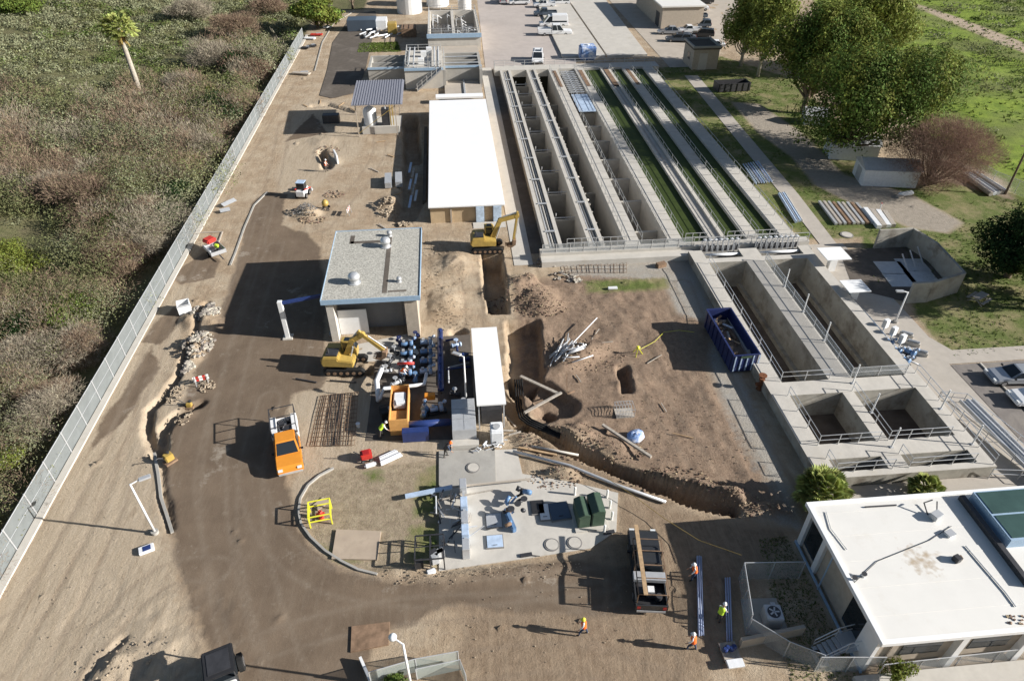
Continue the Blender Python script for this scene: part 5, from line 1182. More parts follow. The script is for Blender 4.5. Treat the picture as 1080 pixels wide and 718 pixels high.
person('person in orange vest and yellow helmet walking across the open dirt', pk(615,669), R(170), .1, .3, 'hi_orange', helmet='yellow_hi')
person('person in bright yellow vest bending over black machines by the rebar', pk(402,461), R(20), .8, .15, 'hi_yellow', legs='trousers')
person('person in orange helmet and dark clothes working below grey metal boxes', pk(470,482), R(0), .6, .15, 'trousers', 'hi_orange', legs='trousers', shirt='jeans')
person('person in orange vest beside white panel at the small pit', pk(344,181), R(-10), .2, .1, 'hi_orange', legs='trousers')
person('person in orange vest leaning over white pipes among the pumps', pk(424,401), R(0), .7, .1, 'hi_orange')
# ================================================================== SITE EQUIPMENT AND CLUTTER
random.seed(31)
def lamp(lb, px, py, h, arm, hx=None, name='street_lamp', globe=False):
    x, y = g(px, py); t = thing(name, lb, 'street lamp', (x,y,0))
    MB().tube([(0,0,0),(0,0,h*.5),(0,0,h)], [.09,.08,.06], 10).build('pole', 'white_paint', t, smooth=True); MB().cyl((0,0,-.1),.25,.35).build('base', 'concrete', t)
    a = Vector(arm); MB().tube([(0,0,h-.05), (a.x*.5,a.y*.5,h+.05), (a.x,a.y,h+.08)], .05, 8).build('arm', 'white_paint', t)
    if globe: MB().lathe((a.x,a.y,h-.05), [(.05,0),(.2,.08),(.24,.22),(.16,.36),(.03,.42)], 14).build('lamp_head', 'lamp_lens', t, smooth=True)
    else: MB().box((a.x*1.1,a.y*1.1,h+.08),(.75,.35,.14), math.atan2(a.y,a.x)).build('lamp_head', 'galv', t, bevel=.03)
    return t
lamp('white lamp post with side arm standing on dirt beside the fence', 164, 562, 5.2, (.75,.35))
lamp('white lamp post with round head at the bottom edge', 434, 726, 5.0, (-.55,.35), globe=True)
lamp('slim lamp post among the pumps and canopy', 492, 428, 5.4, (-.5,.3))
lamp('thin lamp post beside the pump row at the tanks', 944, 340, 3.6, (-.7,.1))
# solar sign box at the lamp
x, y = g(155,580); t = thing('solar_box', 'small white framed box with blue panel lying near lamp post', 'box', (x,y,0), .4); MB().box((0,0,.12),(.95,.6,.22)).build('case', 'tarp_white', t, bevel=.02); MB().box((.05,0,.24),(.5,.4,.02)).build('panel', 'pipe_blue', t)
# white open bin
x, y = g(196,329); t = thing('open_bin', 'white open-topped box standing near the fence', 'bin', (x,y,0), .35)
MB().span(-.6,.6,-.6,.6,0,.12).span(-.6,-.52,-.6,.6,.12,1.15).span(.52,.6,-.6,.6,.12,1.15).span(-.52,.52,-.6,-.52,.12,1.15).span(-.52,.52,.52,.6,.12,1.15).build('shell', 'white_paint', t); MB().span(-.63,.63,-.63,-.6,1.05,1.15).build('rim', 'galv', t)
# rubble heaps
def heap(lb, spots, m, r0, r1, name='rubble_heap', zbase=None, n=60, flat=.55, cat='rubble'):
    mb = MB()
    for (px, py, rx_, ry_, hh) in spots:
        x, y = g(px, py)
        for k in range(n):
            a = random.uniform(0,6.28); q = math.sqrt(random.random()); px_ = x+rx_*q*math.cos(a); py_ = y+ry_*q*math.sin(a)
            mb.rock((px_,py_,height(px_,py_)+hh*(1-q*q)+.05), random.uniform(r0,r1), flat)
    return tag(solo(mb, name, m, lb, cat), kind='stuff')
heap('pale broken concrete heap beside the dark road, farther part', [(217,330,1.5,1.5,.5)], 'rubble', .10,.38, n=170)
heap('pale broken concrete heap beside the dark road, nearer part', [(208,365,1.5,2.2,.5),(196,388,.7,.7,.2)], 'rubble', .08,.32, n=170)
heap('loose stones along the small trench by the road', [(185,415,.8,1.2,.1),(192,440,.9,1.0,.1),(218,408,.8,.8,.1)], 'dirt_pale', .05,.2, n=60)
heap('broken concrete slabs in front of the big basin', [(578,277,1.6,1.0,.3),(594,291,1.5,.8,.3),(606,296,.8,.5,.1)], 'rubble', .15,.45, n=26, flat=.3)
heap('rubble and clods beside the long white building', [(408,222,1.4,2.2,.4),(425,236,1.,1.2,.2)], 'dirt_pale', .08,.35, n=90)
heap('clods on the spoil mound right of the white canopy', [(548,308,3.6,2.6,.0),(570,325,2.8,1.6,0)], 'soil_clod', .04,.16, n=260)
heap('dark soil clods along the diagonal trench', [(640,478,3.5,1.2,0),(700,505,3.5,1.2,0),(750,522,3,1.4,0),(600,462,2.6,1.6,0),(785,535,2.5,1.,0)], 'soil_clod', .03,.15, n=210)
heap('brown clods in the middle of the dug field', [(620,380,3.5,1.8,0),(600,365,2.5,1.2,0),(560,460,1.2,2.5,0),(588,505,2.5,1.1,.1)], 'soil_clod', .03,.14, n=170)
heap('pale clods beside the gravel roofed building', [(470,300,2.6,4.2,0),(478,335,2.,2.5,0),(460,262,2.5,1.8,0)], 'dirt_pale', .02,.11, n=170)
heap('clods at the edge of the concrete pad', [(500,606,5,.7,.1),(560,602,4,.7,.1),(440,606,2.5,.7,0)], 'dirt_pale', .02,.08, n=85)
heap('turned soil clods at the bottom left', [(118,700,2.5,1.6,0),(150,690,2,1.2,0)], 'dirt_pale', .03,.1, n=50)
heap('clods of soil at excavator bucket', [(345,160,1.8,2,.1),(352,205,1.4,1.2,0),(330,232,1.6,1,.1)], 'soil_clod', .05,.2, n=90)
for (lb, spots, n_) in (('scattered pebbles over the dirt yard', [(330,240,6,18,0),(110,520,4,9,0),(560,660,8,3,0),(90,640,4,3,0)], 90), ('scattered clods over the brown dug field', [(680,400,6,8,0),(620,330,5,6,0),(730,470,5,5,0)], 320)):
    o = heap(lb, spots, 'dirt_pale' if 'pebbles' in lb else 'soil_clod', .015,.06 if 'pebbles' in lb else .08, name='scattered_stones', n=n_); o['kind'] = 'stuff'
# gravel heap + mixer
x, y = g(326,226); 
heap('small grey gravel heap by the cement mixer', [(322,224,1.7,1.5,.55)], 'grout', .05,.14, name='gravel_heap', n=260)
x, y = g(344,221); t = thing('cement_mixer', 'small yellow cement mixer beside the gravel heap', 'cement mixer', (x,y,0)); MB().lathe((0,0,.5), [(.25,0),(.42,.2),(.42,.5),(.22,.8)], 14).build('drum', 'yellow', t, smooth=True); MB().bar((-.4,-.3,0),(0,0,.6),.06).bar((.4,-.3,0),(0,0,.6),.06).bar((0,.5,0),(0,0,.6),.06).build('stand', 'steel_dark', t); wheels(t, .3, -.3, .45, .2, .08)
# compact loader
x, y = g(320,207); t = thing('compact_loader', 'small white compact loader standing near the gravel heap', 'loader', (x,y,0), R(80))
MB().span(-1,.9,-.55,.55,.35,1.1).build('body', 'white_paint', t, bevel=.06); MB().span(-.5,.45,-.5,.5,1.1,2.0).build('cab', 'glass', t); MB().span(-.55,.5,-.55,.55,2.0,2.08).build('roof', 'pale_blue', t, bevel=.02); MB().bar((-.8,-.62,1.3),(1.3,-.62,.7),.12).bar((-.8,.62,1.3),(1.3,.62,.7),.12).build('lift_arm', 'red', t); MB().profile([(1.3,.1),(1.3,.6),(1.45,.6),(1.9,.1)], -.75,.75).build('bucket', 'galv', t); wheels(t, .6, -.6, .75, .35, .22)
# trailer with debris by fence
x, y = g(228,268); t = thing('utility_trailer', 'small tilted trailer loaded with tools and an orange tarp by the fence', 'trailer', (x,y,0), R(-55))
MB().span(-1.3,1.3,-.8,.8,.55,.62).span(-1.3,1.3,-.85,-.8,.55,1.0).span(-1.3,1.3,.8,.85,.55,1.0).span(1.25,1.3,-.8,.8,.62,1.0).span(-1.3,-1.25,-.8,.8,.62,.8).build('bed', 'galv', t); MB().bar((1.3,0,.5),(2.4,0,.45),.1).build('drawbar', 'steel_dark', t); wheels(t, .15, .15, .98, .34, .18)
MB().box((-1.5,.1,1.15),(1.1,1.2,.5), .3).build('tarp', 'red', t, bevel=.12); MB().box((.3,-.3,.85),(.6,.4,.4)).box((.7,.3,.8),(.4,.5,.3)).bar((-.9,.5,.9),(1.1,.1,.95),.08).build('tools', 'steel_dark', t); MB().box((-.2,.35,.85),(.5,.4,.4), .5).build('green_bag', 'hi_yellow', t, bevel=.08); MB().box((.1,-.55,.8),(.8,.3,.3)).build('white_bag', 'tarp_white', t, bevel=.06)
# barricade, signs
def barricade(lb, px, py, rz, z=0):
    x, y = g(px, py); t = thing('barricade', lb, 'barricade', (x,y,height(x,y)), rz)
    for s in (-.5,.5): MB().bar((s,-.25,0),(s,0,1),.05).bar((s,.25,0),(s,0,1),.05).build('leg', 'galv', t)
    for z_, m_ in ((.85,'red'),(.55,'red')): MB().span(-.65,.65,-.03,.03,z_-.1,z_+.1).build('board', 'paint_white', t); MB().span(-.4,-.15,-.035,.035,z_-.1,z_+.1).span(.15,.4,-.035,.035,z_-.1,z_+.1).build('stripe', m_, t)
barricade('red and white barricade at the small trench beside road', 214, 405, .3); barricade('red and white barricade behind the gravel roofed building', 368, 226, 1.4)
def small_machine(lb, px, py, m='yellow', rz=0, s=1):
    x, y = g(px, py); t = thing('plate_compactor', lb, 'compactor', (x,y,height(x,y)), rz); MB().box((0,0,.12),(.8*s,.6*s,.16)).build('plate', 'rusty_steel', t); MB().box((0,0,.5*s),(.55*s,.5*s,.5*s)).build('engine', m, t, bevel=.05); MB().tube([(-.2,0,.5*s),(-.7,0,1.0),(-.9,0,1.0)], .035, 6).build('handle', 'steel_dark', t); MB().cyl((.1,.1,.75*s),.12,.15,10).build('filter_cap', 'steel_dark', t)
small_machine('small yellow compactor beside the pale concrete patch', 200, 428, s=.8); small_machine('larger yellow compactor at the end of the kerb', 180, 487, s=1.15, rz=.8)
# grey panels leaning, planks near fence
for k, (px, py, rz, s_, lb) in enumerate(((242,216,.9,2.0,'upper grey metal panel propped on dirt by the fence'),(238,224,.4,1.2,'lower short grey metal panel on dirt by the fence'))):
    x, y = g(px, py); t = thing('propped_sheet', lb, 'panel', (x,y,0), rz)
    MB().box((0,0,.35),(s_,.6,.05), tilt=('X',.4)).build('sheet', 'galv', t); MB().bar((s_*.4,0,0),(s_*.4,0,.33),.05).bar((-s_*.4,0,0),(-s_*.4,0,.33),.05).build('prop', 'steel_dark', t)
x, y = g(213,246); solo(MB().bar((x-2.3,y,.08),(x+2.4,y,.08),.14,.1).bar((x+2.4,y+.05,.08),(x+2.6,y-3.2,.08),.14,.1).bar((x-2.3,y,.08),(x-2.5,y-5,.08),.14,.1), 'timber_border', 'tan_slab', 'pale timber border laid on the dirt by the fence', 'timber')
for (px, py, sx_, sy_, sz_, m_, lb, rz) in ((355,170,.25,2.4,1.3,'white_paint','upright white panel beside the small dark pit',.3),(350,129,2.6,1.3,1.3,'steel_dark','dark equipment box left of the metal roofed shed',0),(312,200,1.,.6,.25,'steel_dark','flat dark box left of the compact loader',0),
        (697,281,1.1,.6,.5,'rusty_steel','small rusty machine part on the gravel by the basin',.3),(646,305,1.0,.35,.2,'tarp_white','small white slab on the grass strip',0),(321,462,.01,.01,.01,'galv','',0)):
    if not lb: continue
    x, y = g(px, py); solo(MB().box((x,y,sz_/2+height(x,y)),(sx_,sy_,sz_), rz), 'site_box', m_, lb, 'box', bevel=.03)
# steel plates and slabs
for (pts, m_, lb, nm) in (([(355,559),(402,561),(398,591),(350,590)],'plywood','square tan concrete slab on the planted island','slab'), ([(371,661),(411,656),(410,680),(370,688)],'rusty_steel','brown steel road plate on the dirt near bottom lamp','steel_plate')):
    solo(MB().prism(gp(pts), height(*gp(pts)[0])-.02, .14 if 'tan' in lb else .1), nm, m_, lb, 'plate')
# yellow guard frame on island
x, y = g(339,546); t = thing('guard_frame', 'bright yellow tubular guard frame round a hydrant on the island', 'guard frame', (x,y,0), .15)
for a in (-.75,.75):
    for b_ in (-.7,.7): MB().bar((a,b_,0),(a,b_,1.15),.08).build('post', 'yellow_hi', t)
for z_ in (.6,1.12): MB().bar((-.75,-.7,z_),(.75,-.7,z_),.07).bar((-.75,.7,z_),(.75,.7,z_),.07).bar((-.75,-.7,z_),(-.75,.7,z_),.07).bar((.75,-.7,z_),(.75,.7,z_),.07).build('rail', 'yellow_hi', t)
MB().lathe((0,0,0), [(.2,0),(.16,.3),(.16,.7),(.05,.85)], 10).tube([(-.3,0,.5),(.3,0,.5)], .08, 8).build('hydrant', 'red', t)
solo(MB().box((x-.2,y+1.25,.06),(1.0,.7,.05), .8), 'plywood_scrap', 'plywood', 'scrap board lying behind the yellow guard frame', 'board')
# ---- rebar mat
def rebar(lb, quad, nu, nv, m, r=.02, jit=.05):
    q = [Vector((*p,.10)) for p in gp(quad)]; mb = MB()
    for i in range(nu):
        u = min(1,max(0,(i+random.uniform(-jit,jit)*6)/(nu-1))); mb.bar(q[0].lerp(q[1],u)+Vector((0,0,.02)), q[3].lerp(q[2],u)+Vector((0,0,.02)), r)
    for i in range(nv):
        v = i/(nv-1); mb.bar(q[0].lerp(q[3],v)-Vector((0,0,.02)), q[1].lerp(q[2],v)-Vector((0,0,.02)), r)
    solo(mb, 'rebar_mat', m, lb, 'rebar mat')
rebar('rusty rebar mat lying on pale ground beside the pumps', [(338,418),(378,414),(374,470),(326,471)], 17, 13, 'rusty_steel', .032)
rebar('dark rebar mat laid on top of the middle of the rusty one', [(350,417),(364,416),(362,470),(345,471)], 10, 9, 'steel_dark', .03)
rebar('long rebar mesh lying on gravel in front of the big basin', [(592,273),(661,273),(661,288),(596,288)], 14, 5, 'rusty_steel', .035)
# ---- pump cluster
def pump(lb, x, y, rz, m='pump_blue', s=1.):
    t = thing('pump', lb, 'pump', (x,y,0), rz, 'blue pumps beside the manifold')
    MB().box((0,0,.15),(1.5*s,.55*s,.2)).build('base_plate', 'steel_dark', t)
    MB().lathe((-.62*s,0,.55), [(.2,0),(.24,.05),(.24,.6*s),(.18,.68*s)], 14, 'X').build('motor', m, t, smooth=True)
    MB().lathe((.15*s,0,.55), [(.32,0),(.36,.08),(.36,.25),(.3,.33)], 14, 'X').build('volute', m, t, smooth=True)
    MB().tube([(.3*s,0,.6),(.3*s,0,1.0),(.55*s,0,1.15),(.8*s,0,1.15)], .12, 10).build('outlet_pipe', m, t, smooth=True)
    MB().lathe((.3*s,0,.98), [(.2,0),(.2,.06)], 12).lathe((.62*s,0,1.15), [(.2,0),(.2,.06)], 12, 'X').build('flange', 'galv', t)
    MB().box((-.35*s,0,.85),(.25,.25,.18)).build('terminal_box', 'galv', t)
    return t
mx = -2.05
for i, yy in enumerate((51.0,49.6,48.2,46.8)):
    for j, xx in enumerate((-3.3,-5.1)):
        pump('blue pump in the %s row from the top, %s the manifold' % (ORD[i], ('next to','one away from')[j]), xx, yy-.1*j, random.uniform(-.05,.05), 'pump_blue' if (i+j)%3 else 'pale_blue')
pump('blue pump next to orange wooden crate, below the manifold', -3.5, 41.6, 1.4); pump('pale blue pump at the lower end of the manifold', -2.4, 41.9, .2, 'pale_blue')
t = thing('manifold_pipe', 'thick dark blue manifold pipe with flanged ports beside the pumps', 'pipe', (mx,43.5,0))
MB().tube([(0,0,1.15),(0,8.4,1.15)], .27, 14).build('pipe', 'pipe_blue', t, smooth=True)
for k in range(7): MB().tube([(0,.7+k*1.2,1.3),(0,.7+k*1.2,1.62)], .12, 8).build('port', 'pipe_blue', t); 
for k in range(4): MB().bar((0,.8+k*2.3,0),(0,.8+k*2.3,.9),.12).build('stand', 'steel_dark', t)
solo(MB().tube([(-5.9,39.9,.8),(-1.2,39.9,.8)], .3, 14), 'header_pipe', 'pipe_blue', 'dark blue horizontal header pipe below the orange crate', 'pipe', smooth=True)
solo(MB().span(-5.2,-3.1,38.7,39.3,0,1.1), 'blue_cabinet', 'pipe_blue', 'blue cabinet in front of the horizontal header pipe', 'cabinet', bevel=.03)
def wpipe(lb, pts, r, m='tarp_white', nm='pipe'): return solo(MB().tube(pts, r, 10), nm, m, lb, 'pipe', smooth=True)
wpipe('white elbowed pipe running past the orange crate', [(-7.2,43.3,.7),(-6.9,44.4,.9),(-4.4,44.5,.9),(-3.5,44.6,.9),(-3.3,46.0,.9)], .16)
wpipe('white upright pipe stack left of the pumps', [(-7.4,43.6,.2),(-7.6,45.4,.9),(-7.3,46.8,.9),(-7.3,47.8,.5)], .22)
wpipe('red capped feed pipe among the pumps', [(-5.9,47.6,.9),(-4.4,47.4,1.0)], .14, 'red')
wpipe('thin blue pipe crossing the shaded pump floor', [(-1.6,46.9,.5),(.6,47.1,.5)], .1, 'pipe_blue')
wpipe('grey pipe run from pumps toward the canopy', [(-1.4,45.1,.4),(-1.4,47.2,.4),(.5,47.6,.5)], .09, 'galv')
wpipe('dark blue pipe loop at far end of the pump floor', [(-1.6,51.2,.4),(-.6,51.4,.4),(-.5,49.2,.4),(.5,49,.4)], .12, 'pipe_blue')
for k, (xx, yy, m_) in enumerate(((-6.6,48.6,'steel_dark'),(-6.3,49.9,'steel_dark'),(-6.9,47.2,'galv'),(-5.9,51.3,'navy'),(-4.4,51.9,'navy'),(-4.3,46.0,'pump_blue'),(-5.4,46.2,'steel_dark'),(-.6,50.4,'pale_blue'),(-6.0,45.5,'galv'),(.1,48.2,'pipe_blue'),(-.9,43.6,'steel_dark'),(-.2,42.2,'steel_dark'))):
    t = thing('valve', '%s coloured valve, number %s in the clutter round the pumps' % ({'steel_dark':'dark','galv':'grey','navy':'navy','pump_blue':'blue','pale_blue':'pale blue','pipe_blue':'deep blue'}[m_], ORD[k]), 'valve', (xx,yy,0), random.uniform(0,3), 'valves and fittings round the pumps')
    MB().tube([(-.5,0,.45),(.5,0,.45)], .17, 10).build('body', m_, t, smooth=True); MB().tube([(0,0,.5),(0,0,1.1)], .05, 6).build('stem', 'galv', t); MB().lathe((0,0,1.05), [(.22,0),(.22,.05)], 10).build('handwheel', m_ if m_ != 'steel_dark' else 'galv', t); MB().lathe((-.42,0,.45), [(.26,0),(.26,.06)], 10, 'X').build('flange', m_, t); MB().lathe((.36,0,.45), [(.26,0),(.26,.06)], 10, 'X').build('flange', m_, t)
# orange plywood crate
x0, y0 = -5.45, 41.7
t = thing('plywood_crate', 'tall open orange plywood crate with white sacks inside', 'crate', (x0,y0,0))
MB().span(-.75,.75,-2.1,2.1,0,.1).span(-.75,-.68,-2.1,2.1,.1,1.7).span(.68,.75,-2.1,2.1,.1,1.7).span(-.68,.68,-2.1,-2.03,.1,1.7).span(-.68,.68,2.03,2.1,.1,1.7).span(-.68,.68,-2.03,-.6,1.0,1.3).build('case', 'ply_orange', t)
MB().box((0,.6,1.3),(1.0,1.6,.5)).box((.05,.1,1.6),(.8,.7,.15), .2).build('sack', 'tarp_white', t, bevel=.08)
solo(MB().box((-3.0,42.9,1.0),(.9,.5,.5)), 'orange_box', 'orange', 'small orange box beside the pale blue pump', 'box', bevel=.04)
# grey hatch tank
t = thing('metal_cabinet', 'grey metal cabinet with panelled lid below the white canopy', 'cabinet', (-.25,40.1,0)); MB().span(-.95,.95,-1.9,1.7,0,1.5).build('body', 'galv', t)
for a in (-.93,.01):
    for b_ in (-1.86,-.68,.5): MB().span(a,a+.9,b_,b_+1.14,1.502,1.55).build('lid_panel', 'galv', t)
MB().span(-1.1,1.1,-2.6,-1.92,0,.5).build('step', 'concrete_light', t)
t = thing('white_tank_unit', 'pale upright unit below the end of the white canopy', 'tank', (2.3,38.4,0)); MB().box((0,0,.7),(1.0,1.3,1.4)).build('shell', 'tarp_white', t, bevel=.08); MB().cyl((0,0,1.4),.3,.1).build('lid', 'galv', t)
# black machines by worker
for k, (px, py, sx_, rz, lb) in enumerate(((410,440,1.2,.3,'black generator on wheels beside bending worker'),(417,450,1.0,.9,'second black generator nearer the orange crate'))):
    x, y = g(px, py); t = thing('generator', lb, 'generator', (x,y,0), rz); MB().box((0,0,.55),(sx_,.8,.7)).build('engine', 'black_plastic', t, bevel=.05); MB().bar((-.6,-.4,.15),(-.6,-.4,1.1),.05).bar((.6,-.4,.15),(.6,-.4,1.1),.05).bar((-.6,.4,.15),(-.6,.4,1.1),.05).bar((.6,.4,.15),(.6,.4,1.1),.05).bar((-.6,-.4,1.1),(.6,-.4,1.1),.05).bar((-.6,.4,1.1),(.6,.4,1.1),.05).build('frame', 'steel_dark', t); MB().cyl((.2,0,.9),.15,.2,10).build('tank_cap', 'galv', t); wheels(t, .4, -.4, .5, .2, .1)
# red hopper, white bundle, pail
x, y = g(387,484); t = thing('concrete_saw', 'red walk-behind machine on the pale ground by the kerb', 'machine', (x,y,0), .2); MB().box((0,0,.5),(.9,.7,.6)).build('body', 'red', t, bevel=.08); MB().bar((-.4,0,.6),(-.9,0,1.1),.06).build('handle', 'steel_dark', t); MB().box((0,-.1,.85),(.5,.4,.12)).build('cover', 'tail_red', t); wheels(t, .3, -.3, .42, .18, .08)
x, y = g(391,492); solo(MB().box((x,y,.2),(.9,.35,.35), .3), 'sack', 'tarp_white', 'white sack in front of the red machine', 'sack', bevel=.1)
x, y = g(411,483); mb = MB()
t = thing('wrapped_bundle', 'silver wrapped bundle lying near the red machine', 'bundle', (x,y,0), .5)
for k in range(5): MB().tube([(-.9+.05*k,-.36+.18*k,.14+.05*(k%2)),(.9-.05*k,-.36+.18*k,.14+.05*(k%2))], .11, 8).build('roll', 'tarp_white' if k != 2 else 'alu', t)
x, y = g(378,450); t = thing('paint_pail', 'white pail on the edge of the rebar mat', 'pail', (x,y,0)); MB().lathe((0,0,0), [(.14,0),(.17,.36)], 12).build('pail', 'white_paint', t); MB().cyl((0,0,.36),.18,.03,12).build('lid', 'tarp_white', t)
for (a, b_, c, d, lb) in ((312,400,334,404,'long dark bar on dirt, left of the pair'),(348,402,376,404,'long dark bar on dirt, right of the pair')):
    solo(MB().bar(g3(a,b_,0,.1), g3(c,d,0,.1), .1), 'steel_bar', 'steel_dark', lb, 'bar')
# ---- process pad: pits, pipes, hatches
def hatch(px, py, sx_, sy_, lb, m='galv', z=.06, rz=0):
    x, y = g(px, py); t = thing('floor_hatch', lb, 'hatch', (x,y,z), rz); MB().box((0,0,.05),(sx_,sy_,.1)).build('frame', 'grout', t); MB().box((0,0,.115),(sx_-.12,sy_-.12,.025)).build('lid', m, t); MB().bar((-.15,-sy_*.3,.16),(.15,-sy_*.3,.16),.03).build('handle', 'steel_dark', t)
hatch(521,550,1.2,1.3,'grey steel floor hatch, farther of the two on pad'); hatch(522,572,1.2,1.1,'pale blue floor hatch, nearer of the two on pad','pale_blue'); 
def manhole(px, py, lb, z=.07, r=.42):
    x, y = g(px, py); t = thing('manhole_cover', lb, 'manhole cover', (x,y,z)); MB().lathe((0,0,0), [(r*1.25,0),(r*1.25,.04),(r,.045)], 28).build('ring', 'grout', t); MB().cyl((0,0,.045), r, .025, 28).build('cover', 'concrete_light', t)
manhole(582,575,'round manhole cover in the middle of the pad front'); manhole(606,573,'round manhole cover at the right end of the pad'); manhole(499,494,'round manhole cover on the textured slab at back',.1)
# sunken slot with equipment: tall grey steel posts casting the long shadow
t = thing('pipe_rack', 'row of pale blue steel boxes standing along the left edge of the pad', 'rack', (*g(492,588),.06))
bx, by = g(492,588)
for k, (dy, hh) in enumerate(((.3,1.1),(1.45,1.15),(2.6,1.1),(3.8,1.2),(5.4,1.3))):
    MB().box((0,dy,hh/2),(.5,.9,hh)).build('box', 'pale_blue' if k%2 else 'alu', t, bevel=.03)
MB().bar((0,-.1,.75),(0,6,.9),.16,.1).build('top_rail', 'galv', t)
# fallen pale beam and twisted steel at left of the pad
solo(MB().bar(g3(428,527,0,.4), g3(478,518,0,.5), .36,.14), 'steel_beam', 'pale_blue', 'thick pale steel beam lying across the pad edge', 'beam')
solo(MB().bar(g3(478,518,0,.5), g3(560,509,0,.45), .12,.12), 'steel_beam', 'tan_slab', 'long thin pale beam lying across the back of the pad', 'beam')
solo(MB().bar(g3(462,532,0,.5), g3(520,522,0,.6), .09), 'timber', 'wood_grey', 'grey timber beside the thick pale beam', 'timber')
random.seed(77)
cl = thing('scrap_steel', 'tangle of white and black scrap steel left of the pad', 'scrap', (*g(478,545),.1))
for k in range(46):
    a = Vector((random.uniform(-1.3,1.0), random.uniform(-2.6,2.2), random.uniform(.05,.6))); d = Vector((random.gauss(0,.5),random.gauss(0,.6),random.gauss(0,.25)))
    MB().bar(a, a+d, random.uniform(.04,.11)).build('piece', random.choice(['galv','tarp_white','steel_dark','steel_dark','wood_grey']), cl)
ck = thing('control_rack', 'dark steel frame machine on the island beside the pad', 'machine', (*g(455,588),0))
for a in (-1.,0,.9):
    MB().bar((a,-1,0),(a,-1,1.3),.08).bar((a,.9,0),(a,.9,1.3),.08).bar((a,-1,1.3),(a,.9,1.3),.08).build('frame', 'steel_dark', ck)
MB().bar((-1,-1,1.3),(.9,-1,1.3),.08).bar((-1,.9,1.3),(.9,.9,1.3),.08).bar((-1,0,1.3),(.9,0,1.3),.05).build('crossbar', 'steel_dark', ck)
for k in range(6): MB().box((random.uniform(-.8,.7),random.uniform(-.8,.7),.45),(.5,.35,.8), random.random()).build('box', random.choice(['galv','steel_dark','black_plastic','alu']), ck, bevel=.02)
solo(MB().box((*g(455,604),.15),(.6,.35,.25), .3), 'plastic_tub', 'tarp_white', 'small pale tub before the dark frame machine', 'tub', bevel=.05)
# valve gear in the centre pit
vg = thing('valve_assembly', 'dark valve assembly with blue pipes in the centre of pad', 'valve', (*g(545,545),.06))
for k in range(16):
    a = Vector((random.uniform(-.9,.8), random.uniform(-1.2,1.9), random.uniform(.2,.9))); MB().tube([a, a+Vector((random.uniform(-.5,.5),random.uniform(-.5,.5),random.uniform(-.1,.4)))], random.uniform(.08,.2), 8).build('pipe', random.choice(['steel_dark','black_plastic','navy','rusty_steel','pump_blue']), vg, smooth=True)
for k in range(3): MB().lathe((-.4+.5*k,.4*k,.9), [(.25,0),(.25,.05)], 12).build('handwheel', 'steel_dark', vg)
solo(MB().box((*g(538,551),.3),(.3,1.9,.5), .25), 'blue_duct', 'pump_blue', 'short pale blue duct beside the valve assembly', 'duct', bevel=.05)
hatch(567,536,1.0,1.3,'dark square pit opening behind the valve assembly','black_plastic'); hatch(590,540,1.5,1.6,'folded blue grey panels left of the green cabinet','car_grey',rz=.1); hatch(574,541,.8,1.5,'white panel left of the blue grey panels','white_paint')
for (a, b_) in ((555,586),(642,562)):
    x, y = g(a, b_); solo(MB().box((x,y,.12),(.8,.25,.12), .1).bar((x,y,.15),(x+.9,y-.2,.15),.04), 'hand_tool', 'steel_dark', 'dark hand tool lying on the pad %s' % ('front' if a == 555 else 'right corner'), 'tool')
# green cabinets
t = thing('green_cabinet', 'pair of dark green metal cabinets with sloped tops on a concrete base', 'cabinet', (*g(621,549),.06), .05)
MB().span(-1.15,1.2,-.95,-.7,-.05,.12).span(-1.15,1.2,-.7,1.2,-.05,.1).build('base', 'concrete_light', t)
for (a, b_, h_) in ((-.95,-.1,1.35),(0,.95,1.6)): MB().profile([(a,.1),(b_,.1),(b_,h_),((a+b_)/2,h_+.12),(a,h_-.1)], -.65,1.1).build('body', 'green_box', t, bevel=.02); MB().span(a+.08,b_-.08,-.68,-.655,.2,h_-.2).build('door', 'green_box', t)
for k, (px, py) in enumerate(((606,522),(640,525),(643,536),(645,548),(637,562))):
    x, y = g(px, py); b = thing('bollard', 'short white post round the green cabinets, %s clockwise' % ORD[k], 'bollard', (x,y,0), 0, 'white posts round the green cabinets'); MB().lathe((0,0,0), [(.09,0),(.09,.85),(.05,.92)], 10).build('post', 'paint_white', b); MB().lathe((0,0,0), [(.2,0),(.2,.05)], 10).build('footing', 'concrete', b)
# ---- pipes along the diagonal trench
wpipe('long pale grey pipe running diagonally beside the trench', [g3(541,478,0,.25), g3(600,493,0,.25), g3(650,513,0,.2), g3(702,531,0,.2)], .12, 'galv')
wpipe('pale pipe above the long one near the white canopy', [g3(560,472,0,.2), g3(610,482,0,.25)], .09, 'concrete_light')
wpipe('thin white pipe at the right end of the diagonal trench', [g3(655,515,0,.2), g3(700,531,0,.2)], .05, 'tarp_white')
hz = MB()
for k in range(4):
    o_ = k*.2; hz.tube([(g(543,396)[0]+o_,g(543,396)[1],-.5),(g(545,425)[0]+o_,g(545,425)[1],-.5),(g(548,438)[0]+o_,g(548,438)[1]+o_*.5,-.3),(g(556,447)[0]+o_*.7,g(556,447)[1]+o_*.8,.0),(g(590,464)[0]+o_*.3,g(590,464)[1]+o_,.25)], .085, 8)
solo(hz, 'hose_bundle', 'rubber', 'bundle of thick black conduits bending through the trench', 'conduit', smooth=True)
solo(MB().bar(g3(635,452,0,.45), g3(686,486,0,.45), .22,.2), 'timber_beam', 'wood_grey', 'long pale timber beam lying on dirt below the blue bag', 'beam')
solo(MB().bar(g3(549,398,0,.15), g3(588,417,0,.25), .28,.14), 'timber_beam', 'wood_grey', 'upper timber beam propped across the trench', 'beam')
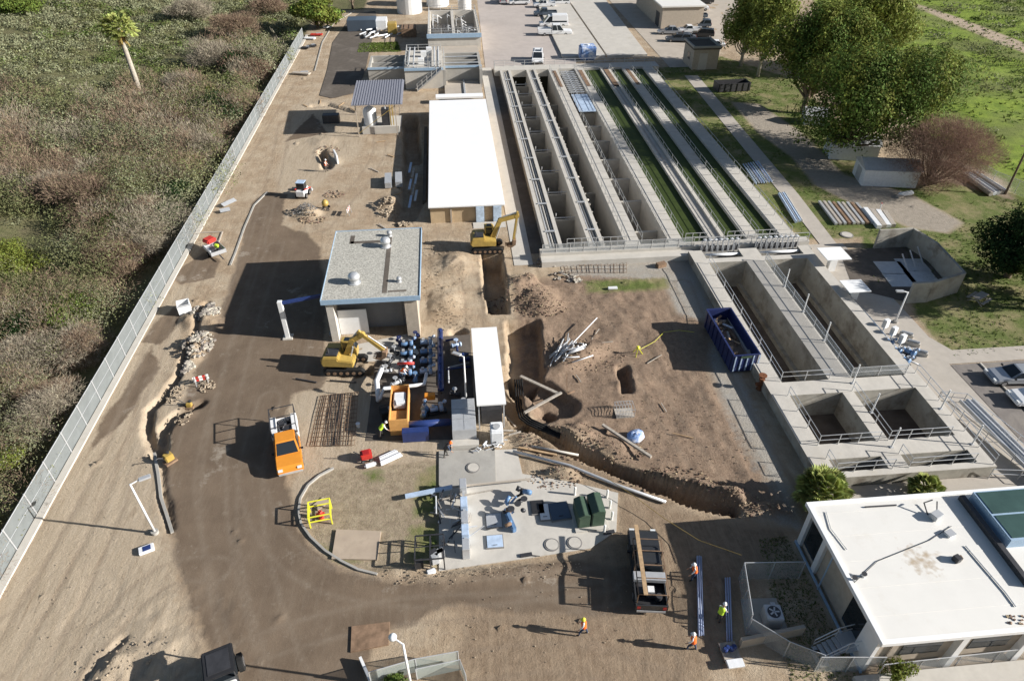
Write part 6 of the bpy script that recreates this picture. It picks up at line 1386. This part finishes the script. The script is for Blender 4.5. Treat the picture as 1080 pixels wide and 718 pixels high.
solo(MB().bar(g3(553,437,0,.2), g3(592,417,0,.35), .2,.14), 'timber_beam', 'wood_grey', 'lower timber beam meeting the upper one across the trench', 'beam')
solo(MB().bar(g3(547,473,0,.15), g3(587,481,0,.15), .18,.1), 'timber_beam', 'wood', 'short timber lying before the bundled conduits', 'beam')
solo(MB().bar(g3(598,419,0,.4), g3(597,402,0,.9), .08).bar(g3(598,419,0,.4), g3(606,414,0,.2), .08), 'stake', 'rusty_steel', 'rusty stakes where the timber beams meet', 'stake')
random.seed(12)
for (cx_p, cy_p, n_, lng, ang, lb, mm) in ((592,373,11,3.4,1.05,'pale pipe in the loose pile on the dug field','galv'),(606,382,5,2.0,.2,'short white pipe at the foot of the loose pile','tarp_white'),(556,448,9,2.6,.75,'thin white pipe spilling over the trench end','tarp_white')):
    for k in range(n_):
        x, y = g(cx_p+random.uniform(-9,9), cy_p+random.uniform(-5,5)); a = ang+random.gauss(0,.22); L2 = lng*random.uniform(.7,1.1)/2; z = height(x,y)+.25+random.uniform(0,.35)
        solo(MB().tube([(x-L2*math.cos(a),y-L2*math.sin(a),z-.1),(x+L2*math.cos(a),y+L2*math.sin(a),z+random.uniform(-.1,.2))], random.choice((.05,.07)), 7), 'pipe', mm, lb, 'pipe', {'galv':'loose pile of pale pipes','tarp_white':'white pipes by the trench'}[mm], smooth=True)
solo(MB().tube([g3(585,385,0,.4), g3(629,343,0,.9)], .05, 7), 'pole', 'tarp_white', 'longest pale pole sticking out of the loose pipe pile', 'pole')
# cage pallet, tarp bag, yellow marker
x, y = g(658,436); t = thing('wire_cage', 'small grey cage pallet on the dug field', 'cage', (x,y,height(x,y)))
MB().span(-.75,.75,-.55,.55,0,.12).build('pallet', 'wood_grey', t)
cg = MB()
for k in range(7): cg.bar((-.75+.25*k,-.55,.1),(-.75+.25*k,-.55,.9),.03).bar((-.75+.25*k,.55,.1),(-.75+.25*k,.55,.9),.03).bar((-.75+.25*k,-.55,.9),(-.75+.25*k,.55,.9),.025)
for z_ in (.5,.9): cg.bar((-.75,-.55,z_),(.75,-.55,z_),.03).bar((-.75,.55,z_),(.75,.55,z_),.03)
cg.build('wire_frame', 'galv', t)
x, y = g(670,462); t = thing('tarp_bag', 'crumpled blue and white tarp bag on the dug field', 'bag', (x,y,height(x,y)), .3)
mb = MB(); mb.smooth = True; mb.lathe((0,0,0), [(.75,0),(.8,.2),(.62,.5),(.3,.62),(.05,.6)], 16); mb.v = [(a*(1+random.uniform(-.14,.14)), b_*(.75+random.uniform(-.12,.12)), c*(1+random.uniform(-.15,.15))) for a,b_,c in mb.v]; mb.build('cover', 'tarp_blue', t); MB().box((.1,-.1,.58),(.4,.3,.1), .5).build('knot', 'tarp_white', t, bevel=.04)
x, y = g(672,374); t = thing('survey_stand', 'yellow tripod stand with trailing cord on the dug field', 'stand', (x,y,height(x,y)))
for a in range(3): MB().bar((.5*math.cos(a*2.1),.5*math.sin(a*2.1),0),(0,0,.8),.07).build('leg', 'yellow_hi', t)
MB().lathe((0,0,.75), [(.1,0),(.2,.08),(.1,.2)], 10).build('head', 'yellow_hi', t)
solo(MB().tube([g3(674,371,0,.25), g3(690,362,0,.2), g3(700,352,0,.2), g3(716,350,0,.2), g3(732,352,0,.2)], .018, 6), 'cord', 'yellow_hi', 'thin yellow cord trailing from the tripod stand', 'cord')
# marking tape
tp = [g3(640,513,0,.9), g3(665,528,0,.75), g3(700,552,0,.55), g3(735,577,0,.8), g3(776,601,0,1.7)]
solo(MB().tube(tp, .022, 5), 'warning_tape', 'leaf_dry', 'yellow warning tape strung from the pad to the fence post', 'tape')
# stacks beside the trenches near building: scaffolds etc
for k, (px, py, rz, lb) in enumerate(((410,194,.05,'left aluminium panel bundle on the dirt by the white building'),(421,193,.05,'right aluminium panel bundle on the dirt by the white building'))):
    x, y = g(px, py); t = thing('panel_bundle', lb, 'panels', (x,y,0), rz)
    for j in range(5): MB().span(-.45,.45,-1.6,1.6,.15+j*.16,.25+j*.16).build('panel', 'alu' if j%2 else 'galv', t)
    MB().span(-.5,.5,-1.2,-1.0,0,.15).span(-.5,.5,1.0,1.2,0,.15).build('bearer', 'wood', t)
for k in range(7):
    x, y = g(432+3*(k%3), 178+k*6); solo(MB().bar((x,y-1.6,.15+.1*(k%2)),(x+.2,y+1.6,.2),.3,.12), 'scaffold_plank', ('pale_blue','wood_grey','galv')[k%3], '%s plank in the shade left of the white building' % ORD[k], 'plank', 'planks left of the white building')
# ---- blue skip container
x, y = g(773,368); t = thing('skip_container', 'dark blue open-topped dumpster full of scrap beside the tank wall', 'dumpster', (x-.45,y+.1,0), R(1.5))
W2, L2 = 1.15, 3.5
MB().span(-W2,W2,-L2,L2,.2,.3).add([(-W2,-L2,.3),(-W2+.08,-L2,.3),(-W2+.08,L2,.3),(-W2,L2,.3),(-W2,-L2,2.1),(-W2+.08,-L2,2.1),(-W2+.08,L2,2.1),(-W2,L2,2.1)], [(0,3,2,1),(4,5,6,7),(0,1,5,4),(2,3,7,6),(0,4,7,3),(1,2,6,5)]).span(W2-.08,W2,-L2,L2,.3,2.1).span(-W2+.08,W2-.08,L2-.08,L2,.3,2.1).build('body', 'navy', t)
MB().span(-W2+.08,W2-.08,-L2,-L2+.08,.3,2.05).build('gate', 'navy', t)
for k in range(8):
    MB().span(-W2-.09,-W2,-L2+.3+k*.9,-L2+.4+k*.9,.25,2.0).build('side_rib', 'navy', t); MB().span(W2,W2+.09,-L2+.3+k*.9,-L2+.4+k*.9,.25,2.0).build('side_rib', 'navy', t)
for k in range(5): MB().span(-W2+.15+k*.55,-W2+.25+k*.55,-L2-.06,-L2,.3,2.0).build('gate_rib', 'pale_blue', t)
MB().span(-W2-.1,W2+.1,-L2-.1,-L2+.0,2.05,2.15).span(-W2-.1,-W2,-L2,L2+.05,2.02,2.14).span(W2,W2+.1,-L2,L2+.05,2.02,2.14).span(-W2,W2,L2,L2+.1,2.02,2.14).build('top_rail', 'navy', t)
MB().span(-.5,.5,-L2-.08,-L2-.061,1.75,2.0).build('label_plate', 'green_box', t)
random.seed(9); sc_ = thing('scrap_load', 'timber and metal scrap heaped inside the blue dumpster', 'scrap', (x-.45,y+.1,.35), R(1.5))
for k in range(34):
    a = Vector((random.uniform(-.8,.8), random.uniform(-2.9,2.7), random.uniform(.2,1.1))); d = Vector((random.gauss(0,.5),random.gauss(0,.9),random.gauss(0,.2))); e = a+d; e.x = max(-.95,min(.95,e.x)); e.y = max(-3.1,min(3.1,e.y))
    MB().bar(a, e, random.uniform(.08,.3), random.uniform(.04,.2)).build('piece', random.choice(['wood','wood_grey','rusty_steel','steel_dark','rust','tarp_white','plywood']), sc_)
MB().prism([(-1.05,-3.4),(1.05,-3.4),(1.05,3.4),(-1.05,3.4)], 0, .35).build('loose_fill', 'soil_clod', sc_)
# rusty valve by tank corner
x, y = g(803,410); t = thing('rusty_valve', 'rusty red valve stand at the corner of the tank wall', 'valve', (x-.2,y,0)); MB().lathe((0,0,0), [(.3,0),(.25,.1),(.15,.2),(.15,1.0),(.25,1.1),(.25,1.25)], 12).build('body', 'rust', t); MB().tube([(-.4,0,.6),(.4,0,.6)], .18, 10).build('cross_pipe', 'rust', t); MB().tube([(0,0,1.2),(0,0,1.6)], .05, 6).build('stem', 'rust', t); MB().lathe((0,0,1.55), [(.35,0),(.35,.05)], 12).build('handwheel', 'rust', t)
# blue PVC pipes
for (a, b_, c, d, n_, lb) in ((737,588,739,671,5,'long pale blue pipe in the bundle beside orange vested worker'),(767,610,769,677,3,'long blue pipe in the shade left of the fenced unit')):
    p, q = g3(a,b_,0,0), g3(c,d,0,0)
    for k in range(n_):
        o_ = Vector(((k%3-1)*.14,0,.1+.11*(k//3)+.02)); solo(MB().tube([p+o_, q+o_], .055, 8), 'pvc_pipe', 'pvc_blue', lb, 'pipe', 'bundle of blue pipes near worker' if n_ == 5 else 'blue pipes in the office shade', smooth=True)
x, y = g(769,690); t = thing('pallet_cart', 'small cart with blue bundle and white end board at bottom', 'cart', (x,y,0), R(2))
MB().span(-.5,.5,-.9,.6,.25,.35).build('deck', 'wood_grey', t); MB().span(-.5,.5,-1.0,-.5,.36,.5).build('white_board', 'tarp_white', t, bevel=.02); wheels(t, .35, -.35, .5, .16, .08)
rl = MB()
for k in range(4): rl.lathe((-.3+.2*k,.1+.1*(k%2),.4), [(.16,0),(.18,.1),(.1,.22)], 10)
rl.build('blue_coil', 'pipe_blue', t)
# ---- fenced heat pump by the office
def mesh_fence(lb, pts, h=1.9, m='chain_link', step=2.2): return railing([g3(a,b_,0,0) for a, b_ in pts], lb, h=h, step=step, r=.03, m='galv', name='chain_link_fence', cat='fence', panel=m, rails=(1.,))
mesh_fence('mesh fence left of the fenced heat pump', [(779,611),(787,665)]); mesh_fence('mesh fence behind the fenced heat pump', [(779,611),(842,610)])
mesh_fence('sagging mesh fence running from heat pump to office front', [(787,668),(826,692),(862,706)], 1.7); mesh_fence('mesh fence across the office front corner', [(858,708),(925,708)], 1.7); mesh_fence('mesh fence continuing in front of the office to the right edge', [(925,712),(1085,694)], 1.3)
MBc = MB().prism(gp([(781,632),(818,631),(832,668),(786,670)]), 0, .1); struct(MBc, 'equipment_slab', 'concrete')
x, y = g(812,655); t = thing('heat_pump', 'grey square heat pump unit with round top fan on the slab', 'heat pump', (x,y,.1), -.1)
MB().box((0,0,.5),(1.05,1.05,1.0)).build('case', 'galv', t, bevel=.05); MB().lathe((0,0,1.0), [(.40,0),(.40,.03),(.36,.035)], 20).build('fan_ring', 'steel_dark', t); fb = MB()
for k in range(5): fb.box((.17*math.cos(k*1.257),.17*math.sin(k*1.257),1.05),(.3,.1,.01), k*1.257)
fb.build('fan_blade', 'galv', t); MB().tube([(.5,.3,.3),(.9,.5,.2),(.9,.9,.1)], .04, 6).build('pipe', 'steel_dark', t)
MB().box((.25,.75,.3),(.3,.3,.6)).build('disconnect_box', 'galv', t)
solo(MB().bar(g3(779,682,0,.45), g3(845,668,0,.45), .22,.9), 'low_wall', 'beige_panel', 'low pale wall in front of the heat pump slab', 'wall')
# office stairs
x, y = g(884,690); t = thing('stair', 'grey metal stair with handrails at the office side door', 'stair', (x-.2,y+.2,0), R(8))
for k in range(5): MB().span(-1.2+k*.28,-.9+k*.28,-.5,.5,.12+k*.15,.17+k*.15).build('tread', 'galv', t)
MB().span(.2,1.3,-.6,.6,.8,.87).build('landing', 'galv', t)
for s in (-.5,.5): MB().tube([(-1.2,s,.0),(-1.2,s,1.0),(.2,s,1.75),(1.2,s,1.75)], .035, 6).tube([(-1.2,s,.5),(.2,s,1.25),(1.2,s,1.25)], .025, 6).tube([(.2,s,.8),(.2,s,1.75)], .03, 6).build('handrail', 'alu', t)
solo(MB().box((g(864,695)[0],g(864,695)[1],.1),(.7,1.0,.14)), 'landing_pad', 'concrete', 'small concrete pad at the foot of the office stair', 'pad')
# bottom enclosure with mesh film
mesh_fence('translucent mesh covered fence at the bottom edge below the lamp', [(392,722),(440,708),(484,700)], 1.5, 'mesh_film')
mesh_fence('leaning mesh panel fence right of the bottom lamp', [(440,716),(486,706),(492,722)], 1.2, 'mesh_film')
solo(MB().bar(g3(381,697,0,.3), g3(392,722,0,.3), .16,.5), 'gate_post', 'white_paint', 'white leaning board at the bottom edge left of lamp', 'board')
tree('dark green shrub under the bottom lamp', (*g(415,722),0), 1.0, .9, .6, .05, 6, 2500, .06, 'leaf_green', trunk_r=.05, seed=91, name='shrub', cat='shrub')
# ---- pump row right of the tanks
for k, (px, py) in enumerate(((930,352),(938,360),(947,368))):
    x, y = g(px, py); t = thing('control_box', 'white control box on a stand in the pump row, %s from the far end' % ORD[k], 'control box', (x,y,0), R(20), 'control boxes beside the tanks')
    MB().box((0,0,1.25),(.55,.4,.9)).build('box', 'white_paint', t, bevel=.03); MB().bar((0,0,0),(0,0,.8),.1).build('stand', 'galv', t); MB().box((-.285,0,1.25),(.02,.3,.7)).build('door', 'galv', t)
for k, (px, py) in enumerate(((935,365),(943,374),(952,384),(958,376))):
    pump('blue valve pump beside the white control boxes, %s from the far end' % ORD[k], *g(px, py), R(-60), 'pump_blue', .8)
for k, (px, py) in enumerate(((955,355),(962,364),(970,374))):
    x, y = g(px, py); t = thing('concrete_cradle', 'low concrete cradle right of the control boxes, %s from the far end' % ORD[k], 'cradle', (x,y,0), R(-35)); MB().box((0,0,.2),(1.2,.4,.4)).build('block', 'concrete_light', t, bevel=.03); MB().tube([(-.5,0,.5),(.5,0,.5)], .12, 8).build('pipe', 'galv', t)
wpipe('blue pipe along the right tank wall under the control boxes', [(39.7,57.5,.5),(39.8,50,.5),(39.9,44.3,.5)], .14, 'pump_blue'); wpipe('thin grey pipe beside the blue one at right tank wall', [(40.15,56,.4),(40.2,44.6,.4),(41,43.6,.4)], .08, 'galv')
# ramp channel with railings, lower right
t = thing('screw_conveyor', 'inclined metal trough with grey cover at the right of the bays', 'conveyor', (41.5,33,0))
MB().bar((1.3,-3.5,.35),(.0,5.2,1.0),1.1,.12).build('trough', 'pale_blue', t); MB().bar((.75,-3.5,.5),(-.55,5.2,1.15),.1,.3).bar((1.85,-3.5,.5),(.55,5.2,1.15),.1,.3).build('side_wall', 'galv', t); MB().tube([(1.3,-3.4,.6),(0,5.1,1.2)], .2, 10).build('screw_tube', 'galv', t)
railing([(40.2,39.5,0),(42.2,29.8,0)], 'railing left of the inclined metal trough', m='alu', r=.03); railing([(42.2,39.0,0),(44.1,31.6,0),(43.6,29.4,0)], 'railing right of the inclined metal trough', m='alu', r=.03); railing([(40.2,39.5,0),(42.2,39.0,0)], 'short railing across the far end of inclined trough', m='alu', r=.03, step=1)
railing([(39.0,30.9,.03),(45.5,30.0,.03)], 'low railing in front of the inclined trough at the right', m='alu', r=.03)
# ---- stacks on the lawn
def stack(lb, quad, n_, r_, mats, grp, zr=.12, box=False):
    q = [g3(a, b_, 0, 0) for a, b_ in quad]
    for k in range(n_):
        u = (k+.5)/n_; p = q[0].lerp(q[1], u)+Vector((0,0,zr+random.uniform(0,.05))); e = q[3].lerp(q[2], u)+Vector((0,0,zr+random.uniform(0,.05)))
        mb = MB().bar(p, e, r_*2, r_*1.6) if box else MB().tube([p, e], r_, 8)
        solo(mb, 'beam' if box else 'pipe', mats[k%len(mats)], '%s, %s from the left' % (lb, ORD[k]), 'beam' if box else 'pipe', grp)
stack('grey steel beam stacked on lawn', [(861,214),(905,216),(922,237),(879,238)], 9, .16, ['alu','wood_grey','galv','rusty_steel'], 'steel beams stacked on the lawn', .2, True)
stack('pale slab leaning in the lawn stack', [(908,222),(935,226),(944,240),(924,242)], 4, .28, ['tarp_white','wood_grey'], 'pale slabs beside the beams', .25, True)
stack('blue grey pipe lying on lawn edge', [(820,206),(828,205),(846,234),(838,236)], 4, .16, ['pale_blue','alu'], 'blue grey pipes along the path', .2)
stack('silver blue truss pole beside basin wall', [(782,176),(800,172),(815,194),(796,196)], 7, .10, ['pale_blue','alu','pvc_blue'], 'silver blue poles beside the basin', .3)
stack('pale pipe beyond the bare tree', [(1012,186),(1030,184),(1062,204),(1042,208)], 5, .28, ['wood_grey','tarp_white','galv'], 'pipes beyond the bare tree', .3)
x, y = g(955,206); t = thing('covered_bundle', 'white covered bundle on the gravel drive below the bare tree', 'bundle', (x,y,0), .2); MB().box((0,0,.25),(2.2,.7,.5)).build('cover', 'tarp_white', t, bevel=.18); MB().box((-1.2,-.3,.15),(.8,.6,.3)).build('block', 'wood_grey', t, bevel=.03)
x, y = g(771,95); t = thing('black_skip', 'black open steel skip under the light green trees', 'skip', (x,y,0), .05)
MB().span(-3,3,-1.2,1.2,.1,.25).span(-3,3,-1.2,-1.1,.25,1.5).span(-3,3,1.1,1.2,.25,1.5).span(-3,-2.9,-1.1,1.1,.25,1.5).span(2.9,3,-1.1,1.1,.25,1.5).build('body', 'steel_dark', t); rb = MB()
for k in range(6): rb.span(-2.8+k*1.1,-2.65+k*1.1,-1.28,-1.2,.1,1.5)
rb.build('rib', 'black_plastic', t)
x, y = g(918,222); t = thing('tap_post', 'small red handled standpipe on the lawn edge', 'standpipe', (x+1.2,y,0)); MB().tube([(0,0,0),(0,0,.9),(.2,0,.95)], .05, 8).build('pipe', 'tarp_white', t); MB().cyl((0,0,.9),.08,.06,8).build('handle', 'red', t)
x, y = g(1031,318); t = thing('picnic_table', 'small grey picnic table on the lawn near dark evergreen', 'picnic table', (x,y,0), .5)
MB().span(-.9,.9,-.4,.4,.72,.77).build('tabletop', 'wood_grey', t)
for s in (-.75,.75): MB().span(-.9,.9,s-.13,s+.13,.42,.46).build('bench', 'wood_grey', t)
for s in (-.65,.65): MB().bar((s,-.75,0),(s,.2,.72),.08).bar((s,.75,0),(s,-.2,.72),.08).bar((s,-.8,.4),(s,.8,.4),.06).build('leg', 'wood_grey', t)
x, y = g(1062,262); t = thing('utility_pole', 'dark wooden utility pole rising at the right edge', 'utility pole', (g(1060,205)[0],g(1060,205)[1],0)); MB().tube([(0,0,-.2),(0,0,7)], [.16,.11], 10).build('pole', 'bark', t); MB().bar((-1,0,6.6),(1,0,6.6),.12).build('crossarm', 'bark', t)
railing([g3(1000,165), g3(1045,195), g3(1095,215)], 'tall mesh boundary fence between bare tree and green field', h=1.9, r=.03, step=3, m='galv', name='chain_link_fence', cat='fence', panel='chain_link', rails=(1.,))
manhole(893,248,'round manhole cover on the lawn before the enclosure',.03,.6)
# sprinkler boxes along the gravel by reactor right, water tank at the far walkway
x, y = g(619,62); t = thing('water_tank', 'pale blue covered tank standing by the far basin walkway', 'tank', (x,y,0)); MB().box((0,0,1.3),(3.2,2.8,2.6)).build('cover', 'tarp_blue', t, bevel=.25); MB().cyl((0,0,2.6),.35,.2).build('lid', 'tarp_white', t)
random.seed(66)
for grp, lb, pts in (('boards by the far sheds','short weathered board on dirt left of the long white building',[(402,150),(412,165),(395,180),(420,205),(404,240)]),
        ('timbers by the curved road end','old timber beside the trench at the end of the curved road',[(322,112),(338,108),(360,111),(372,116)]),
        ('boards beside the canopy','pale board on the dirt strip right of the white canopy',[(538,430),(541,445),(533,455),(543,460)]),
        ('sticks in the dug field','thin stick lying on the brown dug field',[(640,365),(610,400),(700,430),(628,352),(720,460),(690,380)])):
    for (px, py) in pts:
        x, y = g(px, py); a = random.uniform(0,3.1); L_ = random.uniform(.7,1.5); z = height(x,y)+.08
        solo(MB().bar((x-L_*math.cos(a)/1.5,y-L_*math.sin(a)/1.5,z),(x+L_*math.cos(a)/1.5,y+L_*math.sin(a)/1.5,z+.05), .14 if 'stick' not in lb else .06, .07), 'board', random.choice(['wood','wood_grey']), lb, 'board', grp)
for (px, py, n_, lb) in ((522,471,26,'white plastic offcuts heaped below the canopy end'),(612,374,20,'white pipe offcuts beside the loose pipe pile')):
    x, y = g(px, py); sp = thing('scrap_pile', lb, 'scrap', (x,y,height(x,y)))
    for k in range(n_):
        a = Vector((random.gauss(0,.7), random.gauss(0,.35), random.uniform(.05,.4))); d = Vector((random.gauss(0,.35),random.gauss(0,.3),random.gauss(0,.1)))
        MB().tube([a,a+d], random.uniform(.03,.08), 6).build('piece', random.choice(['tarp_white','tarp_white','galv','black_plastic']), sp)
for (px, py, st, pt, rz, lb) in ((706,36,'sedan','car_silver',172,'silver car in front of the beige far building'),(727,35,'pickup','car_white',176,'white pickup among the dark vehicles left of the light trees'),(548,5,'van','car_white',178,'white van at the top edge left of the parked row'),(590,5,'suv','car_white',176,'white suv at the top right end of the parked row'),(530,3,'suv','car_silver',90,'silver suv at the top edge beside the small white tank'),(715,44,'suv','car_grey',168,'grey blue suv just left of the pump house roof')):
    car(lb, pk(px,py), R(rz), st, pt, 5.4, 2.0, 1.7, {'suv':'suv','sedan':'car','pickup':'pickup','van':'van'}[st], {'suv':'suv','sedan':'car','pickup':'pickup_truck','van':'van'}[st])
# far left debris
for k, (px, py, m_, sx_, lb) in enumerate(((334,38,'red',2.6,'red board among debris at the far end of fence'),(327,42,'tarp_white',2.4,'white board among debris at the far end of fence'),(329,50,'steel_dark',2.,'dark frame lying inside the far fence'),(322,52,'black_plastic',1.6,'black crate beside the far fence'),(345,30,'tarp_white',1.8,'white box by the head of the curved road'),(318,79,'tan_slab',3.5,'pale plank lying on dirt inside the far fence'))):
    x, y = g(px, py); t = thing('debris_piece', lb, 'debris', (x,y,.1), random.uniform(-.5,.5)); MB().box((0,0,.2),(sx_,1.0,.25)).build('slab', m_, t, bevel=.03); MB().box((.3,.7,.15),(sx_*.4,.6,.4), .4).build('fragment', 'galv', t)
# pipe pile on grass by asphalt road
random.seed(44)
for k in range(30):
    x, y = g(random.uniform(382,425), random.uniform(27,41)); a = random.gauss(1.2,.5)
    solo(MB().tube([(x-1.3*math.cos(a),y-1.3*math.sin(a),.2+random.random()*.4),(x+1.3*math.cos(a),y+1.3*math.sin(a),.2+random.random()*.4)], .16, 6), 'pipe', ('galv','tarp_white','alu')[k%3], {0:'grey pipe in the jumbled pile by the curved road',1:'white pipe in the jumbled pile by the curved road',2:'silver pipe in the jumbled pile by the curved road'}[k%3], 'pipe', 'jumbled pipes by the curved road')
tufts('road_grass', 2500, gp([(378,46),(420,44),(424,55),(376,56)]), .16, 'bright grass patch between pipe pile and basins', 'leaf_bright', -.4)
